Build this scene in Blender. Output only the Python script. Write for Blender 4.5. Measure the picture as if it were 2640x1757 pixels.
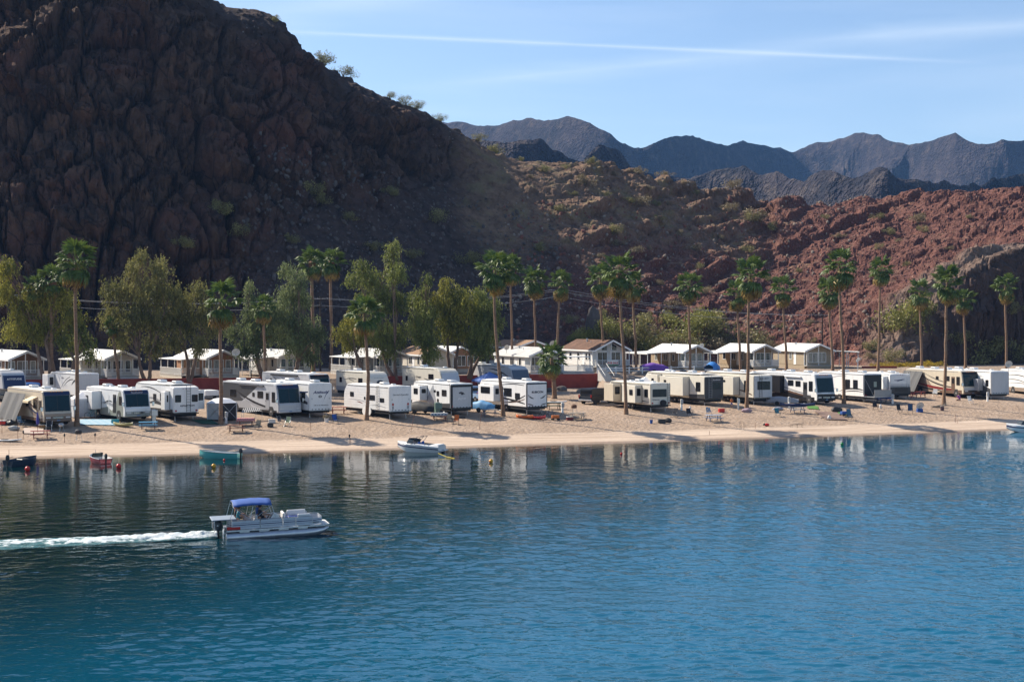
import bpy, bmesh, math, random
import numpy as np
from mathutils import Vector, Matrix, Euler
R = math.radians
SC = bpy.context.scene
COL = SC.collection
for _o in list(bpy.data.objects): bpy.data.objects.remove(_o)

# ------------------------------------------------------------------ camera
CAM_H, FPX, CX, HY, IMW, IMH = 12.3, 3600.0, 1320.0, 830.0, 2640.0, 1757.0
cam_d = bpy.data.cameras.new('camera'); cam = bpy.data.objects.new('camera', cam_d); COL.objects.link(cam)
cam_d.sensor_width = 36.0; cam_d.lens = 36.0*FPX/IMW
cam_d.shift_y = (HY-IMH/2)/IMW
cam_d.clip_start = 0.5; cam_d.clip_end = 20000
cam.location = (0, 0, CAM_H); cam.rotation_euler = (R(90), 0, 0)
SC.camera = cam

# ------------------------------------------------------------------ sky, sun, exposure
SUN_AZ, SUN_EL = 60.0, 40.5            # degrees left of the view axis, above the horizon
SUN_DIR = Vector((-math.sin(R(SUN_AZ))*math.cos(R(SUN_EL)), math.cos(R(SUN_AZ))*math.cos(R(SUN_EL)), math.sin(R(SUN_EL))))
world = bpy.data.worlds.new('World'); SC.world = world; world.use_nodes = True
wn, wl = world.node_tree.nodes, world.node_tree.links
wn.clear()
w_out = wn.new('ShaderNodeOutputWorld'); w_bg = wn.new('ShaderNodeBackground'); w_sky = wn.new('ShaderNodeTexSky')
w_sky.sky_type = 'NISHITA'; w_sky.sun_disc = False
w_sky.sun_elevation = R(SUN_EL); w_sky.sun_rotation = R(-SUN_AZ)
w_sky.altitude = 300; w_sky.air_density = 0.9; w_sky.dust_density = 0.7; w_sky.ozone_density = 2.2
w_bg.inputs['Strength'].default_value = 0.10
w_tc = wn.new('ShaderNodeTexCoord')
def wmath(op, a, b=None, clamp=False):
    n = wn.new('ShaderNodeMath'); n.operation = op; n.use_clamp = clamp
    for i, v in enumerate((a, b)):
        if v is None: continue
        if isinstance(v, (int, float)): n.inputs[i].default_value = v
        else: wl.new(v, n.inputs[i])
    return n.outputs[0]
def wdot(vec):
    n = wn.new('ShaderNodeVectorMath'); n.operation = 'DOT_PRODUCT'
    wl.new(w_tc.outputs['Generated'], n.inputs[0]); n.inputs[1].default_value = vec
    return n.outputs['Value']
def sky_dir(px, py): return Vector(((px-CX)/FPX, 1.0, (HY-py)/FPX)).normalized()
w_noise = wn.new('ShaderNodeTexNoise'); w_noise.inputs['Scale'].default_value = 26; w_noise.inputs['Detail'].default_value = 6
w_map = wn.new('ShaderNodeMapping'); w_map.inputs['Scale'].default_value = (0.55, 1, 3.2)
wl.new(w_tc.outputs['Generated'], w_map.inputs[0]); wl.new(w_map.outputs[0], w_noise.inputs['Vector'])
def sky_band(p1, p2, width, amount, fade):
    """a vapour trail: a soft band along the great circle through two sky directions"""
    a, b = sky_dir(*p1), sky_dir(*p2)
    n = a.cross(b).normalized(); mid = (a+b).normalized(); along = n.cross(mid).normalized()
    if along.dot(b) < 0: along = -along
    dist = wmath('ABSOLUTE', wdot(n))
    wob = wmath('MULTIPLY', wmath('SUBTRACT', w_noise.outputs['Fac'], 0.5), width*1.3)
    t = wmath('SUBTRACT', 1.0, wmath('DIVIDE', wmath('ADD', dist, wob), width), clamp=True)
    t = wmath('MULTIPLY', t, t)
    half = math.acos(max(-1, min(1, a.dot(b))))/2
    e = wmath('DIVIDE', wmath('SUBTRACT', half, wmath('ABSOLUTE', wdot(along))), fade)
    e = wmath('ADD', e, 0.0, clamp=True)
    t = wmath('MULTIPLY', wmath('MULTIPLY', t, e), wmath('MULTIPLY', w_noise.outputs['Fac'], 2.0*amount))
    return t
bands = [sky_band((600, 76), (2560, 163), 0.0030, 0.30, 0.09), sky_band((1900, 118), (3400, 10), 0.011, 0.22, 0.10),
         sky_band((1000, 232), (2150, 118), 0.012, 0.22, 0.10), sky_band((300, 120), (1700, -160), 0.03, 0.18, 0.15)]
tot = bands[0]
for b_ in bands[1:]: tot = wmath('ADD', tot, b_)
# a faint veil of high cirrus over the whole sky
w_n2 = wn.new('ShaderNodeTexNoise'); w_n2.inputs['Scale'].default_value = 7; w_n2.inputs['Detail'].default_value = 7; w_n2.inputs['Distortion'].default_value = 0.6
w_m2 = wn.new('ShaderNodeMapping'); w_m2.inputs['Scale'].default_value = (0.5, 0.8, 4.5); w_m2.inputs['Rotation'].default_value = (0, R(6), 0)
wl.new(w_tc.outputs['Generated'], w_m2.inputs[0]); wl.new(w_m2.outputs[0], w_n2.inputs['Vector'])
veil = wmath('MULTIPLY', wmath('SUBTRACT', w_n2.outputs['Fac'], 0.42, clamp=True), 0.4)
tot = wmath('ADD', tot, veil, clamp=True)
w_mix = wn.new('ShaderNodeMixRGB'); w_mix.inputs['Color2'].default_value = (6.6, 7.2, 7.7, 1)
wl.new(tot, w_mix.inputs['Fac']); wl.new(w_sky.outputs[0], w_mix.inputs['Color1'])
wl.new(w_mix.outputs[0], w_bg.inputs['Color']); wl.new(w_bg.outputs[0], w_out.inputs['Surface'])

sun_d = bpy.data.lights.new('sun', 'SUN'); sun = bpy.data.objects.new('sun', sun_d); COL.objects.link(sun)
sun_d.energy = 5.0; sun_d.angle = R(0.5); sun_d.color = (1.0, 0.90, 0.76)
sun.rotation_euler = SUN_DIR.to_track_quat('Z', 'Y').to_euler(); sun.location = (-60, 60, 120)
vs = SC.view_settings
vs.view_transform = 'Standard'; vs.look = 'None'; vs.exposure = 0.78; vs.gamma = 1; vs.use_curve_mapping = False
SC.render.engine = 'CYCLES'; SC.cycles.use_denoising = True
SC.cycles.max_bounces = 6; SC.cycles.diffuse_bounces = 2; SC.cycles.glossy_bounces = 3; SC.cycles.transmission_bounces = 3
SC.cycles.transparent_max_bounces = 8; SC.cycles.volume_bounces = 0
SC.cycles.volume_step_rate = 10; SC.cycles.caustics_reflective = False; SC.cycles.caustics_refractive = False

# ------------------------------------------------------------------ noise (numpy)
def _hash3(i, j, k, seed):
    h = (i.astype(np.int64)*374761393 + j.astype(np.int64)*668265263 + k.astype(np.int64)*2147483647 + seed*974711) & 0xffffffff
    h = ((h ^ (h >> 13))*1274126177) & 0xffffffff
    h = ((h ^ (h >> 16))*2246822519) & 0xffffffff
    return ((h ^ (h >> 15)) & 0xffffff)/float(0xffffff)
def vnoise(x, y, z, seed=0):
    xi, yi, zi = np.floor(x), np.floor(y), np.floor(z)
    fx, fy, fz = x-xi, y-yi, z-zi
    u, v, w = fx*fx*fx*(fx*(fx*6-15)+10), fy*fy*fy*(fy*(fy*6-15)+10), fz*fz*fz*(fz*(fz*6-15)+10)
    r = 0
    for a in (0, 1):
        for b in (0, 1):
            for c in (0, 1):
                r = r + _hash3(xi+a, yi+b, zi+c, seed)*(u if a else 1-u)*(v if b else 1-v)*(w if c else 1-w)
    return r*2-1
def fbm(x, y, z, octs=4, seed=0, gain=0.5, ridged=False):
    r = 0; a = 1.0; t = 0
    for o in range(octs):
        n = vnoise(x, y, z, seed+o*17)
        if ridged: n = 1-2*np.abs(n)
        r = r+a*n; t += a; a *= gain; x = x*2.03+3.1; y = y*2.03+1.7; z = z*2.03+5.3
    return r/t
def cell(x, y, z, seed=0):
    """cellular noise: distance to the nearest and second-nearest feature point, and the nearest one's random value"""
    xi, yi, zi = np.floor(x), np.floor(y), np.floor(z)
    d1 = np.full(x.shape, 9.0); d2 = np.full(x.shape, 9.0); idv = np.zeros(x.shape)
    for a in (-1, 0, 1):
        for b in (-1, 0, 1):
            for c in (-1, 0, 1):
                ci, cj, ck = xi+a, yi+b, zi+c
                dx = ci+_hash3(ci, cj, ck, seed)-x; dy = cj+_hash3(ci, cj, ck, seed+1)-y; dz = ck+_hash3(ci, cj, ck, seed+2)-z
                d = np.sqrt(dx*dx+dy*dy+dz*dz)
                near = d < d1
                d2 = np.where(near, d1, np.minimum(d2, d)); idv = np.where(near, _hash3(ci, cj, ck, seed+3), idv); d1 = np.where(near, d, d1)
    return d1, d2, idv
def facets(x, y, z, seed=0):
    """cellular noise of flat tilted faces with sharp edges, about -1 .. 1, and the distance to the nearest crack"""
    xi, yi, zi = np.floor(x), np.floor(y), np.floor(z)
    d1 = np.full(x.shape, 9.0); d2 = np.full(x.shape, 9.0); val = np.zeros(x.shape)
    for a in (-1, 0, 1):
        for b in (-1, 0, 1):
            for c in (-1, 0, 1):
                ci, cj, ck = xi+a, yi+b, zi+c
                dx = ci+_hash3(ci, cj, ck, seed)-x; dy = cj+_hash3(ci, cj, ck, seed+1)-y; dz = ck+_hash3(ci, cj, ck, seed+2)-z
                d = np.sqrt(dx*dx+dy*dy+dz*dz); near = d < d1
                h = _hash3(ci, cj, ck, seed+3)*2-1; g1 = _hash3(ci, cj, ck, seed+4)*2-1; g2 = _hash3(ci, cj, ck, seed+5)*2-1; g3 = _hash3(ci, cj, ck, seed+6)*2-1
                d2 = np.where(near, d1, np.minimum(d2, d)); val = np.where(near, 0.55*h+1.1*(g1*dx+g2*dy+g3*dz), val); d1 = np.where(near, d, d1)
    return val, d2-d1
def sstep(a, b, x):
    t = np.clip((x-a)/(b-a), 0, 1); return t*t*(3-2*t)

# ------------------------------------------------------------------ materials
MATS = {}
class NT:
    """small wrapper for building node trees"""
    def __init__(s, name):
        s.m = bpy.data.materials.new(name); s.m.use_nodes = True
        s.t = s.m.node_tree; s.n = s.t.nodes; s.l = s.t.links
        s.b = s.n['Principled BSDF']; s.out = s.n['Material Output']
        s.tc = None
    def coord(s, kind='Object', scale=(1, 1, 1), rot=(0, 0, 0)):
        if s.tc is None: s.tc = s.n.new('ShaderNodeTexCoord')
        mp = s.n.new('ShaderNodeMapping'); s.l.new(s.tc.outputs[kind], mp.inputs[0])
        mp.inputs['Scale'].default_value = scale; mp.inputs['Rotation'].default_value = rot
        return mp.outputs[0]
    def noise(s, vec, scale, detail=4, rough=0.55, dist=0.0):
        n = s.n.new('ShaderNodeTexNoise'); s.l.new(vec, n.inputs['Vector'])
        n.inputs['Scale'].default_value = scale; n.inputs['Detail'].default_value = detail
        n.inputs['Roughness'].default_value = rough; n.inputs['Distortion'].default_value = dist
        return n.outputs['Fac']
    def voro(s, vec, scale, feature='F1', out='Distance', rnd=1.0):
        n = s.n.new('ShaderNodeTexVoronoi'); s.l.new(vec, n.inputs['Vector']); n.feature = feature
        n.inputs['Scale'].default_value = scale; n.inputs['Randomness'].default_value = rnd
        return n.outputs[out]
    def ramp(s, fac, stops):
        n = s.n.new('ShaderNodeValToRGB'); s.l.new(fac, n.inputs[0])
        el = n.color_ramp.elements
        while len(el) < len(stops): el.new(0.5)
        for e, (p, c) in zip(el, stops):
            e.position = p; e.color = (c, c, c, 1) if isinstance(c, (int, float)) else (*c, 1)
        return n.outputs[0]
    def mix(s, fac, a, b, mode='MIX'):
        n = s.n.new('ShaderNodeMixRGB'); n.blend_type = mode
        for i, v in enumerate((fac, a, b)):
            if isinstance(v, (int, float)): n.inputs[i].default_value = v if i == 0 else (v, v, v, 1)
            elif isinstance(v, tuple): n.inputs[i].default_value = (*v, 1)
            else: s.l.new(v, n.inputs[i])
        return n.outputs[0]
    def math(s, op, a, b=0.0, clamp=False):
        n = s.n.new('ShaderNodeMath'); n.operation = op; n.use_clamp = clamp
        for i, v in enumerate((a, b)):
            if isinstance(v, (int, float)): n.inputs[i].default_value = v
            else: s.l.new(v, n.inputs[i])
        return n.outputs[0]
    def attr(s, name, out='Fac'):
        n = s.n.new('ShaderNodeAttribute'); n.attribute_name = name; return n.outputs[out]
    def sep(s, vec):
        n = s.n.new('ShaderNodeSeparateXYZ'); s.l.new(vec, n.inputs[0]); return n.outputs
    def bump(s, h, strength=0.5, dist=0.1, prev=None):
        n = s.n.new('ShaderNodeBump'); s.l.new(h, n.inputs['Height'])
        n.inputs['Strength'].default_value = strength; n.inputs['Distance'].default_value = dist
        if prev is not None: s.l.new(prev, n.inputs['Normal'])
        return n.outputs[0]
    def set(s, **k):
        for key, v in k.items():
            inp = s.b.inputs[key.replace('_', ' ')]
            if isinstance(v, (int, float)): inp.default_value = v
            elif isinstance(v, tuple): inp.default_value = (*v, 1) if len(v) == 3 else v
            else: s.l.new(v, inp)
        return s
def mat(name, col, rough=0.5, metal=0.0, var=0.10, scale=3.0, spec=0.5, bumpy=0.0):
    """plain material with slight wear: colour and roughness drift over the surface"""
    if name in MATS: return MATS[name]
    t = NT(name); v = t.coord()
    n = t.noise(v, scale, 5, 0.6)
    f = t.ramp(n, [(0.3, 0.0), (0.75, 1.0)])
    t.set(Base_Color=t.mix(f, tuple(c*(1-var) for c in col), tuple(min(1, c*(1+var*0.5)) for c in col)), Metallic=metal)
    t.set(Roughness=t.math('ADD', t.math('MULTIPLY', n, 0.2), max(0.02, rough-0.1)))
    t.b.inputs['Specular IOR Level'].default_value = spec
    if bumpy: t.set(Normal=t.bump(t.noise(v, scale*6, 4), bumpy, 0.02))
    MATS[name] = t.m; return t.m

# ------------------------------------------------------------------ mesh helpers
class MB:
    """collects boxes, tubes, lofts ...; build() links them as one mesh object"""
    def __init__(s): s.v = []; s.f = []; s.mi = []; s.cur = 0
    def add(s, vs_, fs):
        o = len(s.v); s.v.extend(tuple(p) for p in vs_)
        for f in fs: s.f.append(tuple(i+o for i in f)); s.mi.append(s.cur)
        return s
    def box(s, x0, x1, y0, y1, z0, z1, rot=None, piv=None):
        vs_ = [(x0, y0, z0), (x1, y0, z0), (x1, y1, z0), (x0, y1, z0), (x0, y0, z1), (x1, y0, z1), (x1, y1, z1), (x0, y1, z1)]
        if rot is not None:
            p = Vector(piv) if piv else Vector(((x0+x1)/2, (y0+y1)/2, (z0+z1)/2)); m = Euler(rot).to_matrix()
            vs_ = [tuple(p+m@(Vector(q)-p)) for q in vs_]
        return s.add(vs_, [(0, 3, 2, 1), (4, 5, 6, 7), (0, 1, 5, 4), (1, 2, 6, 5), (2, 3, 7, 6), (3, 0, 4, 7)])
    def bbox(s, x0, x1, y0, y1, z0, z1, b=0.02):
        """box with chamfered edges"""
        bm = bmesh.new(); bmesh.ops.create_cube(bm, size=1)
        for q in bm.verts: q.co = Vector((x0+(q.co.x+.5)*(x1-x0), y0+(q.co.y+.5)*(y1-y0), z0+(q.co.z+.5)*(z1-z0)))
        bmesh.ops.bevel(bm, geom=bm.edges[:], offset=b, segments=1, affect='EDGES')
        bm.verts.ensure_lookup_table(); bm.verts.index_update()
        s.add([q.co for q in bm.verts], [[q.index for q in f.verts] for f in bm.faces]); bm.free(); return s
    def tube(s, pts, rad, n=8, cap=True):
        """tube along points with one radius or one radius per point"""
        P = [Vector(p) for p in pts]; rs = rad if isinstance(rad, (list, tuple)) else [rad]*len(P)
        vs_ = []; up = None
        for i, p in enumerate(P):
            d = (P[min(i+1, len(P)-1)]-P[max(i-1, 0)])
            d = d.normalized() if d.length > 1e-9 else Vector((0, 0, 1))
            if up is None: up = Vector((0, 0, 1)) if abs(d.z) < 0.9 else Vector((1, 0, 0))
            a = d.cross(up)
            if a.length < 1e-6: a = d.orthogonal()
            a.normalize(); b = a.cross(d).normalized(); up = b
            for k in range(n):
                th = 2*math.pi*k/n; vs_.append(p+(a*math.cos(th)+b*math.sin(th))*rs[i])
        fs = []
        for i in range(len(P)-1):
            for k in range(n):
                k2 = (k+1) % n; fs.append((i*n+k, i*n+k2, (i+1)*n+k2, (i+1)*n+k))
        if cap: fs.append(tuple(range(n))[::-1]); fs.append(tuple((len(P)-1)*n+k for k in range(n)))
        return s.add(vs_, fs)
    def lathe(s, prof, c=(0, 0, 0), n=14, axis='Z', arc=None):
        """profile [(radius, height)] turned round an axis through c"""
        vs_ = []; fs = []; c = Vector(c)
        for (r, h) in prof:
            for k in range(n):
                th = 2*math.pi*k/n; x, y = r*math.cos(th), r*math.sin(th)
                p = (x, y, h) if axis == 'Z' else ((h, x, y) if axis == 'X' else (y, h, x))
                vs_.append(c+Vector(p))
        for i in range(len(prof)-1):
            for k in range(n):
                k2 = (k+1) % n; fs.append((i*n+k, i*n+k2, (i+1)*n+k2, (i+1)*n+k))
        fs.append(tuple(range(n))[::-1]); fs.append(tuple((len(prof)-1)*n+k for k in range(n)))
        return s.add(vs_, fs)
    def prism(s, poly, d0, d1, axis='X'):
        """polygon extruded along an axis; poly coords are the other two axes in order"""
        def pt(a, b, d): return (d, a, b) if axis == 'X' else ((a, d, b) if axis == 'Y' else (a, b, d))
        n = len(poly); vs_ = [pt(a, b, d0) for a, b in poly]+[pt(a, b, d1) for a, b in poly]
        fs = [tuple(range(n))[::-1], tuple(range(n, 2*n))]
        for i in range(n): j = (i+1) % n; fs.append((i, j, n+j, n+i))
        return s.add(vs_, fs)
    def loft(s, rings, cap=True):
        n = len(rings[0]); vs_ = [p for r in rings for p in r]; fs = []
        for i in range(len(rings)-1):
            for k in range(n):
                k2 = (k+1) % n; fs.append((i*n+k, i*n+k2, (i+1)*n+k2, (i+1)*n+k))
        if cap: fs.append(tuple(range(n))[::-1]); fs.append(tuple((len(rings)-1)*n+k for k in range(n)))
        return s.add(vs_, fs)
    def quad(s, a, b, c, d): return s.add([a, b, c, d], [(0, 1, 2, 3)])
    def sphere(s, c, r, n=10, m=7, sq=(1, 1, 1)):
        c = Vector(c); vs_ = []; fs = []
        for i in range(m+1):
            ph = math.pi*i/m
            for k in range(n):
                th = 2*math.pi*k/n; vs_.append((c.x+r*sq[0]*math.sin(ph)*math.cos(th), c.y+r*sq[1]*math.sin(ph)*math.sin(th), c.z+r*sq[2]*math.cos(ph)))
        for i in range(m):
            for k in range(n):
                k2 = (k+1) % n; fs.append((i*n+k, (i+1)*n+k, (i+1)*n+k2, i*n+k2))
        return s.add(vs_, fs)
    def mesh(s, name, mats, smooth=False):
        me = bpy.data.meshes.new(name); me.from_pydata(s.v, [], s.f)
        ms = mats if isinstance(mats, (list, tuple)) else [mats]
        for m in ms: me.materials.append(m)
        if len(ms) > 1: me.polygons.foreach_set('material_index', s.mi)
        if smooth: me.polygons.foreach_set('use_smooth', [True]*len(me.polygons))
        bm = bmesh.new(); bm.from_mesh(me); bmesh.ops.recalc_face_normals(bm, faces=bm.faces[:]); bm.to_mesh(me); bm.free()
        if smooth: me.set_sharp_from_angle(angle=R(40))
        me.update(); return me
    def build(s, name, mats, parent=None, smooth=False, **k):
        o = bpy.data.objects.new(name, s.mesh(name, mats, smooth)); COL.objects.link(o)
        if parent is not None: o.parent = parent
        return tag(o, **k)
def tag(o, label=None, cat=None, group=None, kind=None):
    if label: o['label'] = label
    if cat: o['category'] = cat
    if group: o['group'] = group
    if kind: o['kind'] = kind
    return o
def thing(name, label, cat, loc=(0, 0, 0), rz=0.0, group=None):
    o = bpy.data.objects.new(name, None); COL.objects.link(o); o.empty_display_size = 0.3
    o.location = loc; o.rotation_euler = (0, 0, rz)
    return tag(o, label, cat, group)
def copy_tree(o, parent=None, **k):
    c = o.copy(); COL.objects.link(c)
    if parent is not None: c.parent = parent
    for ch in list(o.children): copy_tree(ch, c)
    return tag(c, **k)
def inst(name, me, parent=None, loc=(0, 0, 0), rot=(0, 0, 0), scale=1.0):
    o = bpy.data.objects.new(name, me); COL.objects.link(o); o.parent = parent
    o.location = loc; o.rotation_euler = rot; o.scale = (scale,)*3 if isinstance(scale, (int, float)) else scale
    return o
_TXT = {}
def lettering(text, size, m, parent, loc, rot, shear=0.0, bold=0.0, name='lettering', width=None):
    """flat raised letters as a mesh; local x along the text, y up"""
    cu = bpy.data.curves.new('letters', 'FONT'); cu.body = text; cu.size = size; cu.align_x = 'CENTER'; cu.align_y = 'CENTER'
    cu.extrude = 0.004; cu.shear = shear; cu.offset = bold; cu.resolution_u = 2
    ob = bpy.data.objects.new('letters', cu); COL.objects.link(ob)
    dg = bpy.context.evaluated_depsgraph_get(); me = bpy.data.meshes.new_from_object(ob.evaluated_get(dg))
    bpy.data.objects.remove(ob); bpy.data.curves.remove(cu)
    me.materials.clear(); me.materials.append(m); me.name = 'lettering'
    o = inst(name, me, parent, loc, rot)
    if width and len(me.vertices):
        xs = [v.co.x for v in me.vertices]; w = max(xs)-min(xs); o.scale = (width/w, 1, 1)
    return o

# ------------------------------------------------------------------ terrain functions
def shore_y(x): return 138.4+0.322*x+0.00082*np.clip(x, -160, 160)**2
DK = np.array([-60, -6, 0, 1.2, 7, 10, 20, 45, 56.8])
DG = np.array([-7, -0.6, 0.0, 0.16, 0.62, 0.92, 1.95, 2.65, 2.85])
def dist_shore(x, y): return (y-shore_y(x))*0.95
def ground_z(x, y):
    x = np.asarray(x, float); y = np.asarray(y, float)
    d = dist_shore(x, y)
    z = np.interp(d, DK, DG)
    wall = np.where(x < 12.5, np.where(d > 57.0, 4.55+0.006*np.clip(d-57, 0, 60), z), z+(4.6-2.6)*sstep(44, 60, d))
    z = wall
    z = z+np.where((d > 9) & (d < 57), 0.05*np.sin(x*0.31+1)*np.sin(y*0.23), 0)
    return z
def gz(x, y): return float(ground_z(x, y))
def at(px, py, z=None):
    """the ground point (or the point at height z) that shows at a photograph pixel"""
    dx, dz = (px-CX)/FPX, (HY-py)/FPX
    if z is not None:
        Y = (z-CAM_H)/dz; return Vector((dx*Y, Y, z))
    Y = 60.0
    for k in range(4000):
        if CAM_H+dz*Y < gz(dx*Y, Y): break
        Y += 0.1
    return Vector((dx*Y, Y, gz(dx*Y, Y)))
def px_to_x(px, Y): return (px-CX)/FPX*Y
def py_to_z(py, Y): return CAM_H+(HY-py)/FPX*Y

def tps(ctrl):
    P = np.array(ctrl, float); n = len(P); xy = P[:, :2]/100.0
    def U(r2): return np.where(r2 > 1e-12, r2*np.log(np.maximum(r2, 1e-12)), 0)
    D = ((xy[:, None, :]-xy[None])**2).sum(-1)
    A = np.zeros((n+3, n+3)); A[:n, :n] = U(D)+np.eye(n)*2e-4; A[:n, n] = 1; A[:n, n+1:] = xy; A[n, :n] = 1; A[n+1:, :n] = xy.T
    w = np.linalg.solve(A, np.concatenate([P[:, 2], np.zeros(3)]))
    def f(x, y):
        x = x/100.0; y = y/100.0; r = w[n]+w[n+1]*x+w[n+2]*y
        for i in range(n): r = r+w[i]*U((x-xy[i, 0])**2+(y-xy[i, 1])**2)
        return r
    return f
def c_px(px, py, Y): return (px_to_x(px, Y), Y, py_to_z(py, Y))
def c_z(px, Y, z): return (px_to_x(px, Y), Y, z)
RIDGE = [(545, -2, 284), (662, 18, 287), (733, 56, 289), (779, 118, 291), (856, 178, 294), (906, 199, 296), (998, 250, 297), (1095, 295, 299),
         (1200, 345, 303), (1286, 387, 308), (1395, 409, 316), (1522, 428, 325), (1637, 450, 330), (1732, 457, 334), (1815, 476, 337), (1898, 486, 340), (1990, 526, 343)]
RED = [(2095, 546, 346), (2159, 542, 344), (2222, 530, 341), (2286, 511, 338), (2350, 495, 334), (2413, 491, 330), (2490, 492, 326), (2541, 495, 322), (2585, 486, 318), (2640, 474, 312), (2760, 450, 304), (2950, 420, 296)]
ctrl = [c_px(px, py+(13 if px > 1250 else 6), Y) for (px, py, Y) in RIDGE]+[c_px(px, py+12, Y) for (px, py, Y) in RED]
ctrl += [c_px(2040, 572, 346)]
for (px, py, Y) in RIDGE:                       # far side of the ridge falls away
    x, y, z = c_px(px, py, Y); ctrl += [(x+4, y+22, z-13), (x+10, y+60, z-32)]
for (px, py, Y) in RED[1::2]:
    x, y, z = c_px(px, py, Y); ctrl += [(x, y+28, z-9), (x+6, y+75, z-24)]
for x in (-230, -190, -150, -110, -85, -60, -40, -20, 0, 20, 38): ctrl.append((x, float(shore_y(x))+97, 3.2))
for x in (-230, -110, -20, 20): ctrl.append((x, float(shore_y(x))+80, -3))
# left: cliff above a talus apron, rising to a peak out of frame
ctrl += [c_z(0, 232, 27), c_z(0, 246, 52), c_z(0, 260, 74), c_z(0, 280, 95), c_z(0, 330, 90), c_z(-120, 295, 97), c_z(-500, 300, 76), c_z(-500, 260, 60), c_z(-500, 228, 14), c_z(-1100, 300, 60),
         c_z(250, 231, 20), c_z(250, 245, 45), c_z(250, 262, 72), c_z(250, 282, 93), c_z(250, 335, 86),
         c_z(500, 233, 14), c_z(500, 246, 34), c_z(500, 260, 55), c_z(500, 282, 81), c_z(420, 283, 86), c_z(420, 315, 77),
         c_z(700, 236, 14), c_z(700, 252, 31), c_z(700, 266, 51), c_z(860, 240, 14), c_z(860, 262, 34), c_z(860, 275, 52),
         c_z(1000, 243, 13), c_z(1000, 266, 31), c_z(1000, 284, 48), c_z(1150, 247, 12), c_z(1150, 272, 28), c_z(1150, 292, 43),
         c_z(1300, 252, 11), c_z(1300, 280, 28), c_z(1430, 256, 12), c_z(1430, 288, 32), c_z(1560, 257, 11.5), c_z(1560, 292, 32.5),
         c_z(1700, 260, 9.5), c_z(1700, 298, 29), c_z(1850, 260, 9), c_z(1850, 300, 27), c_z(1980, 260, 8), c_z(1980, 300, 22.5),
         c_z(2100, 255, 8.5), c_z(2100, 300, 24), c_z(2220, 246, 8), c_z(2220, 290, 24),
         c_z(2380, 243, 11.4), c_z(2380, 275, 23), c_z(2380, 310, 36), c_z(2477, 246, 15.8), c_z(2477, 280, 27), c_z(2477, 262, 21), c_z(2525, 248, 19.2), c_z(2590, 250.5, 21.4), c_z(2640, 253.5, 23.6), c_z(2640, 284, 33.5), c_z(2640, 268, 28.5), c_z(2560, 266, 26), c_z(2560, 292, 34.5), c_z(2420, 268, 22.5),
         c_z(2900, 264, 28), c_z(2900, 285, 35), c_z(2330, 236, 4.0), c_z(2420, 237.5, 3.0), c_z(2530, 240.5, 2.0), c_z(2590, 242.5, 2.0), c_z(2650, 245.5, 2.0), c_z(2900, 255, 2.0)]
hill_h = tps(ctrl)
def hill_detail(X, Y, Z, nrm):
    """rock relief along the surface normal: ribs and cracks on the cliff, boulders on the talus, tilted strata on the red slope"""
    steep = 1-nrm[..., 2]
    up = sstep(3.5, 9, Z)
    px = CX+X/Y*FPX
    red = sstep(1330, 1620, px+90*vnoise(X/22, Y/22, Z/22, 9))
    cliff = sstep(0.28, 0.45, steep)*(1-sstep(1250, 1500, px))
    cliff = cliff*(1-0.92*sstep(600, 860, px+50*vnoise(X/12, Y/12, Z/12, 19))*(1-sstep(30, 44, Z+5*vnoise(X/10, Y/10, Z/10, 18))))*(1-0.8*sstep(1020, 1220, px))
    cliff_r = sstep(0.3, 0.5, steep)*sstep(2200, 2400, px)
    # left cliff: vertical ribs, blocky cells, deep cracks
    wx = X+2.2*vnoise(X/9, Y/9, Z/14, 5); wy = Y+2.2*vnoise(X/9, Y/9, Z/14, 6)
    rib = fbm(X/15, Y/15, Z/60, 3, 3, 0.5, True)
    f1, e1 = facets(wx/9.5, wy/9.5, Z/17+0.12*X/9, 21); f2, e2 = facets(wx/4.2, wy/4.2, Z/6.4, 25); f3, e3 = facets(X/1.7, Y/1.7, Z/2.3, 31)
    d = cliff*(1.3*rib+2.5*f1-2.2*np.exp(-(e1/0.05)**2)+1.25*f2-0.9*np.exp(-(e2/0.06)**2)+0.55*f3-0.25*np.exp(-(e3/0.08)**2))
    blk2 = (None, None, 0.5+0.5*f3)
    d = d+cliff_r*(1.4*fbm(X/6, Y/6, Z/9, 4, 8, 0.55, True)+0.8*(blk2[2]-0.5))
    # everywhere: rolling and rubble
    d = d+(1-cliff)*(1.0*fbm(X/26, Y/26, Z/26, 3, 40)+(0.22+0.18*red)*fbm(X/6, Y/6, Z/6, 4, 44)+(0.12+0.24*red)*f2+(0.14+0.14*red)*f3-0.2*red*np.exp(-(e2/0.06)**2))
    rub = cell(X/1.5, Y/1.5, Z/1.5, 51); rub2 = cell(X/3.4, Y/3.4, Z/3.4, 61)
    d = d+(1-cliff)*(1-0.5*red)*(0.5*np.clip(0.55-rub[0], 0, 1)*(rub[2] > 0.55)*1.6+1.3*np.clip(0.5-rub2[0], 0, 1)*(rub2[2] > 0.78)*1.7)
    # red slope: strata that rise to the right, broken into ledges
    q = (Z*0.86-X*0.36+0.06*Y)+1.1*fbm(X/14, Y/14, Z/14, 3, 70)
    for lam, amp, sd in ((7.0, 2.5, 1), (3.0, 1.5, 2)):
        ph = q/lam; fr = ph-np.floor(ph); saw = np.where(fr < 0.22, fr/0.22, (1-fr)/0.78)
        msk = sstep(-0.25, 0.35, fbm(X/9, Y/9, Z/5, 3, 80+sd))
        d = d+red*(1-cliff_r)*amp*(saw-0.45)*msk
    d = d+red*(1-cliff_r)*0.3*fbm(X/2.2, Y/2.2, Z/1.4, 3, 90, 0.6, True)
    return d*up, red, cliff, cliff_r
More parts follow.
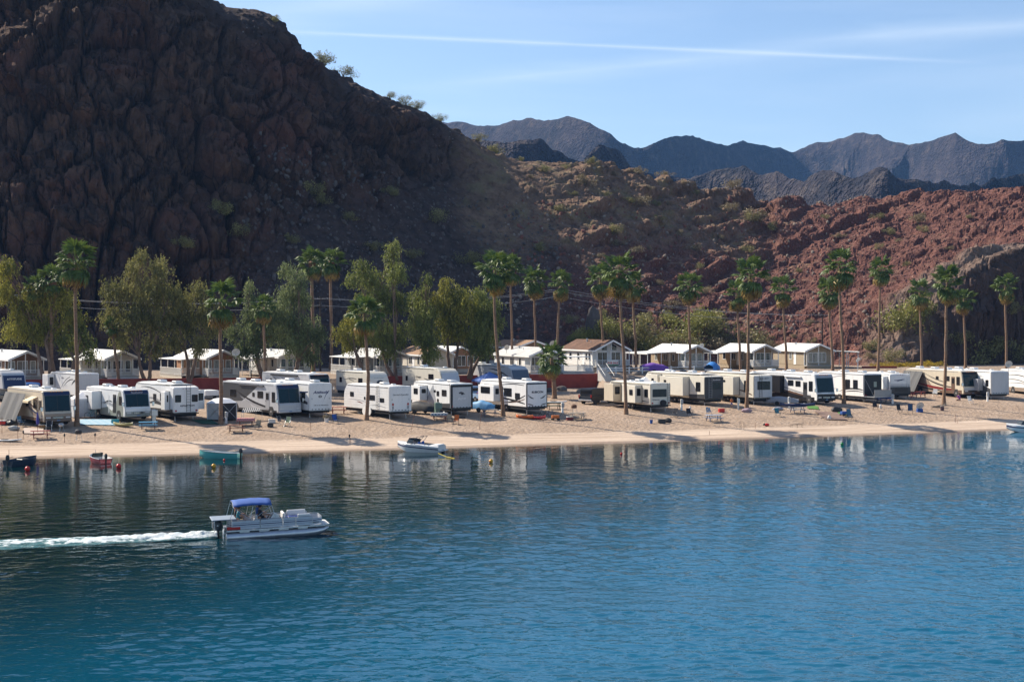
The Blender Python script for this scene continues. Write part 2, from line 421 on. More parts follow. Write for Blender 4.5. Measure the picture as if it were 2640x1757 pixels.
def grid_mesh(name, P, mats, smooth=True, attrs=None):
    """P: rows x cols x 3 array of vertex positions"""
    nr, nc = P.shape[:2]
    idx = np.arange(nr*nc).reshape(nr, nc)
    F = np.stack([idx[:-1, :-1], idx[:-1, 1:], idx[1:, 1:], idx[1:, :-1]], -1).reshape(-1, 4)
    me = bpy.data.meshes.new(name)
    me.vertices.add(nr*nc); me.vertices.foreach_set('co', P.reshape(-1).astype(np.float32))
    me.loops.add(F.size); me.loops.foreach_set('vertex_index', F.reshape(-1).astype(np.int32))
    me.polygons.add(len(F)); me.polygons.foreach_set('loop_start', (np.arange(len(F))*4).astype(np.int32)); me.polygons.foreach_set('loop_total', np.full(len(F), 4, np.int32))
    me.polygons.foreach_set('use_smooth', np.full(len(F), smooth))
    for m in mats: me.materials.append(m)
    me.update(); me.validate()
    for k, a in (attrs or {}).items():
        at_ = me.attributes.new(k, 'FLOAT', 'POINT'); at_.data.foreach_set('value', a.reshape(-1).astype(np.float32))
    return me
def normals_of(P):
    gy, gx = np.gradient(P, axis=0), np.gradient(P, axis=1)
    n = np.cross(gx, gy); n /= np.maximum(np.linalg.norm(n, axis=-1, keepdims=True), 1e-9)
    return n*np.where(n[..., 2:3] < 0, -1, 1)

# ------------------------------------------------------------------ setting materials
def m_sand():
    t = NT('sand'); v = t.coord()
    d = t.attr('dshore')
    a = t.noise(v, 0.35, 4, 0.65); b = t.noise(v, 3.0, 4, 0.7); c = t.noise(v, 14, 2, 0.7)
    col = t.mix(t.ramp(a, [(0.3, 0.0), (0.7, 1.0)]), (0.340, 0.250, 0.180), (0.470, 0.365, 0.280))
    col = t.mix(t.ramp(b, [(0.42, 0.0), (0.62, 1.0)]), t.mix(0.35, col, (0.24, 0.155, 0.105)), col)
    dd = t.math('DIVIDE', t.math('ADD', d, t.math('MULTIPLY', t.math('SUBTRACT', a, 0.5), 2.2)), 60.0)
    beach = t.ramp(dd, [(0.0, 1.0), (6.4/60, 1.0), (7.4/60, 0.0)])
    # wheel ruts and swash lines along the shore
    sv = t.n.new('ShaderNodeCombineXYZ'); t.l.new(d, sv.inputs[0])
    xs = t.sep(t.coord('Object', (0.03, 0.03, 0.03)))[0]; t.l.new(xs, sv.inputs[1])
    ruts = t.noise(sv.outputs[0], 2.6, 4, 0.6)
    bc = t.mix(t.ramp(ruts, [(0.40, 0.0), (0.60, 1.0)]), (0.37, 0.275, 0.205), (0.575, 0.460, 0.358))
    col = t.mix(beach, col, bc)
    wet = t.ramp(t.math('DIVIDE', d, 60.0), [(0.0, 1.0), (0.55/60, 0.9), (1.1/60, 0.0)])
    col = t.mix(t.math('MULTIPLY', wet, 0.6), col, (0.15, 0.095, 0.06))
    road = t.ramp(t.math('DIVIDE', d, 60.0), [(0.6, 0.0), (0.7, 1.0)])
    col = t.mix(t.math('MULTIPLY', road, 0.5), col, (0.30, 0.24, 0.19))
    t.set(Base_Color=col, Roughness=t.math('SUBTRACT', 0.95, t.math('MULTIPLY', wet, 0.5)))
    rough_mask = t.math('SUBTRACT', 1.0, t.math('MULTIPLY', beach, 0.8))
    foot = t.voro(v, 2.3, 'SMOOTH_F1')
    h = t.math('MULTIPLY', t.math('ADD', t.math('ADD', t.math('MULTIPLY', foot, 0.9), b), t.math('MULTIPLY', c, 0.4)), rough_mask)
    h = t.math('ADD', h, t.math('MULTIPLY', t.math('MULTIPLY', ruts, beach), 0.8))
    t.set(Normal=t.bump(h, 0.75, 0.28)); t.b.inputs['Specular IOR Level'].default_value = 0.15
    return t.m
def m_rock():
    t = NT('desert_rock'); v = t.coord()
    red, cliff, cliffr = t.attr('red'), t.attr('cliff'), t.attr('cliffr')
    big = t.noise(v, 0.06, 3, 0.62); mid = t.noise(v, 0.45, 5, 0.7); fine = t.noise(v, 3.2, 3, 0.7)
    # brown volcanic cliff
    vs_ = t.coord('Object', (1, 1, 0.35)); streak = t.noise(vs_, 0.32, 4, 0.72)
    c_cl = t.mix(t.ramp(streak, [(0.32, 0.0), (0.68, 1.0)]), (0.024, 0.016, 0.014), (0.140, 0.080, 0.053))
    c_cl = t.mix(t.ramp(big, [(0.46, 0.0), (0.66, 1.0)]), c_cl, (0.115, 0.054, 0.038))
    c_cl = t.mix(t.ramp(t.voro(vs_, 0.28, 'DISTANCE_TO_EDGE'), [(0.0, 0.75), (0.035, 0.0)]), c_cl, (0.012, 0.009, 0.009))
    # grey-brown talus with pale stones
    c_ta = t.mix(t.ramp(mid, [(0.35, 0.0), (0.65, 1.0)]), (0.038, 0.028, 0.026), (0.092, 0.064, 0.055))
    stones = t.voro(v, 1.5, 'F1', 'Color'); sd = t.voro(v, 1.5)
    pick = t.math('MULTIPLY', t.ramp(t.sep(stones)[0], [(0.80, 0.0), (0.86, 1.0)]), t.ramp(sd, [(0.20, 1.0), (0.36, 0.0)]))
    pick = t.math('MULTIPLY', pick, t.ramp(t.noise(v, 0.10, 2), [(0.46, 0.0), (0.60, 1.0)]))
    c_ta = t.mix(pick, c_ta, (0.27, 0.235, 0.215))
    # red slope
    c_re = t.mix(t.ramp(mid, [(0.33, 0.0), (0.66, 1.0)]), (0.068, 0.029, 0.025), (0.165, 0.071, 0.057))
    c_re = t.mix(t.ramp(fine, [(0.45, 0.0), (0.7, 1.0)]), c_re, (0.26, 0.130, 0.095))
    tan = t.math('MULTIPLY', t.ramp(t.noise(v, 0.14, 3, 0.65), [(0.52, 0.0), (0.66, 1.0)]), t.attr('flat'))
    c_re = t.mix(tan, c_re, (0.30, 0.195, 0.125))
    c_re = t.mix(t.math('MULTIPLY', pick, 0.75), c_re, (0.42, 0.30, 0.23))
    c_pale = t.mix(t.ramp(mid, [(0.35, 0.0), (0.65, 1.0)]), (0.12, 0.078, 0.060), (0.27, 0.195, 0.155))
    c_br = t.mix(t.ramp(mid, [(0.33, 0.0), (0.68, 1.0)]), (0.125, 0.080, 0.056), (0.31, 0.205, 0.138)); c_br = t.mix(t.ramp(t.noise(v, 0.22, 3, 0.6), [(0.5, 0.0), (0.68, 0.8)]), c_br, (0.25, 0.205, 0.105))
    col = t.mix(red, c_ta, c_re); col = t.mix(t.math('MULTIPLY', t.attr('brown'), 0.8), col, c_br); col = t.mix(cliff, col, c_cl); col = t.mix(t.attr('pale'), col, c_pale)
    col = t.mix(cliffr, col, t.mix(mid, (0.05, 0.035, 0.03), (0.13, 0.085, 0.07)))
    t.set(Base_Color=col, Roughness=0.95); t.b.inputs['Specular IOR Level'].default_value = 0.15
    rock = t.voro(v, 0.8, 'F1')
    n2 = t.bump(t.math('ADD', t.math('ADD', t.math('MULTIPLY', mid, 1.6), t.math('MULTIPLY', fine, 0.5)), t.math('MULTIPLY', rock, 0.55)), 0.95, 0.8)
    t.set(Normal=n2)
    return t.m
def m_far():
    t = NT('far_rock'); v = t.coord()
    a = t.noise(v, 0.012, 4, 0.65); b = t.noise(v, 0.06, 4, 0.7)
    col = t.mix(t.ramp(a, [(0.36, 0.0), (0.64, 1.0)]), (0.020, 0.022, 0.032), (0.054, 0.047, 0.056))  # dark bluish tint stands in for shade and haze on the distant slopes
    col = t.mix(t.ramp(b, [(0.5, 0.0), (0.7, 1.0)]), col, (0.100, 0.082, 0.076))
    t.set(Base_Color=col, Roughness=0.95, Normal=t.bump(t.math('ADD', b, t.noise(v, 0.25, 2, 0.7)), 0.9, 9.0)); t.b.inputs['Specular IOR Level'].default_value = 0.1
    return t.m
def m_water():
    t = NT('river_water')
    v = t.coord('Object', (0.85, 1.25, 1))
    big = t.noise(t.coord('Object', (0.012, 0.045, 1)), 1.0, 2, 0.6)
    rip = t.noise(v, 3.2, 2, 0.5); sh = t.attr('shallow'); wind = t.attr('wind')
    h = t.math('MULTIPLY', rip, t.math('MULTIPLY', wind, 0.030))
    deep = t.mix(t.ramp(big, [(0.35, 0.0), (0.65, 1.0)]), (0.0008, 0.072, 0.132), (0.0010, 0.092, 0.172))
    col = t.mix(t.attr('near'), deep, (0.0012, 0.013, 0.015)); col = t.mix(t.math('MULTIPLY', sh, 0.8), col, (0.050, 0.046, 0.027))  # near: dark green by the shore; on the left also the hill's reflection, painted in
    t.set(Base_Color=col, Roughness=0.05, Normal=t.bump(h, 1.0, 1.0), IOR=1.333)
    t.b.inputs['Specular IOR Level'].default_value = 0.5
    return t.m

# ------------------------------------------------------------------ the setting
# beach and campground sheet
xs = np.concatenate([np.linspace(-400, -90, 30), np.linspace(-88, 92, 240), np.linspace(95, 400, 30)])
ds = np.concatenate([np.linspace(-40, -2, 12), np.linspace(-1.5, 22, 70), np.linspace(22.8, 56.6, 44), [56.95, 57.05, 57.6], np.linspace(59, 125, 40)])
GX, GD = np.meshgrid(xs, ds); GY = shore_y(GX)+GD/0.95
GZ = ground_z(GX, GY)
rough = ((GD > 6) & (GD < 56)); GZ = GZ+np.where(rough, 0.035*fbm(GX/0.9, GY/0.9, 0*GX, 3, 7)+0.05*vnoise(GX/3.1, GY/3.1, 0*GX, 5), 0)
GP = np.stack([GX, GY, GZ], -1)
ground = bpy.data.objects.new('beach_ground', grid_mesh('beach_ground', GP, [m_sand()], attrs={'dshore': GD})); COL.objects.link(ground); ground['kind'] = 'structure'
# river
xs = np.concatenate([np.linspace(-700, -60, 24), np.arange(-56, 56.01, 0.135), np.linspace(60, 700, 24)])
yy = [42.0]
while yy[-1] < 166: yy.append(yy[-1]+0.105*(yy[-1]/45)**1.3)
yy = (np.array(yy)-42)/(yy[-1]-42)
WX, WU = np.meshgrid(xs, np.concatenate([np.linspace(-1, -0.06, 14), yy])); S_ = shore_y(WX)+3.0
WY = np.where(WU < 0, 42+WU*102, 42+(S_-42)*np.clip(WU, 0, 1))
shal = 1-np.clip((shore_y(WX)-WY)/7.0, 0, 1)
wd_ = shore_y(WX)-WY; rt = sstep(-22, 26, WX); wn_ = vnoise(WX/16, WY/6, 0*WX, 77)+0.5*vnoise(WX/6, WY/2.5, 0*WX, 78)
wt = np.clip((wd_+wn_*(7-3*rt)-(8+7*rt))/(58-46*rt), 0, 1)
wind = 0.15+0.85*wt*wt*(3-2*wt)*(0.60+0.40*rt)      # sheltered under the cliff on the left, breezier on the right
gust = 0.45+0.55*sstep(-0.35, 0.35, vnoise(WX/30, WY/7, 0*WX, 91)+0.5*vnoise(WX/11, WY/3, 0*WX, 92))
dx_ = WX+0.25*WY*0.15
WZ = wind*gust*(0.036*vnoise(dx_/0.72, WY/0.48, 0*WX, 81)+0.026*vnoise(dx_/0.40+9, WY/0.27, 0*WX, 82)+0.026*vnoise(dx_/2.1, WY/1.35, 0*WX, 83))
WZ = WZ*sstep(0, 3, shore_y(WX)-WY)
river = bpy.data.objects.new('river', grid_mesh('river', np.stack([WX, WY, WZ], -1), [m_water()], attrs={'shallow': shal**1.5, 'near': 1-sstep(8, 112, (shore_y(WX)-WY)+8*vnoise(WX/20, WY/12, 0*WX, 71)+1.8*(WX+3)), 'wind': wind})); COL.objects.link(river); river['kind'] = 'structure'  # near mask spreads out on the left, where the dark hill's reflection is painted
# hillside
tcol = np.concatenate([np.linspace(-0.95, -0.44, 60), np.linspace(-0.4385, 0.4385, 1000), np.linspace(0.44, 0.95, 50)])
yrow = np.concatenate([np.arange(206, 332, 0.5), np.arange(332, 440, 0.9), np.arange(441, 560, 4)])
HT, HYY = np.meshgrid(tcol, yrow); HX = HT*HYY
HZ = hill_h(HX, HYY)
# cut spur: the valley floor behind the homes and a floor under everything far
HZ = np.where(HYY > 440, np.maximum(HZ, 8), HZ)
HPX0 = CX+HT*FPX; rY = np.interp(HPX0, [p[0] for p in RIDGE], [p[2] for p in RIDGE])
HZ = HZ-5.5*sstep(1640, 1760, HPX0)*(1-sstep(1985, 2012, HPX0))*sstep(1.0, 5.5, rY-HYY)*np.exp(-np.clip(rY-HYY-5.5, 0, 99)/16)
rimY = np.interp(HPX0, [2300, 2420, 2530, 2590, 2650, 2900, 3400], [236, 241.0, 245.5, 248.0, 250.8, 261, 275]); cut = sstep(2290, 2420, HPX0)
HZ = HZ-cut*24*(1-sstep(rimY-3.2, rimY+0.6, HYY))
HP = np.stack([HX, HYY, HZ], -1); HN = normals_of(HP)
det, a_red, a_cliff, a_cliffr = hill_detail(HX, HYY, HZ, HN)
HP = HP+HN*det[..., None]
floor_z = ground_z(HP[..., 0], HP[..., 1])-1.6
low = np.minimum(floor_z, 3.2)
HP[..., 2] = np.where(HYY < 330, np.maximum(HP[..., 2], low), HP[..., 2])
HP[..., 2] = np.maximum(HP[..., 2], -6.0)
HN2 = normals_of(HP)
HPX = CX+HX/HYY*FPX
a_flat = sstep(0.80, 0.93, HN2[..., 2])*sstep(1150, 1300, HPX)*(1-0.65*sstep(2000, 2300, HPX))
a_brown = sstep(1130, 1270, HPX+70*vnoise(HX/15, HYY/15, HZ/15, 13))*sstep(20, 34, HP[..., 2]+5*vnoise(HX/9, HYY/9, HZ/9, 14))*(1-sstep(1850, 2050, HPX))
ypal = np.interp(HPX, [2300, 2477, 2525, 2590, 2640, 2900], [0, 2, 4, 6.5, 9.5, 20])
a_pale = sstep(2200, 2330, HPX+60*vnoise(HX/8, HYY/8, HZ/8, 3))*(1-sstep(26, 34, HP[..., 2]+3*vnoise(HX/6, HYY/6, HZ/6, 4)))*(1-sstep(249, 256, HYY-ypal+2*vnoise(HX/5, HYY/5, HZ/5, 15)))
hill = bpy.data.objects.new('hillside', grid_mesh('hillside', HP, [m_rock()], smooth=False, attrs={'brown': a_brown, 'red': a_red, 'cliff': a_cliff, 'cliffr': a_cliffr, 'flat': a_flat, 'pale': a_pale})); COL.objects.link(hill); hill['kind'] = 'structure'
def hill_at(px, py, y0=215, y1=520):
    """the hillside point that shows at a photograph pixel"""
    j = int(np.argmin(np.abs(tcol-(px-CX)/FPX))); col_ = HP[:, j]
    el = (col_[:, 2]-CAM_H)/col_[:, 1]; tgt = (HY-py)/FPX
    k = np.argmax((el >= tgt) & (col_[:, 1] > y0))
    if el[k] < tgt: k = int(np.argmax(el))
    return Vector(col_[k])
# far ranges beyond the saddle
SKY = [(900, 330), (1060, 322), (1175, 320), (1216, 323), (1255, 325), (1293, 324), (1331, 314), (1369, 309), (1401, 317), (1439, 314), (1461, 304), (1497, 312), (1535, 326), (1573, 344), (1605, 366), (1649, 382), (1694, 368), (1745, 355), (1777, 357),
       (1834, 361), (1879, 368), (1936, 371), (1993, 380), (2044, 390), (2095, 377), (2146, 361), (2203, 351), (2267, 352), (2299, 368), (2343, 373), (2388, 365), (2432, 342), (2464, 331), (2490, 352), (2528, 368), (2573, 368), (2640, 357), (2760, 340), (3000, 372)]
MIDR = [(1100, 345), (1296, 366), (1340, 360), (1400, 366), (1425, 392), (1500, 410), (1525, 384), (1560, 376), (1600, 392), (1625, 432), (1700, 455), (1780, 468), (1834, 440), (1880, 431), (1930, 433), (1962, 446), (2000, 440), (2040, 462), (2075, 470), (2100, 447), (2140, 441), (2170, 458), (2200, 462), (2235, 446), (2262, 430), (2288, 431), (2310, 455), (2350, 462), (2420, 470), (2520, 476), (2640, 440), (2800, 430), (3000, 450)]
def range_mesh(name, pts, Y0, depth, foot, noise_amp, lam, sd, ncol=620, nrow=110):
    p = np.array(pts, float); tx = (p[:, 0]-CX)/FPX; te = (HY-p[:, 1])/FPX
    tc_ = np.linspace(-0.35, 0.62, ncol); u = np.linspace(0, 1.6, nrow)
    T, U_ = np.meshgrid(tc_, u)
    el = np.interp(T, tx, te)
    yc = Y0*(1+0.10*np.sin(T*23+sd))          # crest distance
    zc = CAM_H+el*yc
    Yd = yc-depth*(1-U_)
    prof = np.where(U_ <= 1, U_**0.9, 1-(U_-1)*0.9)
    Z = foot+(zc-foot)*prof
    X = T*Yd
    side = sstep(0, 0.15, U_)*(1-0.99*np.exp(-((U_-1)/0.10)**2))
    big = fbm(X/lam, Yd/lam*0.7, Z/lam*0.3, 5, sd, 0.55, True); rid = fbm(X/(lam*0.3), Yd/(lam*0.6), 0*X, 4, sd+5, 0.5, True)
    Z = Z+noise_amp*side*(0.75*(big-1)+0.5*(rid-1))+0.085*noise_amp*rid*np.where(U_ <= 1, 1, 0.3)
    ff, fe = facets(X/(lam*0.42), Yd/(lam*0.42), Z/(lam*0.42), sd+40); Z = Z+noise_amp*0.38*side*(ff-0.9)
    Z = np.maximum(Z, foot-18)
    o = bpy.data.objects.new(name, grid_mesh(name, np.stack([X, Yd, Z], -1), [MATS['far_rock']], smooth=False)); COL.objects.link(o); o['kind'] = 'structure'
    return o
MATS['far_rock'] = m_far()
range_mesh('mountain_range', SKY, 2100, 620, 60, 95, 260, 3)
range_mesh('rock_buttes', MIDR, 880, 320, 12, 34, 70, 11)
mb = MB(); mb.add([(-1450, 430, 6), (1650, 430, 6), (1650, 3250, 6), (-1450, 3250, 6)], [(0, 1, 2, 3)])
mb.build('desert_floor', MATS['far_rock'], kind='structure')

# ------------------------------------------------------------------ terrace: walls, fence, homes
def at_d(px, d):
    """ground point in the photograph column px at distance d from the waterline"""
    Y = 150.0
    for k in range(40): Y = float(shore_y(px_to_x(px, Y)))+d/0.95
    X = px_to_x(px, Y); return Vector((X, Y, gz(X, Y)))
def axis_angle(px): return R(38-11.0*px/1000)
M_WHITE = mat('white_paint', (0.78, 0.78, 0.76), 0.55, var=0.08)
M_TRIM = mat('white_trim', (0.80, 0.80, 0.79), 0.5, var=0.05)
M_POST = mat('white_post', (0.74, 0.74, 0.72), 0.5, var=0.08)
M_CONC = mat('pale_concrete', (0.46, 0.44, 0.41), 0.9, var=0.2, scale=1.5, bumpy=0.3)
M_DARKWIN = mat('window_glass', (0.012, 0.016, 0.020), 0.06, var=0.3, spec=0.6)
M_PALEWIN = mat('curtained_glass', (0.20, 0.21, 0.20), 0.15, var=0.35, spec=0.6)
M_DARK = mat('dark_void', (0.018, 0.017, 0.017), 0.9, var=0.2)
M_METAL = mat('bare_metal', (0.45, 0.46, 0.47), 0.4, 0.8)
M_BLACK = mat('black_plastic', (0.02, 0.02, 0.021), 0.5)
M_RUBBER = mat('tyre_rubber', (0.022, 0.021, 0.021), 0.85)
M_CHROME = mat('chrome', (0.6, 0.61, 0.62), 0.18, 1.0)
def m_siding(name, col, along='Z', pitch=0.2):
    """lapped siding: fine horizontal relief"""
    if name in MATS: return MATS[name]
    t = NT(name); v = t.coord(); z = t.sep(v)[2]
    fr = t.math('FRACT', t.math('DIVIDE', z, pitch))
    n = t.noise(v, 1.4, 4); f = t.ramp(n, [(0.3, 0.0), (0.7, 1.0)])
    t.set(Base_Color=t.mix(f, tuple(c*0.88 for c in col), col), Roughness=0.7, Normal=t.bump(fr, 0.5, 0.03))
    MATS[name] = t.m; return t.m
def m_roof(name, col, seam=0.6):
    if name in MATS: return MATS[name]
    t = NT(name); v = t.coord(); y = t.sep(v)[1]
    fr = t.ramp(t.math('FRACT', t.math('DIVIDE', y, seam)), [(0.0, 1.0), (0.06, 0.0), (0.94, 0.0), (1.0, 1.0)])
    n = t.noise(t.coord('Object', (1, 0.5, 1)), 1.1, 5, 0.65); f = t.ramp(n, [(0.35, 0.0), (0.72, 1.0)])
    t.set(Base_Color=t.mix(f, col, tuple(c*0.74 for c in col)), Roughness=0.65, Normal=t.bump(fr, 0.6, 0.04))
    MATS[name] = t.m; return t.m
def m_shingle(name, c1, c2):
    if name in MATS: return MATS[name]
    t = NT(name); v = t.coord()
    a = t.noise(v, 6.0, 4, 0.7); b = t.noise(v, 0.8, 3)
    t.set(Base_Color=t.mix(t.ramp(t.mix(0.4, a, b), [(0.35, 0.0), (0.66, 1.0)]), c1, c2), Roughness=0.95, Normal=t.bump(a, 0.8, 0.08))
    MATS[name] = t.m; return t.m
ROOF_W = m_roof('white_metal_roof', (0.76, 0.76, 0.74)); ROOF_G = m_roof('grey_white_roof', (0.50, 0.50, 0.49))
ROOF_B = m_shingle('brown_shingle_roof', (0.055, 0.028, 0.018), (0.20, 0.105, 0.065)); ROOF_T = m_shingle('tan_shingle_roof', (0.20, 0.115, 0.065), (0.34, 0.21, 0.125))
def window(parent, face, u0, u1, z0, z1, pos, glass=None, mull=1, frame=None, th=0.05, name='window'):
    """framed window on a wall face: 'L' = plane x=pos facing -x, 'F' = plane y=pos facing -y; pane is its sub-part"""
    f = MB(); g = MB(); w = 0.07
    def bx(m, a0, a1, b0, b1, t0, t1):
        if face == 'L': m.box(pos-t1, pos-t0, a0, a1, b0, b1)
        else: m.box(a0, a1, pos-t1, pos-t0, b0, b1)
    bx(f, u0-w, u1+w, z0-w, z0, -0.01, th); bx(f, u0-w, u1+w, z1, z1+w, -0.01, th); bx(f, u0-w, u0, z0, z1, -0.01, th); bx(f, u1, u1+w, z0, z1, -0.01, th)
    for k in range(1, mull+1):
        c = u0+(u1-u0)*k/(mull+1)
        bx(f, c-0.03, c+0.03, z0, z1, 0.021, th-0.004)
    o = f.build(name, frame or M_TRIM, parent)
    bx(g, u0, u1, z0, z1, 0.0, 0.02); g.build('pane', glass or M_DARKWIN, o)
    return o
def railing(parent, pts, z0, h, m, spacing=0.14):
    """posts, two rails and thin balusters along a run of points (local coords)"""
    bal = MB(); rails = MB()
    for (a, b) in zip(pts[:-1], pts[1:]):
        a = Vector((a[0], a[1], 0)); b = Vector((b[0], b[1], 0)); L = (b-a).length; d = (b-a)/L; n = Vector((-d.y, d.x, 0))
        for (lo, hi) in ((z0+0.07, z0+0.12), (z0+h-0.06, z0+h)):
            q = [a+n*0.03, b+n*0.03, b-n*0.03, a-n*0.03]
            rails.add([(p.x, p.y, lo) for p in q]+[(p.x, p.y, hi) for p in q], [(0, 1, 2, 3), (4, 5, 6, 7), (0, 1, 5, 4), (1, 2, 6, 5), (2, 3, 7, 6), (3, 0, 4, 7)])
        k = int(L/spacing)
        for i in range(k):
            p = a+d*(i+0.5)*L/k; bal.box(p.x-0.017, p.x+0.017, p.y-0.017, p.y+0.017, z0+0.121, z0+h-0.061)
    rails.build('rail', m, parent); bal.build('balusters', m, parent, kind='stuff')
def home(px, d, label, wall, roof, W=4.3, L=11.0, floor=0.55, eave=2.35, rise=0.95, deck=2.4, skirt=None, a=None, glass=None, side_porch=0.0,
         carport_l=0.0, carport_r=0.0, gable_posts=True, wins=None, lwins=((1.5, 2.3), (4.2, 5.6), (8.0, 8.9)), name='mobile_home', vents=True, rail=True, front='big', deck_to=0.0, trim=None):
    """park home: +y runs away from the river along its length, gable end with its porch at y=0"""
    p = at_d(px, d); a = axis_angle(px) if a is None else R(a)
    root = thing(name, label, 'mobile home', (p.x, p.y, p.z), a)
    trim = trim or M_TRIM; skirt = skirt or M_CONC
    hw = W/2; z0 = floor; z1 = floor+eave; zr = z1+rise
    MB().prism([(-hw, z0), (hw, z0), (hw, z1), (0, zr-0.06), (-hw, z1)], 0, L, 'Y').build('wall', wall, root)
    MB().box(-hw+0.05, hw-0.05, 0.05, L-0.05, -1.2, z0-0.003).build('skirting', skirt, root)
    # roof: two slopes with thickness, reaching out over the porch
    ov = 0.35; yf = -deck if gable_posts and deck > 0 else -0.4; r = MB()
    sl = rise/hw; ze = z1-ov*sl
    for sgn in (-1, 1):
        x_e = sgn*(hw+ov)
        prof = [(0, zr), (x_e, ze), (x_e, ze+0.12), (0, zr+0.12)]
        r.prism(prof if sgn > 0 else prof[::-1], yf, L+0.3, 'Y')
    ro = r.build('roof', roof, root)
    f = MB()                                   # gable fascia with dentil-like scallops
    for sgn in (-1, 1):
        f.prism([(0, zr-0.14), (sgn*(hw+ov+0.02), ze-0.14), (sgn*(hw+ov+0.02), ze+0.14), (0, zr+0.14)], yf-0.05, yf-0.003, 'Y')
        f.box(sgn*(hw+ov)-0.02+0.024*sgn, sgn*(hw+ov)+0.02+0.024*sgn, yf-0.05, L+0.32, ze-0.12, ze+0.10)
    f.build('fascia', trim, root)
    if vents:
        v = MB(); v.lathe([(0.12, 0), (0.12, 0.35), (0.2, 0.36), (0.2, 0.48), (0.05, 0.52)], (-0.7, L*0.55, zr-0.25), 8); v.build('roof_vent', M_METAL, root)
        v = MB(); v.lathe([(0.05, 0), (0.05, 0.4)], (-1.1, L*0.35, zr-0.4), 6); v.build('vent_pipe', M_METAL, root)
    g = glass or M_DARKWIN
    if front == 'big':
        for (u0, u1) in (wins or ((-1.75, -0.95), (-0.55, 0.75), (1.15, 1.8))): window(root, 'F', u0, u1, z0+0.45, z0+1.95, 0, g, 0 if u1-u0 < 1 else 1, trim)
    elif front == 'glass':
        for (u0, u1) in ((-1.85, -0.35), (0.25, 1.85)): window(root, 'F', u0, u1, z0+0.1, z0+2.0, 0, g, 1, trim)
        for (u0, u1, b) in ((-1.2, -0.35, 0.25), (0.25, 1.2, 0.25)):
            m = MB(); m.prism([(u0, z1-0.1), (u1, z1-0.1), (u1, z1+(rise*(1-abs(u1)/hw))-0.22), (u0, z1+(rise*(1-abs(u0)/hw))-0.22)], -0.03, 0.0, 'Y'); m.build('gable_pane', g, root)
    dr = MB(); dr.box(-hw-0.04, -hw+0.01, 2.9, 3.75, z0+0.02, z0+2.0); do = dr.build('door', trim, root)
    MB().box(-hw-0.07, -hw-0.041, 3.6, 3.68, z0+0.95, z0+1.05).build('handle', M_METAL, do)
    for (u0, u1) in lwins: window(root, 'L', u0, u1, z0+0.85, z0+1.85, -hw, g, 1 if u1-u0 > 1 else 0, trim)
    for sx in (-1, 1): MB().box(sx*hw-0.06+sx*0.012, sx*hw+0.06+sx*0.012, -0.03, 0.03, z0, z1-0.02).build('corner_trim', trim, root)
    if deck > 0:
        y0 = -deck-deck_to
        MB().box(-hw-0.1, hw+0.1, y0, -0.005, z0-0.16, z0-0.02).build('deck', mat('deck_boards', (0.42, 0.40, 0.37), 0.8, var=0.2, scale=4), root)
        MB().box(-hw, hw, y0+0.06, y0+0.12, -1.2, z0-0.17).build('deck_skirt', skirt, root)
        for x in (-hw+0.02, -hw*0.12, hw-0.02):
            MB().box(x-0.05, x+0.05, yf+0.08, yf+0.18, z0-0.02, (z1-0.02 if abs(x) > 1 else zr-0.2)).build('porch_post', M_POST, root)
        if rail: railing(root, [(-hw-0.05, -0.1), (-hw-0.05, y0+0.06), (hw+0.05, y0+0.06), (hw+0.05, -0.1)], z0-0.02, 0.95, M_POST)
    def awning(x0, x1, ya, yb, zt, posts):
        o = MB(); sg = 1 if x1 > x0 else -1
        o.prism([(x0, zt), (x1, zt-0.22), (x1, zt-0.12), (x0, zt+0.1)] if sg > 0 else [(x1, zt-0.22), (x0, zt), (x0, zt+0.1), (x1, zt-0.12)], ya, yb, 'Y')
        aw = o.build('carport_roof', ROOF_W, root)
        MB().box(min(x1, x1+0.05*sg), max(x1, x1+0.05*sg), ya-0.03, yb+0.03, zt-0.3, zt-0.06).build('gutter', M_TRIM, aw)
        for i in range(posts):
            yy = ya+0.15+(yb-ya-0.3)*i/(posts-1); MB().box(x1-0.1*sg-0.04, x1-0.1*sg+0.04, yy-0.04, yy+0.04, -0.6, zt-0.2).build('carport_post', M_POST, root)
        for i in range(2): MB().box((x0+x1)/2-0.04, (x0+x1)/2+0.04, ya+0.12+(yb-ya-0.3)*i, ya+0.2+(yb-ya-0.3)*i, -0.6, zt-0.1).build('carport_post', M_POST, root)
    if carport_l: awning(-hw-ov-0.03, -hw-carport_l, 0.2, L-1.5, z1-0.14, 4)
    if carport_r: awning(hw+ov+0.03, hw+carport_r, -0.8, L-2.5, z1-0.14, 4)
    if side_porch:
        x1 = -hw-side_porch
        MB().box(x1, -hw-0.12, 0.6, L-1.0, z0-0.16, z0-0.03).build('side_deck', mat('deck_boards', (0.42, 0.40, 0.37)), root)
        MB().box(x1+0.03, x1+0.09, 0.6, L-1.0, -0.8, z0-0.17).build('side_deck_skirt', skirt, root)
        o = MB(); o.prism([(x1-0.1, z1-0.34), (-hw-ov-0.03, z1-0.16), (-hw-ov-0.03, z1-0.06), (x1-0.1, z1-0.24)], 0.4, L-0.8, 'Y'); o.build('porch_roof', ROOF_W, root)
        for i in range(4): yy = 0.7+(L-2.0)*i/3; MB().box(x1+0.05, x1+0.15, yy-0.05, yy+0.05, z0-0.03, z1-0.3).build('porch_post', M_POST, root)
        if rail: railing(root, [(-hw-0.2, 0.66), (x1+0.04, 0.66), (x1+0.04, L-1.06)], z0-0.03, 0.95, M_POST)
    return root
W_TAN = m_siding('tan_siding', (0.34, 0.26, 0.17)); W_CREAM = m_siding('cream_siding', (0.58, 0.54, 0.46)); W_ORANGE = m_siding('orange_tan_siding', (0.36, 0.19, 0.10))
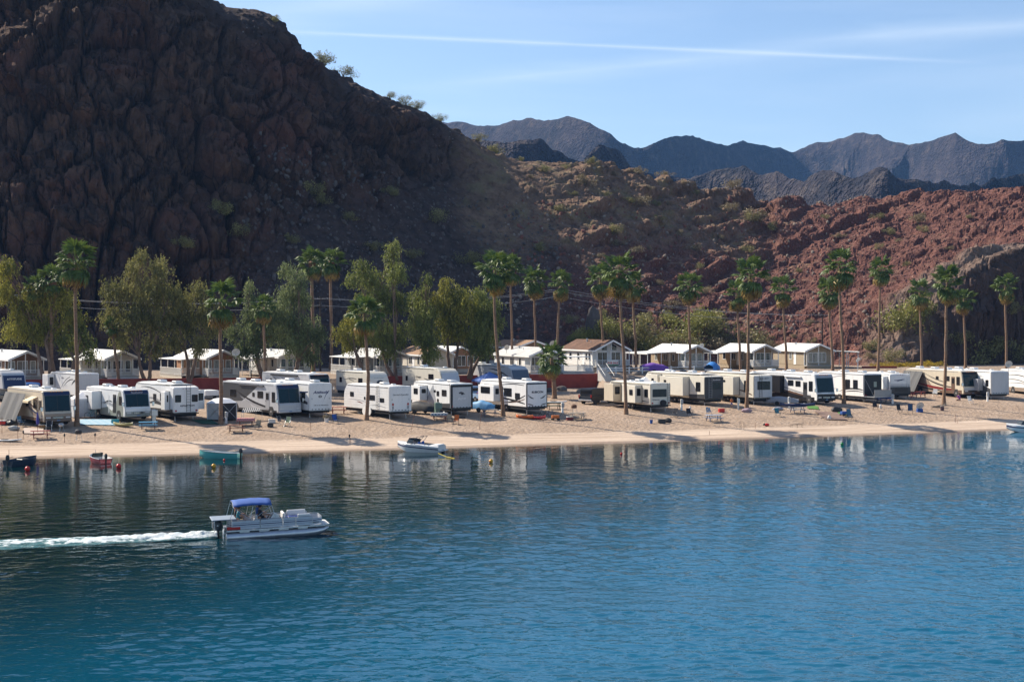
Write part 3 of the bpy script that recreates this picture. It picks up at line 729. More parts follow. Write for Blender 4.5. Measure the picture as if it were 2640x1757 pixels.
W_WHITE = m_siding('white_siding', (0.70, 0.70, 0.68)); W_GREY = m_siding('grey_siding', (0.22, 0.24, 0.26)); W_BROWN = m_siding('brown_siding', (0.20, 0.115, 0.065)); W_KHAKI = m_siding('khaki_siding', (0.33, 0.27, 0.19))
home(56, 61.5, 'brown home with white metal roof behind the dark fifth wheel, leftmost of the homes', W_BROWN, ROOF_W, side_porch=0, glass=M_PALEWIN)
home(302, 61.5, 'cream home with white roof and wraparound white railing behind the white sloped-nose motorhome', W_CREAM, ROOF_W, side_porch=2.6, skirt=m_siding('white_skirting', (0.62, 0.63, 0.64)), glass=M_DARKWIN)
home(562, 61.5, 'orange-tan home with white roof and railed porch above the red wall', W_ORANGE, ROOF_W, side_porch=2.8, skirt=W_CREAM, glass=M_PALEWIN)
home(752, 66, 'low white home with broad pale awning behind two eucalyptus trunks', W_WHITE, ROOF_G, carport_l=4.0, deck=1.5, floor=0.5, rise=0.8, L=12)
home(1000, 64, 'grey home with pale roof and post-lined side porch behind the rounded travel trailer', W_GREY, ROOF_G, side_porch=2.6, L=12, rise=0.85)
home(1128, 69, 'cream home under a reddish-brown shingle roof between eucalyptus trunks', W_CREAM, ROOF_T, deck=0, gable_posts=False, L=10, W=5.0, rise=1.0, front='none', lwins=((1.0, 1.7), (3.9, 5.1), (8.0, 8.7)))
home(1188, 73, 'tan home with white gable trim half hidden by the eucalyptus crowns', W_ORANGE, ROOF_W, deck=0, gable_posts=False, L=9)
home(1396, 61.5, 'white home with grey roof and long railed deck above the red wall', W_WHITE, ROOF_G, W=5.2, L=12, deck=2.2, skirt=W_WHITE, rise=1.05, front='glass')
home(1376, 84, 'home with orange-tan shingle roof, set back behind the grey-roofed white home', W_BROWN, ROOF_T, W=6.0, deck=0, gable_posts=False, rise=1.0, front='none', a=26, floor=1.2)
home(1570, 65, 'white home with brown shingle roof and a for-sale banner on its deck', W_WHITE, ROOF_B, W=5.4, L=12, rise=1.35, floor=0.85, eave=2.45, deck=1.6, side_porch=0, skirt=W_WHITE, front='glass', lwins=((0.8, 1.5), (2.0, 2.6), (5.0, 5.8), (8.0, 8.9)))
home(1782, 66.5, 'tan home with white roof and left carport over the purple boat cover', W_TAN, ROOF_W, carport_l=5.2, L=10.5, skirt=W_KHAKI, glass=M_PALEWIN)
home(1958, 66.5, 'tan home with white roof and left carport over a blue tarp', W_TAN, ROOF_W, carport_l=5.0, L=10.5, skirt=W_KHAKI)
home(2108, 65.5, 'plain khaki home with tall front window and right carport, rightmost of the homes', W_KHAKI, ROOF_W, W=4.7, L=11.5, deck=1.0, carport_r=4.6, skirt=W_KHAKI, rail=False, glass=M_PALEWIN, wins=((-1.6, -0.9), (-0.85, 0.7), (0.75, 1.4)), lwins=((4.5, 5.3),))
# long side deck of the white home with its pergola roof
def side_deck():
    p = at_d(1485, 59.4); root = thing('deck_patio', 'raised white patio deck with railing and flat shade roof above the red wall', 'deck', p, axis_angle(1396))
    z0 = 0.5
    MB().box(-2.4, 2.6, -0.7, 5.0, z0-0.16, z0-0.02).build('deck', MATS['deck_boards'], root)
    MB().box(-2.35, 2.55, -0.66, -0.6, -0.6, z0-0.17).build('deck_skirt', W_WHITE, root)
    MB().box(-2.2, 2.5, 0.2, 4.6, z0+2.1, z0+2.2).build('shade_roof', ROOF_W, root)
    for x in (-2.1, 2.4):
        for y in (0.3, 4.5): MB().box(x-0.05, x+0.05, y-0.05, y+0.05, z0-0.02, z0+2.1).build('post', M_POST, root)
    railing(root, [(-2.35, -0.62), (2.52, -0.62), (2.52, 4.9)], z0-0.02, 0.95, M_POST)
side_deck()
# red retaining wall in runs, each block course capped
def m_redwall():
    t = NT('red_painted_block'); v = t.coord()
    br = t.n.new('ShaderNodeTexBrick'); t.l.new(t.coord('Object', (1, 1, 1), (R(90), 0, 0)), br.inputs['Vector'])
    br.inputs['Scale'].default_value = 1.0; br.inputs['Brick Width'].default_value = 0.4; br.inputs['Row Height'].default_value = 0.2; br.inputs['Mortar Size'].default_value = 0.008
    n = t.noise(v, 0.9, 4, 0.65)
    t.set(Base_Color=t.mix(t.ramp(n, [(0.3, 0.0), (0.7, 1.0)]), (0.20, 0.030, 0.020), (0.30, 0.055, 0.036)), Roughness=0.85, Normal=t.bump(br.outputs['Fac'], -0.3, 0.02))
    return t.m
M_RED = m_redwall()
def wall_run(label, pts, z_top, z_bot=None, th=0.25, cap=True, name='retaining_wall', m=None):
    root = thing(name, label, 'wall', pts[0])
    o = Vector(pts[0]); w = MB(); c = MB()
    for a, b in zip(pts[:-1], pts[1:]):
        a = Vector((a[0], a[1], 0))-Vector((o.x, o.y, 0)); b = Vector((b[0], b[1], 0))-Vector((o.x, o.y, 0)); d = (b-a).normalized(); n = Vector((-d.y, d.x, 0))*th/2
        def ext(m_, n_, za, zb): q = [a-n_, b-n_, b+n_, a+n_]; m_.add([(p.x, p.y, za-o.z) for p in q]+[(p.x, p.y, zb-o.z) for p in q], [(0, 3, 2, 1), (4, 5, 6, 7), (0, 1, 5, 4), (1, 2, 6, 5), (2, 3, 7, 6), (3, 0, 4, 7)])
        ext(w, n, (z_bot if z_bot is not None else o.z-0.8), z_top); ext(c, n*1.25, z_top+0.003, z_top+0.09)
    w.build('wall_face', m or M_RED, root)
    if cap: c.build('coping', m or M_RED, root)
    return root
wl_pts = [at_d(px, 56.9) for px in range(-120, 860, 60)]
wall_run('long dark-red retaining wall below the left homes and behind the motorhomes', [(p.x, p.y, 2.7) for p in wl_pts], 4.75)
wl_pts = [at_d(px, 56.9) for px in range(872, 1561, 43)]
wall_run('red retaining wall below the white deck beside the tilted short palm', [(p.x, p.y, 2.7) for p in wl_pts], 4.75)
q0, q1, q2 = at_d(1590, 55.5), at_d(1690, 55.0), at_d(1730, 55.0)
wall_run('short bright-red wall right of the concrete stairs under the white rail fence', [(q0.x, q0.y, q0.z), (q1.x, q1.y, q0.z)], 4.15, 1.8)
q0, q1 = at_d(2222, 63), at_d(2312, 61)
wall_run('low red wall in front of the yellow flowering bushes', [(q0.x, q0.y, q0.z), (q1.x, q1.y, q0.z)], 5.1, 2.0)
# white rail fence beside the road
def rail_fence():
    pts = [at_d(px, 57.6) for px in (1540, 1562, 1588, 1622, 1656, 1690, 1730, 1790)]
    root = thing('rail_fence', 'low white two-rail fence along the road above the short red wall', 'fence', pts[0]); o = pts[0]
    loc = [p-o for p in pts]
    for p in loc: MB().bbox(p.x-0.08, p.x+0.08, p.y-0.08, p.y+0.08, p.z-0.2, p.z+1.05, 0.02).build('fence_post', M_WHITE, root)
    for a, b in zip(loc[:-1], loc[1:]):
        for h in (0.45, 0.85): MB().tube([a+Vector((0, 0, h)), b+Vector((0, 0, h))], 0.06, 4).build('fence_rail', M_WHITE, root)
rail_fence()
def stairs(label, p, a, w, n, rise, m, handrail=True):
    root = thing('outdoor_stairs', label, 'stairs', p, a)
    for i in range(n): MB().box(-w/2, w/2, i*0.3, n*0.3, i*rise, (i+1)*rise-0.003).build('step', m, root)
    if handrail:
        for x in (-w/2-0.04, w/2+0.04):
            h = MB(); h.tube([(x, 0, 0.9), (x, n*0.3, n*rise+0.9)], 0.025, 6); h.tube([(x, 0.02, 0), (x, 0.02, 0.9)], 0.022, 6); h.tube([(x, n*0.3-0.02, n*rise), (x, n*0.3-0.02, n*rise+0.9)], 0.022, 6); h.build('handrail', M_METAL, root)
p = at_d(1572, 52.6); stairs('concrete steps climbing beside the red wall by the black SUV', p, axis_angle(1560), 1.3, 9, 0.18, M_CONC)
p = at_d(1525, 62.2); p.z = gz(p.x, p.y); stairs('white wooden steps up to the left end of the for-sale home deck', p, axis_angle(1560), 0.9, 5, 0.18, M_WHITE)
p = at_d(1632, 62.2); stairs('dark wooden steps at the right end of the for-sale home deck', p, axis_angle(1560), 0.9, 5, 0.18, mat('brown_wood', (0.16, 0.10, 0.06), 0.8))
# for-sale banner on the deck rail
p = at_d(1577, 63.2); root = thing('sale_banner', 'white banner with red FOR SALE lettering on the deck railing', 'sign', (p.x, p.y, p.z+0.9), axis_angle(1570))
MB().box(-0.95, 0.95, -0.42, -0.39, 0.0, 0.85).build('banner_sheet', mat('banner_white', (0.75, 0.74, 0.70), 0.7), root)
MB().box(-0.95, 0.95, -0.425, -0.421, 0.02, 0.2).build('green_band', mat('banner_green', (0.03, 0.16, 0.06), 0.7), root)
lettering('FOR SALE', 0.40, mat('sign_red', (0.55, 0.02, 0.03), 0.6), root, (0, -0.43, 0.42), (R(90), 0, 0), bold=0.012)
# satellite dishes on roofs
def dish(label, p, r=0.4, az=20, mast=0.8, on=None):
    root = thing('satellite_dish', label, 'satellite dish', p, R(az))
    MB().tube([(0, 0, 0), (0, 0, mast)], 0.03, 6).build('mast', M_METAL, root)
    d = MB(); prof = [(0.02, 0.0), (r*0.5, r*0.08), (r*0.85, r*0.22), (r, r*0.33), (r*0.97, r*0.35), (r*0.5, r*0.12), (0.02, 0.04)]
    d.lathe(prof, (0, 0, 0), 16, 'Y'); o = d.build('reflector', mat('dish_grey', (0.62, 0.61, 0.58), 0.5), root, True); o.location = (0, 0.05, mast+0.1); o.rotation_euler = (R(205), 0, 0)
    f = MB(); f.tube([(0, 0.02, mast-0.1), (0, -0.45, mast+0.05), (0, -0.5, mast+0.25)], 0.018, 5); f.box(-0.05, 0.05, -0.56, -0.46, mast+0.2, mast+0.32); f.build('feed_arm', M_METAL, root)
dish('round white satellite dish on the roof edge of the orange-tan home', at(590, 918, 7.9)+Vector((0, 4.5, -0.4)), 0.55)
dish('satellite dish on the grey roof of the white deck home', at_d(1306, 66)+Vector((0, 0, 3.1)), 0.42)
dish('satellite dish above the gable of the grey-roofed deck home', at_d(1424, 68)+Vector((0, 0, 3.6)), 0.5)
dish('small satellite dish on the roof between the two tan homes', at_d(1808, 68)+Vector((0, 0, 2.9)), 0.42)
# power poles and the lines between them
M_POLE = mat('creosote_pole', (0.045, 0.032, 0.024), 0.9, bumpy=0.3)
def power_pole(label, p, h):
    root = thing('utility_pole', label, 'utility pole', p)
    MB().tube([(0, 0, -0.5), (0, 0, h)], [0.17, 0.11], 8).build('pole', M_POLE, root)
    for z in (h-0.5, h-1.6): MB().box(-1.2, 1.2, -0.06, 0.06, z-0.06, z+0.06).build('crossarm', M_POLE, root)
    for x in (-1.1, -0.4, 0.4, 1.1): MB().lathe([(0.03, 0), (0.06, 0.05), (0.05, 0.16)], (x, 0, h-0.44), 6).build('insulator', mat('porcelain', (0.3, 0.3, 0.3), 0.3), root)
    return Vector(p)+Vector((0, 0, h))
pp = [at_d(20, 88), at_d(826, 82), at_d(1440, 84), at_d(2120, 84)]
tops = [power_pole(l, p, h) for l, p, h in zip(('dark wooden power pole behind the leftmost eucalyptus', 'dark wooden power pole between two eucalyptus crowns by the twin palms', 'dark wooden power pole behind the three clustered palms', 'dark wooden power pole behind the khaki home'), pp, (12, 11.6, 13.2, 9))]
for i, lab in enumerate(('thin power lines crossing the dark cliff behind the left trees', 'thin power lines in front of the shaded talus between the palms', 'thin power lines over the brush behind the right homes')):
    c = MB(); o = tops[i]
    for dx, dz in ((-1.1, -0.3), (1.1, -0.3), (0, -1.4)):
        P = [(tops[i]-o).lerp(tops[i+1]-o, k/12)+Vector((dx, 0, dz-1.1*(1-((k-6)/6)**2))) for k in range(13)]; c.tube(P, 0.022, 4)
    root = c.build('power_line', mat('aluminium_wire', (0.40, 0.40, 0.40), 0.5), label=lab, cat='cable'); root.location = o
# desert boulders along the terrace

# ------------------------------------------------------------------ caravans and motorhomes
def m_gel(name, col, rough=0.28):
    if name in MATS: return MATS[name]
    t = NT(name); v = t.coord()
    st = t.noise(t.coord('Object', (2.2, 2.2, 0.35)), 1.0, 4, 0.6); f = t.ramp(st, [(0.48, 0.0), (0.8, 1.0)])
    t.set(Base_Color=t.mix(f, col, tuple(c*0.86 for c in col)), Roughness=t.math('ADD', t.math('MULTIPLY', st, 0.25), rough-0.08))
    t.b.inputs['Coat Weight'].default_value = 0.25 if sum(col) > 0.2 else 0.0; t.b.inputs['Specular IOR Level'].default_value = 0.5 if sum(col) > 0.2 else 0.25; t.b.inputs['Coat Roughness'].default_value = 0.15
    MATS[name] = t.m; return t.m
G_WHITE = m_gel('white_gelcoat', (0.76, 0.76, 0.75)); G_TAN = m_gel('tan_gelcoat', (0.56, 0.49, 0.38)); G_CREAM = m_gel('cream_gelcoat', (0.66, 0.62, 0.53))
G_GREY = m_gel('grey_gelcoat', (0.33, 0.34, 0.36)); G_DGREY = m_gel('charcoal_gelcoat', (0.055, 0.056, 0.06)); G_BLACK = m_gel('black_gelcoat', (0.016, 0.016, 0.018)); G_BROWN = m_gel('brown_gelcoat', (0.13, 0.075, 0.05))
G_SAGE = m_gel('sage_gelcoat', (0.28, 0.29, 0.25)); G_MAROON = m_gel('maroon_gelcoat', (0.17, 0.02, 0.02)); G_SILVER = m_gel('silver_gelcoat', (0.46, 0.47, 0.49)); G_BLUE = m_gel('navy_gelcoat', (0.025, 0.04, 0.10)); G_MUSHROOM = m_gel('mushroom_gelcoat', (0.26, 0.20, 0.155))
G_ROOF = mat('rv_roof_membrane', (0.70, 0.70, 0.69), 0.7, var=0.2, scale=1.2)
RV_GLASS = mat('tinted_rv_glass', (0.010, 0.011, 0.013), 0.08, var=0.2, spec=0.3)
WSHIELD = mat('windscreen_glass', (0.004, 0.026, 0.036), 0.07, var=0.3, spec=0.22)
M_UNDER = mat('underbody', (0.012, 0.012, 0.012), 0.9)
M_LAMP_R = mat('red_lens', (0.35, 0.012, 0.01), 0.25); M_LAMP_W = mat('clear_lens', (0.6, 0.6, 0.6), 0.12); M_LAMP_A = mat('amber_lens', (0.55, 0.2, 0.02), 0.25)
M_TARP = mat('grey_tarp', (0.10, 0.10, 0.10), 0.85, var=0.25, scale=0.8, bumpy=0.4)
LET_DK = mat('dark_lettering', (0.02, 0.022, 0.035), 0.5); LET_W = mat('white_lettering', (0.7, 0.7, 0.7), 0.5)
def swoosh(y0, z0, y1, z1, bulge, w, n=12, head=0.15):
    """curved blade decal outline in the (y, z) plane"""
    up, lo = [], []
    for i in range(n+1):
        t = i/n; y = y0+(y1-y0)*t; z = z0+(z1-z0)*t+bulge*4*t*(1-t); ww = w*math.sin(math.pi*(head+(1-head)*t))**0.8*0.5 if t < 1 else 0.0
        up.append((y, z+ww)); lo.append((y, z-ww-0.004))
    return up+lo[::-1]
def bev_prism(poly, x0, x1, off=0.07, seg=2):
    mb = MB().prism(poly, x0, x1, 'X')
    bm = bmesh.new(); vs_ = [bm.verts.new(p) for p in mb.v]
    for f in mb.f: bm.faces.new([vs_[i] for i in f])
    bmesh.ops.recalc_face_normals(bm, faces=bm.faces[:])
    es = [e for e in bm.edges if len(e.link_faces) == 2 and e.calc_face_angle(0) > 0.35]
    bmesh.ops.bevel(bm, geom=es, offset=off, segments=seg, affect='EDGES', clamp_overlap=True)
    out = MB(); bm.verts.index_update(); out.add([v.co for v in bm.verts], [[v.index for v in f.verts] for f in bm.faces]); bm.free(); return out
WHEEL_ME = {}
def wheel(parent, x, y, r=0.38, w=0.22):
    if r not in WHEEL_ME:
        t = MB().lathe([(r*0.62, 0.0), (r*0.95, 0.0), (r, 0.03), (r, w-0.03), (r*0.95, w), (r*0.62, w)], (0, 0, 0), 18, 'X').mesh('tyre', M_RUBBER, True)
        c = MB().lathe([(0.02, -0.005), (r*0.25, -0.012), (r*0.3, 0.03), (r*0.6, 0.04), (r*0.63, 0.01), (r*0.63, w-0.02), (0.02, w-0.02)], (0, 0, 0), 14, 'X').mesh('rim', mat('alloy_rim', (0.5, 0.5, 0.5), 0.35, 0.7), True)
        WHEEL_ME[r] = (t, c)
    t, c = WHEEL_ME[r]; o = inst('wheel', t, parent, (x, y, r)); inst('rim', c, o); return o
def roof_ac(parent, x, y, z, m=None, L=0.95):
    o = MB().bbox(x-0.36, x+0.36, y-L/2, y+L/2, z, z+0.30, 0.08).build('air_conditioner', m or G_WHITE, parent)
    g = MB()
    for i in range(4): g.box(x-0.364, x-0.361, y-L/2+0.12+i*0.19, y-L/2+0.24+i*0.19, z+0.07, z+0.2)
    g.build('grille', M_BLACK, o)
def ladder(parent, x0, x1, y, z0, z1, m=None, name='ladder'):
    g = MB()
    for x in (x0, x1): g.tube([(x, y+0.05, z1+0.25), (x, y-0.02, z1+0.1), (x, y-0.05, z1-0.1), (x, y-0.05, z0)], 0.018, 6)
    n = int((z1-z0)/0.3)
    for i in range(n): g.tube([(x0, y-0.05, z0+0.15+i*0.3), (x1, y-0.05, z0+0.15+i*0.3)], 0.014, 5)
    g.build(name, m or M_BLACK, parent)
def decal(parent, pts, m, x, layer=0, name='stripe'):
    MB().prism(pts, x-0.004-0.0035*layer, x-0.0005-0.0035*layer, 'X').build(name, m, parent)
def slide(root, x, y0, y1, z0, z1, depth, m, wins=(), endwin=False, tan=None):
    s_ = MB().bbox(x-depth, x+0.05, y0, y1, z0, z1, 0.03).build('slide_out', m, root)
    fr = MB(); e = 0.05
    for (a0, a1, b0, b1) in ((y0-e, y1+e, z1, z1+e), (y0-e, y1+e, z0-e, z0), (y0-e, y0, z0, z1), (y1, y1+e, z0, z1)): fr.box(x-0.03, x+0.01, a0, a1, b0, b1)
    fr.build('slide_trim', M_BLACK, s_)
    for (a0, a1, b0, b1) in wins: rv_window(s_, 'L', a0, a1, b0, b1, x-depth)
    if endwin: rv_window(s_, 'F', x-depth+0.2, x-0.18, z0+0.85, z1-0.35, y0)
    return s_
def rv_window(parent, face, u0, u1, z0, z1, pos, name='window'):
    """rounded dark window; frame with the pane as sub-part unless it is already on a part"""
    c = 0.06; poly = [(u0+c, z0), (u1-c, z0), (u1, z0+c), (u1, z1-c), (u1-c, z1), (u0+c, z1), (u0, z1-c), (u0, z0+c)]
    f = MB(); g = MB(); k = 0.045
    inn = [(u0+k+c, z0+k), (u1-k-c, z0+k), (u1-k, z0+k+c), (u1-k, z1-k-c), (u1-k-c, z1-k), (u0+k+c, z1-k), (u0+k, z1-k-c), (u0+k, z0+k+c)]
    if face == 'L': f.prism(poly, pos-0.022, pos+0.004, 'X'); g.prism(inn, pos-0.027, pos-0.0225, 'X')
    else: f.prism(poly, pos-0.022, pos+0.004, 'Y'); g.prism(inn, pos-0.027, pos-0.0225, 'Y')
    o = f.build(name, M_BLACK, parent)
    if parent.type == 'EMPTY': g.build('pane', RV_GLASS, o)
    else: g.build('pane', RV_GLASS, parent)
    return o
def rv(kind, name, label, cat, face, gy, L, zt, a, body=None, W=2.5, lower=None, decals=(), wins=(), slides=(), acs=(0.35,), cap=None, dx=0.0, g=None, wheels=True, lower_h=0.0, roofm=None, skirt_z=None, rear=None, z=None, roof_extra=True, group=None):
    """kind: tt = trailer with its flat rear towards the river, fw = fifth wheel with its rear, cap = trailer with its sloped nose, mh = motorhome with its windscreen"""
    pxc = (face[0]+face[1])/2; p = at(pxc, gy) if z is None else at(pxc, gy, z); a = R(a)
    # the ground pixel marks the near face, which is the local origin
    fw_ = Vector((-math.sin(a), math.cos(a), 0)); q_ = p+fw_*L*(0.45 if kind != 'mh' else 0.32); p.z = max(p.z, gz(q_.x, q_.y)+0.04)   # level on its wheels and jacks
    root = thing(name, label, cat, (p.x, p.y, p.z), a, group)
    root.scale = (1.14, 1.03, 0.97)
    body = body or G_WHITE; hw = W/2; zb = {'tt': 0.62, 'fw': 0.72, 'cap': 0.70, 'mh': 0.42}[kind]
    if kind == 'tt': prof = [(0, zb), (0, zt-0.05), (0.12, zt), (L-0.7, zt), (L-0.15, zt-0.7), (L, zt-1.3), (L, zb)]
    elif kind == 'fw': prof = [(0, zb), (0, zt-0.32), (0.9, zt-0.14), (L-2.8, zt), (L-0.9, zt-0.05), (L-0.1, zt-0.9), (L, 1.7), (L-2.6, 1.62), (L-2.75, zb)]
    elif kind == 'cap': prof = [(0.0, 1.55), (0.10, 2.1), (0.45, zt-0.55), (1.1, zt-0.10), (2.6, zt), (L, zt-0.1), (L, zb), (2.4, zb), (2.2, 1.5)] if cap != 'tt' else [(0.0, zb), (0.0, 1.5), (0.22, 2.3), (0.75, zt-0.22), (1.4, zt), (L, zt), (L, zb)]
    else: prof = [(0.10, zb), (0.0, 0.62), (0.0, 1.28), (0.10, 1.42), (0.42, zt-0.42), (0.62, zt-0.10), (1.0, zt), (L, zt), (L, zb)]
    bo = bev_prism(prof, -hw, hw).build('body', body, root, True)
    # roof membrane, slightly inset and crowned
    ys0, ys1 = {'tt': (0.25, L-0.8), 'fw': (1.0, L-1.0), 'cap': (1.9, L-0.15), 'mh': (1.2, L-0.15)}[kind]
    MB().loft([[(-hw+0.12, y, zt-0.02), (hw-0.12, y, zt-0.02), (hw*0.5, y, zt+0.05), (-hw*0.5, y, zt+0.05)] for y in (ys0, ys1)]).build('roof', roofm or G_ROOF, root)
    for f in acs: roof_ac(root, 0.0, ys0+(ys1-ys0)*f, zt+0.052, G_WHITE)
    if roof_extra:
        MB().bbox(-0.25, 0.15, L*0.62, L*0.62+0.4, zt+0.05, zt+0.2, 0.03).build('roof_vent', G_WHITE, root); MB().bbox(0.2, 0.6, L*0.2, L*0.2+0.4, zt+0.05, zt+0.19, 0.03).build('roof_vent', G_WHITE, root)
    MB().box(-hw+0.12, hw-0.12, 0.25, (L-2.9 if kind == 'fw' else L-0.2) if kind != 'cap' else L-0.2, 0.30, zb-0.003).build('chassis', M_UNDER, root)
    for i, (m, pts) in enumerate(decals): decal(root, pts, m, -hw, i)
    for w in wins: rv_window(root, 'L', *w, -hw)
    for s_ in slides:
        slide(root, -hw, s_['y'][0], s_['y'][1], s_.get('z', (0.95, zt-0.4))[0], s_.get('z', (0.95, zt-0.4))[1], s_.get('d', 0.75), s_.get('m', body), s_.get('wins', ()), s_.get('end', False))
    # drip-rail trim along the roof edge and lower rub rail
    MB().box(-hw-0.022, -hw-0.001, ys0, ys1, zt-0.16, zt-0.11).build('gutter_rail', M_BLACK if kind != 'mh' else G_GREY, root)
    if wheels:
        r = 0.36 if kind != 'mh' else 0.5
        ys = (L*0.40, L*0.40+0.86) if kind in ('tt', 'fw') else ((L*0.60, L*0.60+0.86) if kind == 'cap' else (1.55, L-3.2))
        for y in ys:
            MB().prism([(y-r-0.08, zb-0.0), (y-r-0.02, r+0.28), (y-r*0.6, r*2+0.06), (y+r*0.6, r*2+0.06), (y+r+0.02, r+0.28), (y+r+0.08, zb-0.0)], -hw-0.012, -hw+0.02, 'X').build('wheel_arch', M_BLACK, root)
            wheel(root, -hw+0.0-0.02, y, r, 0.24); wheel(root, hw-0.22, y, r, 0.24)
    # near end
    if kind in ('tt', 'fw'):
        MB().box(-hw+0.05, hw-0.05, -0.16, -0.012, zb-0.16, zb-0.04).build('bumper', M_BLACK, root)
        for sx in (-1, 1): MB().bbox(sx*(hw-0.24)-0.09, sx*(hw-0.24)+0.09, -0.04, -0.002, zb+0.12, zb+0.3, 0.015).build('tail_light', M_LAMP_R, root)
        for x in (-0.3, 0, 0.3): MB().box(x-0.05, x+0.05, -0.03, -0.002, (zt if kind == 'tt' else zt-0.3)-0.17, (zt if kind == 'tt' else zt-0.3)-0.13).build('marker_light', M_LAMP_R, root)
        for sx in (-1, 1): MB().tube([(sx*(hw-0.35), 0.5, -0.45), (sx*(hw-0.35), 0.5, zb-0.02)], 0.04, 6).build('stabiliser_jack', M_METAL, root)
    if kind == 'cap' and wheels:
        for sx in (-1, 1): MB().tube([(sx*(hw-0.4), 2.7, -0.3), (sx*(hw-0.4), 2.7, zb)], 0.06, 6).build('landing_leg', M_METAL, root)
    return root, hw, zb
def ramp_rear(root, hw, zb, zt, m, frame=None, dark_frame=True, lad=None, inset=0.1):
    """toy-hauler rear: framed ramp door with hinges"""
    fr = MB(); fm = frame or (G_DGREY if dark_frame else G_WHITE); k = inset
    for (x0, x1, z0, z1) in ((-hw+0.02, hw-0.02, zt-0.2-k, zt-0.12), (-hw+0.02, -hw+0.02+k, zb+0.05, zt-0.2-k), (hw-0.02-k, hw-0.02, zb+0.05, zt-0.2-k), (-hw+0.02, hw-0.02, zb-0.03, zb+0.05)): fr.box(x0, x1, -0.03, -0.004, z0, z1)
    fr.build('ramp_frame', fm, root)
    d = MB().bbox(-hw+0.03+k, hw-0.03-k, -0.045, -0.006, zb+0.06, zt-0.21-k, 0.012).build('ramp_door', m, root)
    for i in range(6): x = -hw+0.35+i*(2*hw-0.7)/5; MB().box(x-0.06, x+0.06, -0.07, -0.0455, zb+0.06, zb+0.14).build('hinge', M_BLACK, d)
    for sx in (-1, 1): MB().box(sx*(hw-0.3)-0.04, sx*(hw-0.3)+0.04, -0.075, -0.0455, zb+1.2, zb+1.4).build('latch', M_METAL, d)
    return d
def mh_front(root, hw, zt, face_m, low_m, cap_m, glass=None, grille=True, split=True):
    """windscreen, cap, grille, lamps, bumper, mirrors and wipers of a motorhome"""
    z0, z1 = 1.50, zt-0.52
    def fy(z): return 0.10+(z-1.42)/(zt-0.42-1.42)*0.32
    g = MB(); pa = [(fy(z0)-0.03, z0), (fy(z0)+0.02, z0), (fy(z1)+0.02, z1), (fy(z1)-0.03, z1)]
    ws = MB().prism(pa, -hw+0.14, hw-0.14, 'X').build('windscreen', glass or WSHIELD, root)
    if split: MB().prism([(fy(z0)-0.036, z0), (fy(z0)-0.031, z0), (fy(z1)-0.031, z1), (fy(z1)-0.036, z1)], -0.02, 0.02, 'X').build('divider', M_BLACK, ws)
    for x in (-0.75, 0.35): MB().tube([(x, fy(z0)-0.05, z0-0.05), (x+0.5, fy(z0+0.4)-0.06, z0+0.35)], 0.014, 4).build('wiper', M_BLACK, ws)
    MB().prism([(fy(z1)-0.025, z1+0.02), (fy(z1)+0.03, z1+0.02), (0.62, zt-0.12), (0.56, zt-0.12)], -hw+0.10, hw-0.10, 'X').build('front_cap', cap_m, root)
    for x in (-0.5, -0.25, 0, 0.25, 0.5): MB().box(x-0.05, x+0.05, 0.47, 0.56, zt-0.16, zt-0.10).build('marker_light', M_LAMP_A, root)
    MB().box(-hw+0.06, hw-0.06, -0.012, -0.001, 0.98, 1.27).build('nose_panel', face_m, root)
    MB().box(-hw+0.06, hw-0.06, -0.014, -0.001, 0.66, 0.975).build('lower_panel', low_m, root)
    for sx in (-1, 1): MB().bbox(sx*(hw-0.36)-0.22, sx*(hw-0.36)+0.22, -0.05, -0.016, 0.78, 0.93, 0.03).build('headlight', M_LAMP_W, root)
    if grille:
        gr = MB().bbox(-0.5, 0.5, -0.045, -0.016, 0.74, 0.96, 0.03).build('grille', M_BLACK, root)
        for k in range(3): MB().box(-0.47, 0.47, -0.052, -0.0455, 0.775+k*0.06, 0.795+k*0.06).build('grille_bar', M_CHROME, gr)
    MB().bbox(-hw+0.03, hw-0.03, -0.12, 0.08, 0.42, 0.655, 0.05).build('bumper', low_m, root)
    MB().box(-0.15, 0.15, -0.135, -0.121, 0.5, 0.62).build('number_plate', mat('plate_blue', (0.12, 0.2, 0.35), 0.5), root)
    for sx in (-1, 1):
        m = MB(); m.tube([(sx*(hw-0.02), 0.25, 1.95), (sx*(hw+0.22), 0.0, 1.98)], 0.025, 6); o = m.build('mirror_arm', M_BLACK, root)
        MB().bbox(sx*(hw+0.22)-0.11, sx*(hw+0.22)+0.11, -0.10, 0.06, 1.55, 1.98, 0.04).build('mirror', M_CHROME, o)
def side_door(root, hw, y0, y1, m, zb=0.75, zt_=2.75):
    d = MB().bbox(-hw-0.02, -hw+0.01, y0, y1, zb, zt_, 0.015).build('door', m, root)
    rv_window(d, 'L', y0+0.12, y1-0.12, zb+1.05, zt_-0.2, -hw-0.02)
    MB().box(-hw-0.06, -hw-0.021, y1-0.12, y1-0.06, zb+0.85, zb+1.0).build('handle', M_CHROME, d)
def pod_lettering(root, text, x, z, size, m, y=-0.05, shear=0.0, bold=0.0, width=None): return lettering(text, size, m, root, (x, y, z), (R(90), 0, 0), shear, bold, width=width)
def side_lettering(root, text, y, z, size, m, hw, shear=0.0, width=None): return lettering(text, size, m, root, (-hw-0.03, y, z), (R(90), 0, R(-90)), shear, width=width)

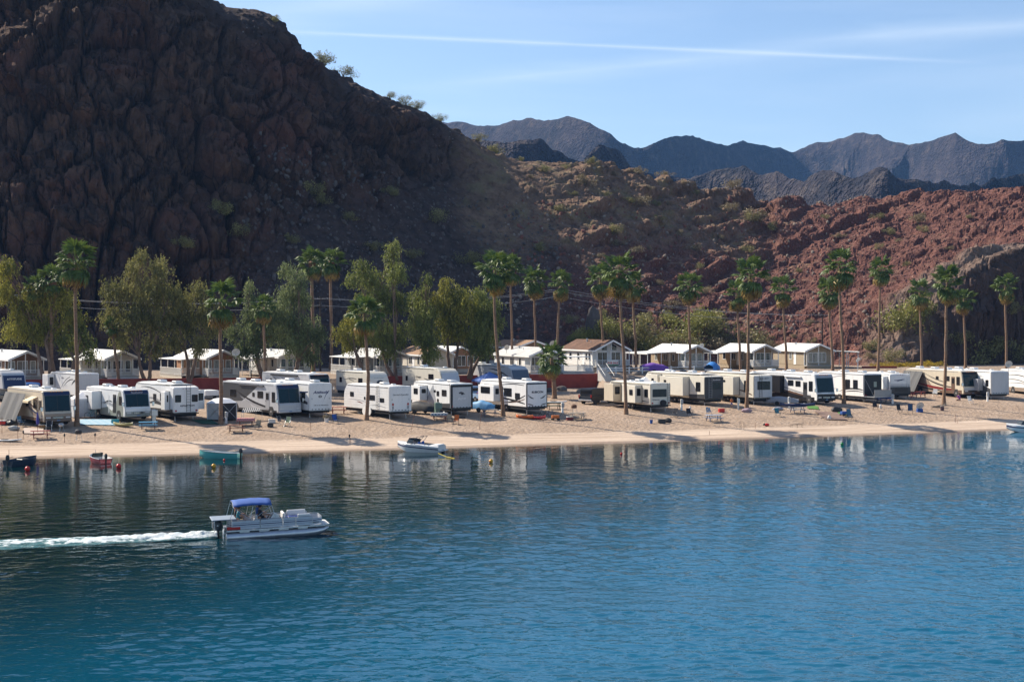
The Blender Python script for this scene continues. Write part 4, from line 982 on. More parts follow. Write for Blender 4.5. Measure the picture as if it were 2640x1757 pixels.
# 1 tan motorhome by the leftmost palm, with awnings and a grey screen
r_, hw, zb = rv('mh', 'motorhome', 'tan and brown motorhome with window awning and grey side screen, leftmost of the front row', 'motorhome', (116, 184), 1106, 11.5, 3.65, 37, G_TAN,
    decals=((G_MUSHROOM, [(0.7, 1.25), (2.6, 1.4), (6.0, 2.7), (8, 2.9), (8, 2.4), (5.5, 2.0), (3.2, 0.9), (0.7, 0.8)]), (G_BROWN, swoosh(0.7, 1.2, 6.5, 2.75, 0.0, 0.22)), (G_BLUE, swoosh(0.5, 1.0, 5.8, 2.2, -0.2, 0.16)), (G_BROWN, [(0.4, 0.45), (11.2, 0.45), (11.2, 0.72), (0.4, 0.8)])),
    wins=((2.0, 3.2, 1.7, 2.6), (4.6, 5.4, 1.8, 2.6), (0.75, 1.55, 1.6, 2.6)), acs=(0.22, 0.6))
mh_front(r_, hw, 3.65, G_MUSHROOM, G_BROWN, G_BLUE); side_door(r_, hw, 0.80, 1.60, G_TAN)
o = MB(); o.prism([(2.0, 2.95), (3.5, 2.95), (3.5, 2.90), (2.0, 2.90)], -hw-0.05, -hw-0.01, 'X')
o.add([(-hw-0.02, 1.9, 2.98), (-hw-0.02, 3.6, 2.98), (-hw-0.85, 3.6, 2.55), (-hw-0.85, 1.9, 2.55), (-hw-0.85, 3.6, 2.33), (-hw-0.85, 1.9, 2.33)], [(0, 1, 2, 3), (3, 2, 4, 5)]); o.build('window_awning', mat('cream_awning', (0.60, 0.50, 0.33), 0.8), r_)
o = MB(); N = 14
for i in range(N):
    t0, t1 = i/N, (i+1)/N
    def pt(t, top): y = 4.6+6.6*t; return (-hw-0.25-(0.0 if top else 1.0+0.16*math.sin(t*17)), y, 3.15 if top else 0.25)
    o.quad(pt(t0, True), pt(t1, True), pt(t1, False), pt(t0, False))
o.build('side_screen', M_TARP, r_, True)
# 2 white motorhome with sage swoops
r_, hw, zb = rv('mh', 'motorhome', 'white and sage motorhome with open side door beside a blue picnic table', 'motorhome', (325, 387), 1090, 10.0, 3.35, 39, G_WHITE,
    decals=((G_SAGE, [(0.45, 0.45), (9.8, 0.45), (9.8, 1.5), (6.2, 1.1), (4.4, 1.35), (3.3, 0.95), (2.3, 1.5), (1.9, 2.6), (1.5, 3.1), (1.0, 3.1), (0.45, 1.3)]), (G_GREY, swoosh(2.2, 1.25, 6.0, 1.7, 0.25, 0.3)), (G_DGREY, swoosh(3.2, 1.9, 5.4, 1.6, 0.22, 0.16)), (G_DGREY, swoosh(6.2, 1.1, 8.6, 1.7, 0.1, 0.2))),
    wins=((6.6, 7.5, 1.9, 2.6), (0.8, 1.5, 1.65, 2.6)), acs=(0.3, 0.75), slides=({'y': (6.0, 9.3), 'z': (1.0, 2.95), 'd': 0.9, 'wins': ((7.0, 7.9, 1.7, 2.5),)},))
mh_front(r_, hw, 3.35, G_WHITE, G_SAGE, G_BLUE); side_door(r_, hw, 2.2, 3.0, M_BLACK); pod_lettering(r_, 'Southwind', 0, 3.0, 0.26, LET_W, 0.40, 0.3)
MB().box(-hw-0.75, -hw-0.70+0.0, 2.1, 2.16, 0.8, 2.7).build('open_door', G_WHITE, r_)
# 3 fifth wheel with twin rear windows
r_, hw, zb = rv('fw', 'fifth_wheel_trailer', 'white fifth-wheel trailer lettered REFLECTION with rear ladder, by the green ground mat', 'caravan', (452, 508), 1086, 10.6, 3.75, 37, G_WHITE,
    decals=((G_DGREY, swoosh(1.2, 1.2, 6.4, 1.5, 0.35, 0.5)), (G_GREY, swoosh(2.4, 1.55, 7.4, 2.0, 0.3, 0.25)), (G_DGREY, swoosh(3.2, 2.75, 8.6, 3.25, 0.25, 0.12)), (G_DGREY, [(0.2, 0.74), (7.6, 0.74), (7.6, 1.0), (0.2, 1.1)])),
    wins=((4.4, 5.2, 1.9, 2.6), (6.6, 7.2, 2.0, 2.5), (2.6, 3.4, 1.9, 2.7)), slides=({'y': (0.9, 1.9), 'z': (1.0, 3.0), 'd': 0.5, 'end': True},), acs=(0.15, 0.6))
rv_window(r_, 'F', -1.1, -0.5, 1.85, 2.65, 0); rv_window(r_, 'F', 0.55, 1.15, 1.85, 2.65, 0); ladder(r_, 0.02, 0.4, -0.03, 0.8, 3.45)
pod_lettering(r_, 'REFLECTION', 0.1, 1.45, 0.24, LET_DK, -0.012, 0.25, 0.008, 1.45)
s_ = MB().bbox(hw-0.02, hw+0.75, 0.4, 3.2, 1.0, 3.1, 0.03).build('slide_out', G_WHITE, r_); rv_window(s_, 'F', hw+0.1, hw+0.62, 1.95, 2.75, 0.4)
# 5 blue-grey diesel pusher
r_, hw, zb = rv('mh', 'motorhome', 'long silver motorhome with dark swirl graphics and blue windscreen behind the red-checked table', 'motorhome', (718, 778), 1078, 12.2, 3.6, 40, G_SILVER,
    decals=((G_DGREY, [(4.0, 3.45), (12.0, 3.45), (12.0, 1.0), (8.0, 1.3), (5.5, 2.6)]), (G_GREY, [(5.0, 0.45), (12.0, 0.45), (12.0, 1.2), (6.5, 1.5)]), (G_BLACK, swoosh(1.6, 0.9, 9.0, 2.6, -0.3, 0.26)), (G_GREY, swoosh(2.4, 0.8, 8.2, 2.0, -0.2, 0.22)), (G_BLACK, [(0.4, 0.44), (12, 0.44), (12, 0.62), (0.4, 0.66)])),
    wins=((3.2, 4.4, 1.9, 2.7), (5.0, 5.5, 2.0, 2.5), (9.0, 10.4, 1.8, 2.7), (0.75, 1.4, 1.55, 2.7)), acs=(0.25, 0.55, 0.85))
mh_front(r_, hw, 3.6, G_SILVER, G_SILVER, G_BLUE, grille=False); side_door(r_, hw, 1.9, 2.7, G_GREY)
MB().tube([(-hw-0.08, 3.0, 3.3), (-hw-0.08, 8.2, 3.3)], 0.09, 8).build('awning_roll', G_DGREY, r_)
# 6 toy hauler Attitude
r_, hw, zb = rv('tt', 'toy_hauler_trailer', 'white toy-hauler trailer lettered ATTITUDE on its rear ramp', 'caravan', (800, 852), 1076, 10.2, 3.65, 38, G_WHITE, decals=((G_BLUE, swoosh(0.2, 2.7, 5.5, 3.2, -0.3, 0.25)), (G_DGREY, swoosh(0.3, 1.4, 6.0, 2.2, 0.2, 0.5))),
    wins=((0.8, 1.6, 1.9, 2.6), (3.6, 4.6, 1.9, 2.6)), acs=(0.1, 0.7))
d = ramp_rear(r_, hw, zb, 3.65, G_WHITE, G_WHITE)
pod_lettering(r_, 'Attitude', 0.0, 2.62, 0.42, mat('blue_lettering', (0.02, 0.035, 0.12), 0.5), -0.052, 0.35, 0.012, 1.7); pod_lettering(r_, 'Life is an Adventure', 0.05, 1.18, 0.14, LET_DK, -0.052, 0.2, 0.004, 1.6)
o = MB(); o.prism(swoosh(0.95, 2.75, 0.3, 1.55, 0.25, 0.14), -0.0525, -0.0465, 'Y'); o.build('arc_stripe', MATS['blue_lettering'], d)
o = MB()
for k in range(5): th = R(72*k+90); o.prism([(-0.05+0.22*math.cos(th+q), 2.15+0.16*math.sin(th+q)) if i % 2 == 0 else (-0.05+0.08*math.cos(th+q), 2.15+0.06*math.sin(th+q)) for i, q in enumerate((0, 0.5, 1.2, -0.5))], -0.051, -0.0465, 'Y')
o.build('emblem', LET_DK, d)
# 7 older white toy hauler
r_, hw, zb = rv('tt', 'toy_hauler_trailer', 'older all-white ribbed trailer with small windows and script lettering behind the slim leaning palm', 'caravan', (1007, 1057), 1081, 9.6, 3.4, 36.5, m_siding('ribbed_white_trailer', (0.74, 0.74, 0.73), pitch=0.3),
    decals=((G_GREY, swoosh(4.0, 1.35, 8.8, 1.65, 0.1, 0.07)), (G_MAROON, swoosh(5.5, 1.25, 6.8, 1.42, 0.05, 0.09)), (G_GREY, swoosh(0.6, 1.0, 4.0, 1.15, 0.1, 0.06))), wins=((1.0, 1.9, 1.55, 2.05), (2.9, 4.4, 1.7, 2.3), (4.9, 5.2, 1.7, 2.05), (7.4, 8.2, 1.95, 2.5)), acs=(0.35,))
d = ramp_rear(r_, hw, zb, 3.4, G_WHITE, G_WHITE, inset=0.14); pod_lettering(r_, 'Our kind of paradise', 0.0, 2.45, 0.26, LET_DK, -0.052, 0.3, 0.002, 1.75)
for x in (-0.85, 0.85):
    o = MB(); o.box(x-0.1, x+0.1, -0.052, -0.046, 1.25, 1.42); o.prism([(x-0.13, 1.42), (x+0.13, 1.42), (x, 1.56)], -0.052, -0.046, 'Y'); o.build('sticker', mat('sticker_red', (0.4, 0.04, 0.03), 0.5), d)
    o = MB(); o.box(x-0.09, x+0.09, -0.052, -0.046, 0.85, 1.2); o.build('sticker', mat('sticker_grey', (0.25, 0.25, 0.25), 0.5), d)
o = MB()
for x in (-hw-0.03,):
    for y in (2.15, 2.5): o.tube([(x-0.05, y, 0.8), (x-0.05, y, 3.3), (x+0.15, y, 3.5)], 0.016, 6)
for k in range(8): o.tube([(-hw-0.08, 2.15, 0.95+k*0.3), (-hw-0.08, 2.5, 0.95+k*0.3)], 0.013, 5)
o.build('ladder', M_BLACK, r_)
for y in (3.6, 4.5): MB().lathe([(0.46, 0.0), (0.46, 0.06), (0.4, 0.08)], (-hw-0.33, y, 0.45), 14, 'X').build('wheel_cover', M_WHITE, r_)
# 8 Jayco
r_, hw, zb = rv('tt', 'toy_hauler_trailer', 'white toy-hauler trailer lettered JAYCO on a black-framed ramp', 'caravan', (1165, 1216), 1072, 9.2, 3.45, 31, G_WHITE, decals=((G_DGREY, [(0.1, 0.63), (5.2, 0.63), (4.6, 0.95), (0.1, 1.2)]), (G_GREY, [(3.2, 0.95), (6.0, 0.95), (4.6, 2.6), (4.0, 3.2)]), (G_SILVER, swoosh(5.0, 1.0, 8.6, 1.8, 0.1, 0.35))),
    wins=((0.9, 2.0, 1.95, 2.7), (2.6, 3.2, 1.9, 2.5), (3.4, 3.9, 2.3, 2.6), (2.7, 3.1, 1.2, 1.6)), slides=({'y': (5.4, 7.6), 'z': (1.3, 3.0), 'd': 0.85, 'end': True, 'wins': ((5.9, 6.9, 2.0, 2.7),)},), acs=(0.25, 0.6))
d = ramp_rear(r_, hw, zb, 3.45, G_SILVER, G_BLACK, inset=0.2); pod_lettering(r_, 'Jayco', 0.0, 1.75, 0.30, LET_W, -0.052, 0.2, 0.014, 0.95)
o = MB(); o.prism(swoosh(-0.35, 2.35, 0.35, 2.2, 0.12, 0.2), -0.0525, -0.0465, 'Y'); o.sphere((0.02, -0.047, 2.22), 0.1, 8, 5, (1.6, 0.05, 0.8)); o.build('bird_emblem', LET_DK, d); ladder(r_, -hw+0.0-0.12, -hw+0.0-0.10, -0.02, 0.9, 3.2)
# 9 Rubicon
r_, hw, zb = rv('tt', 'toy_hauler_trailer', 'white toy-hauler trailer lettered RUBICON with dark swoops, beside the covered jet ski', 'caravan', (1360, 1408), 1069, 10.2, 3.55, 32.5, G_WHITE, decals=((G_BLACK, swoosh(0.3, 1.0, 7.0, 1.6, 0.1, 0.22)), (G_BROWN, swoosh(0.3, 1.55, 4.5, 1.0, -0.15, 0.14)), (G_BLACK, swoosh(0.2, 2.0, 5.0, 0.95, -0.25, 0.16)), (G_BLACK, swoosh(0.5, 3.15, 6.0, 2.9, 0.2, 0.09)), (G_BLACK, swoosh(4.5, 2.2, 5.2, 3.0, 0.2, 0.12)), (G_DGREY, swoosh(6.0, 2.8, 9.6, 2.0, 0.2, 0.1))),
    wins=((1.3, 2.3, 1.45, 2.2), (3.0, 4.6, 1.7, 2.7), (4.8, 5.2, 2.1, 2.8)), slides=({'y': (5.4, 8.8), 'z': (1.05, 2.95), 'd': 0.8, 'end': True, 'wins': ((6.2, 8.2, 1.95, 2.75),)},), acs=(0.2, 0.65))
d = ramp_rear(r_, hw, zb, 3.55, G_WHITE, G_BLACK, inset=0.08); pod_lettering(r_, 'RUBICON', 0.05, 2.35, 0.34, LET_DK, -0.052, 0.0, 0.014, 1.35)
for sx in (-1, 1):
    o = MB(); o.prism(swoosh(sx*1.08, 2.05, sx*0.35, 1.62, -0.1, 0.16), -0.0525, -0.0465, 'Y'); o.prism(swoosh(sx*1.1, 1.0, sx*0.4, 0.82, 0.0, 0.12), -0.0525, -0.0465, 'Y'); o.build('swoop', G_DGREY, d)
# 11 small tan trailer
r_, hw, zb = rv('tt', 'travel_trailer', 'short tan travel trailer with spare wheel and wide dark rear window', 'caravan', (1679, 1727), 1062, 9.0, 3.2, 29, G_CREAM, decals=((G_DGREY, swoosh(0.3, 1.0, 3.5, 1.35, -0.1, 0.12)), (G_BROWN, swoosh(0.4, 0.85, 4.2, 0.95, -0.1, 0.08)), (G_DGREY, swoosh(6.5, 1.3, 8.8, 2.4, 0.2, 0.12))),
    wins=((0.5, 1.2, 1.5, 2.5),), slides=({'y': (1.7, 4.4), 'z': (0.8, 2.9), 'd': 0.85, 'm': G_CREAM, 'end': True, 'wins': ((2.2, 2.9, 1.7, 2.4), (3.4, 3.9, 2.2, 2.6))}, {'y': (6.0, 8.0), 'z': (0.8, 2.95), 'd': 1.0, 'm': G_TAN, 'end': True}), acs=(0.5,))
rv_window(r_, 'F', -1.0, 0.75, 1.55, 2.5, 0); ladder(r_, 0.85, 1.15, -0.03, 0.7, 3.0); o = MB().lathe([(0.05, 0), (0.34, 0.0), (0.36, 0.05), (0.36, 0.2), (0.05, 0.22)], (0.25, -0.27, 0.85), 16, 'Y').build('spare_wheel', M_RUBBER, r_, True)
pod_lettering(r_, 'Hideaway', -0.6, 1.25, 0.2, LET_DK, -0.012, 0.3, 0.004, 0.95)
# 12 tan fifth wheel, dark rear
r_, hw, zb = rv('fw', 'fifth_wheel_trailer', 'long tan fifth-wheel trailer with black rear cap and swept side stripes', 'caravan', (1820, 1861), 1046, 12.6, 3.8, 29.5, G_CREAM, decals=((G_BROWN, swoosh(4.5, 1.5, 9.0, 1.3, -0.15, 0.14)), (G_DGREY, swoosh(5.5, 2.0, 10.5, 2.0, -0.2, 0.16)), (G_DGREY, [(0.05, 0.74), (3.0, 0.74), (3.0, 1.2), (0.05, 1.3)])),
    wins=((0.8, 1.7, 1.6, 2.8),), slides=({'y': (3.0, 7.8), 'z': (1.0, 3.35), 'd': 0.85, 'm': G_CREAM, 'wins': ((6.4, 6.9, 2.6, 2.9),)}, {'y': (8.6, 10.8), 'z': (1.8, 3.5), 'd': 0.6, 'm': G_CREAM, 'end': True, 'wins': ((9.4, 9.9, 2.2, 3.0),)}), acs=(0.3, 0.75))
MB().bbox(-hw+0.01, hw-0.01, -0.06, -0.005, 0.75, 3.46, 0.03).build('rear_cap', G_DGREY, r_); rv_window(r_, 'F', -0.35, 1.0, 1.9, 2.8, -0.06); ladder(r_, -0.75, -0.35, -0.08, 0.8, 3.4, M_METAL)
pod_lettering(r_, 'Sundance', 0.3, 3.1, 0.22, LET_W, -0.068, 0.2, 0.004, 1.0)
# 13 tan fifth wheel, pale rear
r_, hw, zb = rv('fw', 'fifth_wheel_trailer', 'tan fifth-wheel trailer with large dark rear window and tidy grey rear cap', 'caravan', (1946, 1988), 1044, 10.6, 3.85, 28, G_CREAM, decals=((G_BLACK, swoosh(3.6, 1.3, 7.0, 1.2, 0.3, 0.16)), (G_BROWN, swoosh(0.3, 1.1, 3.4, 1.7, 0.1, 0.2)), (G_DGREY, swoosh(7.0, 2.2, 9.6, 2.8, 0.1, 0.1))),
    wins=((0.9, 1.9, 1.5, 2.9),), slides=({'y': (2.8, 7.0), 'z': (1.0, 3.3), 'd': 0.85, 'm': G_CREAM, 'wins': ((4.4, 4.9, 2.6, 2.9),)},), acs=(0.3, 0.7))
MB().bbox(-hw+0.03, hw-0.03, -0.05, -0.005, 0.78, 3.5, 0.03).build('rear_cap', G_SILVER, r_); rv_window(r_, 'F', -0.8, 0.95, 1.75, 2.85, -0.05); ladder(r_, -0.55, -0.2, -0.08, 0.8, 3.4); pod_lettering(r_, 'BIG SKY', 0.1, 3.18, 0.24, LET_DK, -0.058, 0.2, 0.006, 1.3)
# 14 big black and white motorhome
r_, hw, zb = rv('mh', 'motorhome', 'large white motorhome with black swoops and curved blue windscreen beside the canoe table', 'motorhome', (2108, 2153), 1044, 12.8, 3.85, 26, G_WHITE, decals=((G_BLACK, [(0.5, 0.44), (12.6, 0.44), (12.6, 1.4), (9.0, 1.05), (5.4, 1.55), (2.4, 0.95), (0.5, 0.85)]), (G_BROWN, swoosh(1.2, 0.95, 7.5, 1.75, -0.1, 0.22)), (G_BLACK, swoosh(2.0, 1.25, 8.4, 2.6, -0.25, 0.2)), (G_SILVER, swoosh(1.2, 1.15, 7.0, 2.2, -0.25, 0.16)), (G_BLACK, swoosh(7.4, 3.2, 12.4, 2.6, 0.3, 0.25))),
    wins=((3.2, 4.2, 2.1, 2.85), (4.6, 5.7, 2.15, 2.9), (0.85, 1.6, 1.6, 2.9)), slides=({'y': (6.5, 11.6), 'z': (1.2, 3.4), 'd': 0.55, 'm': G_BLACK},), acs=(0.2, 0.5, 0.85), roofm=G_ROOF)
mh_front(r_, hw, 3.85, G_BLACK, G_BLACK, G_GREY, split=False); side_door(r_, hw, 1.9, 2.7, G_DGREY)
MB().prism([(-1.1, 1.46), (-0.6, 1.34), (0.6, 1.34), (1.1, 1.46), (1.1, 1.40), (0.6, 1.27), (-0.6, 1.27), (-1.1, 1.40)], -0.04, -0.004, 'Y').build('chrome_brow', G_SILVER, r_)
for z in (3.35, ): MB().tube([(-hw-0.1, 3.0, z), (-hw-0.1, 6.2, z)], 0.1, 8).build('awning_roll', G_SILVER, r_)
# 15 toy hauler with open patio rear; a black sheet stands in for its unlit inside
r_, hw, zb = rv('tt', 'toy_hauler_trailer', 'white toy hauler with black open rear patio and lowered grey gate', 'caravan', (2231, 2270), 1037, 9.8, 3.65, 25, G_WHITE, decals=((G_BLACK, swoosh(0.2, 1.5, 5.0, 1.1, 0.3, 0.2)), (G_BLACK, swoosh(0.2, 1.25, 4.6, 0.95, 0.2, 0.12)), (G_GREY, swoosh(3.5, 3.3, 6.5, 2.9, 0.1, 0.1))), wins=((1.2, 2.1, 1.55, 2.8), (2.7, 3.6, 1.55, 2.8)), acs=(0.2, 0.6))
MB().bbox(-hw+0.05, hw-0.05, -0.03, -0.006, zb+0.1, 3.5, 0.02).build('dark_opening_sheet', G_BLACK, r_); MB().box(0.1, 0.5, -0.04, -0.031, 1.9, 2.6).build('inner_window', mat('pale_interior', (0.35, 0.38, 0.30), 0.6), r_)
MB().box(-hw+0.05, hw-0.05, -1.9, -0.05, zb+0.0, zb+0.08).build('patio_floor', G_GREY, r_)
g = MB(); g.box(-hw+0.06, hw-0.06, -1.9, -1.86, zb+0.09, zb+1.0); g.build('patio_gate', mat('grey_gate', (0.30, 0.30, 0.29), 0.6), r_)
for sx in (-1, 1): MB().tube([(sx*(hw-0.08), -1.85, zb+0.1), (sx*(hw-0.08), -0.05, 3.0)], 0.014, 5).build('gate_cable', M_METAL, r_)
ladder(r_, -hw-0.14, -hw-0.12, -0.02, 0.9, 3.4)
# 16 small white motor coach seen from behind
r_, hw, zb = rv('tt', 'motorhome', 'small white motorhome with grey lower tail and round roof rack ladder beside the tan coach', 'motorhome', (2296, 2346), 1029, 8.5, 3.3, 10, G_WHITE, decals=((G_GREY, swoosh(0.2, 1.4, 4.5, 1.6, 0.05, 0.14)), (G_SILVER, swoosh(0.2, 1.7, 4.5, 1.9, 0.05, 0.1))), wins=((2.0, 2.9, 2.0, 2.7),), acs=(0.3,), slides=({'y': (0.6, 3.5), 'z': (1.2, 2.9), 'd': 0.6},))
MB().bbox(-hw+0.02, hw-0.02, -0.10, -0.005, 0.62, 1.55, 0.05).build('tail_panel', G_DGREY, r_); MB().box(-0.7, 0.9, -0.12, -0.101, 0.95, 1.4).build('engine_grille', M_BLACK, r_); MB().box(-hw+0.04, hw-0.04, -0.03, -0.005, 1.6, 1.8).build('stripe_band', G_GREY, r_); MB().box(-hw+0.04, hw-0.04, -0.03, -0.005, 1.9, 1.98).build('stripe_band', G_SILVER, r_)
ladder(r_, 0.85, 1.15, -0.05, 1.5, 3.3, M_WHITE); o = MB(); o.prism(swoosh(-0.75, 2.45, 0.6, 2.7, -0.1, 0.1), -0.012, -0.006, 'Y'); o.prism(swoosh(-0.4, 2.3, 0.7, 2.4, 0.1, 0.06), -0.012, -0.006, 'Y'); o.build('swirl_emblem', G_BLUE, r_)
# 17 tan and maroon coach
r_, hw, zb = rv('mh', 'motorhome', 'tan coach with maroon swoops and grey side screen left of the grey-backed toy hauler', 'motorhome', (2484, 2531), 1027, 12.4, 3.6, 20, G_TAN, decals=((G_MUSHROOM, [(6.0, 0.45), (12.2, 0.45), (12.2, 3.2), (9.0, 3.3), (7.5, 2.2)]), (G_MAROON, swoosh(2.0, 1.0, 11.0, 1.9, -0.3, 0.35)), (G_BLACK, swoosh(2.4, 1.3, 9.5, 3.0, -0.4, 0.2)), (G_BLACK, swoosh(4.5, 0.7, 10.5, 1.3, -0.1, 0.2)), (G_BROWN, [(0.4, 0.44), (5.2, 0.44), (4.4, 0.8), (0.4, 0.95)]), (G_DGREY, swoosh(3.4, 1.9, 8.6, 3.2, -0.2, 0.1))),
    wins=((2.9, 4.0, 2.1, 2.8), (5.2, 5.8, 2.2, 2.7), (0.8, 1.5, 1.6, 2.8)), acs=(0.35, 0.6, 0.9))
mh_front(r_, hw, 3.6, G_SILVER, G_BROWN, G_BLACK); side_door(r_, hw, 1.8, 2.55, G_BROWN)
o = MB(); N = 10
for i in range(N):
    t0, t1 = i/N, (i+1)/N
    def pt(t, top): y = 8.4+4.2*t; return (-hw-0.12-(0.0 if top else 1.3+0.14*math.sin(t*19)), y, 3.3 if top else 0.4)
    o.quad(pt(t0, True), pt(t1, True), pt(t1, False), pt(t0, False))
o.build('side_screen', M_TARP, r_, True)
# 18 grey-backed toy hauler
r_, hw, zb = rv('tt', 'toy_hauler_trailer', 'grey-backed toy-hauler trailer with plain shaded ramp at the far right', 'caravan', (2559, 2597), 1030, 10.4, 3.7, 18, G_WHITE, decals=((G_DGREY, [(0.1, 0.63), (7.0, 0.63), (6.0, 2.4), (4.0, 3.0), (3.2, 2.2), (0.1, 1.3)]), (G_GREY, swoosh(1.5, 2.9, 7.5, 3.3, 0.1, 0.12))), wins=((0.5, 1.1, 1.6, 2.5),), acs=(0.55, 0.9), slides=({'y': (1.6, 3.6), 'z': (1.0, 2.6), 'd': 0.7, 'm': G_GREY},))
ramp_rear(r_, hw, zb, 3.7, G_SILVER, G_SILVER, inset=0.05)
# 19 white coach cut by the right edge
r_, hw, zb = rv('mh', 'motorhome', 'white motorhome with thin black swirls cut by the right edge of view', 'motorhome', (2682, 2728), 1022, 9.6, 3.5, 12, G_WHITE, decals=((G_BLACK, swoosh(2.0, 2.2, 8.0, 2.6, 0.35, 0.12)), (G_BLACK, swoosh(3.0, 1.6, 8.6, 1.9, 0.35, 0.1)), (G_DGREY, swoosh(1.5, 1.35, 7.8, 1.5, 0.2, 0.08)), (G_MUSHROOM, [(0.4, 0.43), (9.4, 0.43), (9.4, 0.95), (0.4, 1.0)])), wins=((7.6, 8.1, 1.9, 2.4),), acs=(0.7,))
mh_front(r_, hw, 3.5, G_WHITE, G_WHITE, G_GREY)
# second row, nearer the homes
r_, hw, zb = rv('cap', 'fifth_wheel_trailer', 'grey fifth-wheel trailer with dark sloped nose at the left edge of view', 'caravan', (17, 60), 1036, 10.5, 3.8, 40, G_SILVER, cap=None, decals=((G_WHITE, [(2.2, 3.5), (6.0, 2.0), (6.0, 3.5)]), (G_DGREY, swoosh(0.8, 3.2, 7.5, 1.2, 0.2, 0.35)), (G_WHITE, swoosh(1.2, 2.9, 6.5, 1.0, 0.1, 0.14))), wins=((3.0, 3.8, 2.0, 2.7),), acs=(0.5,))
MB().prism([(-0.035, 1.6), (0.06, 2.1), (0.40, 3.2), (0.46, 3.2), (0.13, 2.1), (0.02, 1.6)], -1.12, 1.12, 'X').build('nose_cap', G_BLUE, r_); pod_lettering(r_, 'ATTITUDE', 0, 2.75, 0.3, LET_W, 0.20, 0, 0.01, 1.6).rotation_euler = (R(72), 0, 0)
r_, hw, zb = rv('tt', 'travel_trailer', 'white travel trailer with grey back wall behind the white canopy tent', 'caravan', (205, 249), 1034, 8.6, 3.4, 40, G_WHITE, decals=((G_DGREY, swoosh(1.0, 2.6, 4.0, 1.6, 0.3, 0.14)), (G_DGREY, swoosh(2.0, 2.9, 5.0, 1.2, 0.3, 0.1)), (G_BLACK, swoosh(0.2, 2.6, 1.6, 1.9, 0.1, 0.25))), wins=((7.6, 8.2, 1.6, 2.5),), acs=(0.45,), slides=({'y': (6.6, 8.3), 'z': (0.9, 3.1), 'd': 0.8, 'end': True},))
MB().bbox(-hw+0.1, hw-0.1, -0.03, -0.005, 0.75, 3.25, 0.02).build('rear_panel', G_SILVER, r_); side_lettering(r_, 'Salem', 4.2, 2.75, 0.3, LET_DK, hw, 0.3)
r_, hw, zb = rv('mh', 'motorhome', 'motorhome with dark green windscreen front and swept grey side behind the ATTITUDE trailer', 'motorhome', (808, 850), 1040, 11.5, 3.6, 40, G_SILVER, decals=((G_BLACK, swoosh(3.0, 0.9, 9.0, 3.1, -0.1, 0.3)), (G_DGREY, swoosh(4.0, 0.7, 10.5, 2.6, -0.2, 0.3)), (G_WHITE, swoosh(2.2, 1.3, 8.0, 3.3, -0.1, 0.18))), wins=((5.2, 5.8, 1.7, 2.8), (9.0, 9.5, 1.7, 2.8)), acs=(0.4, 0.8))
mh_front(r_, hw, 3.6, G_BLACK, G_BLACK, G_BLACK); MB().tube([(-hw-0.08, 3.0, 3.3), (-hw-0.08, 9.2, 3.3)], 0.09, 8).build('awning_roll', G_BLACK, r_)
r_, hw, zb = rv('cap', 'travel_trailer', 'pale travel trailer with rounded nose and oval emblem between palm and eucalyptus trunks', 'caravan', (962, 1000), 1026, 8.4, 3.35, 38, G_CREAM, cap='tt', decals=((G_DGREY, swoosh(3.4, 2.35, 6.4, 2.2, 0.12, 0.12)), (G_DGREY, swoosh(4.0, 2.1, 5.6, 2.5, -0.1, 0.08)), (G_GREY, [(0.5, 0.72), (8.3, 0.72), (8.3, 1.3), (0.5, 1.3)])), wins=((2.0, 3.0, 1.7, 2.5), (6.9, 7.5, 1.8, 2.5)), acs=(0.55,))
o = MB(); o.sphere((0, 0, 0), 0.45, 14, 6, (1, 0.08, 0.72)); o = o.build('oval_emblem', LET_DK, r_); o.location = (0, 0.07, 1.95); o.rotation_euler = (R(-14), 0, 0); pod_lettering(r_, 'CHEROKEE', 0, 2.5, 0.24, LET_DK, 0.36, 0, 0.006, 1.3).rotation_euler = (R(64), 0, 0)
r_, hw, zb = rv('cap', 'fifth_wheel_trailer', 'cream fifth-wheel trailer lettered COUGAR with pale blue nose behind the JAYCO trailer', 'caravan', (1147, 1180), 1021, 9.6, 3.6, 36, G_CREAM, cap=None, decals=((G_BLACK, swoosh(0.8, 1.9, 4.4, 2.2, -0.15, 0.22)), (G_GREY, swoosh(2.4, 1.5, 7.6, 1.7, -0.1, 0.25)), (G_GREY, [(2.6, 0.72), (9.5, 0.72), (9.5, 1.15), (2.6, 1.2)])), wins=((2.0, 3.2, 2.1, 2.8), (8.2, 8.7, 1.7, 2.4)), acs=(0.6,))
MB().prism([(-0.03, 1.62), (0.07, 2.1), (0.41, 3.0), (0.47, 3.0), (0.14, 2.1), (0.03, 1.62)], -1.15, 1.15, 'X').build('nose_cap', m_gel('pale_blue_gelcoat', (0.42, 0.47, 0.53)), r_); side_lettering(r_, 'Cougar', 5.6, 2.35, 0.42, LET_DK, hw, 0.3)
r_, hw, zb = rv('cap', 'fifth_wheel_trailer', 'grey fifth-wheel trailer with dark blue-grey nose beside the red wall', 'caravan', (1327, 1362), 1012, 10.6, 3.6, 34, G_SILVER, cap=None, decals=((G_BLACK, swoosh(0.9, 2.0, 6.0, 3.1, 0.3, 0.18)), (G_DGREY, swoosh(1.8, 1.5, 6.6, 2.4, 0.4, 0.2)), (G_WHITE, swoosh(1.3, 1.8, 6.0, 2.8, 0.35, 0.12))), wins=((2.6, 3.6, 1.9, 2.6), (6.0, 6.6, 1.8, 2.5)), acs=(0.45, 0.9))
MB().prism([(-0.03, 1.62), (0.07, 2.1), (0.41, 3.05), (0.47, 3.05), (0.14, 2.1), (0.03, 1.62)], -1.15, 1.15, 'X').build('nose_cap', m_gel('blue_grey_gelcoat', (0.06, 0.085, 0.13)), r_)

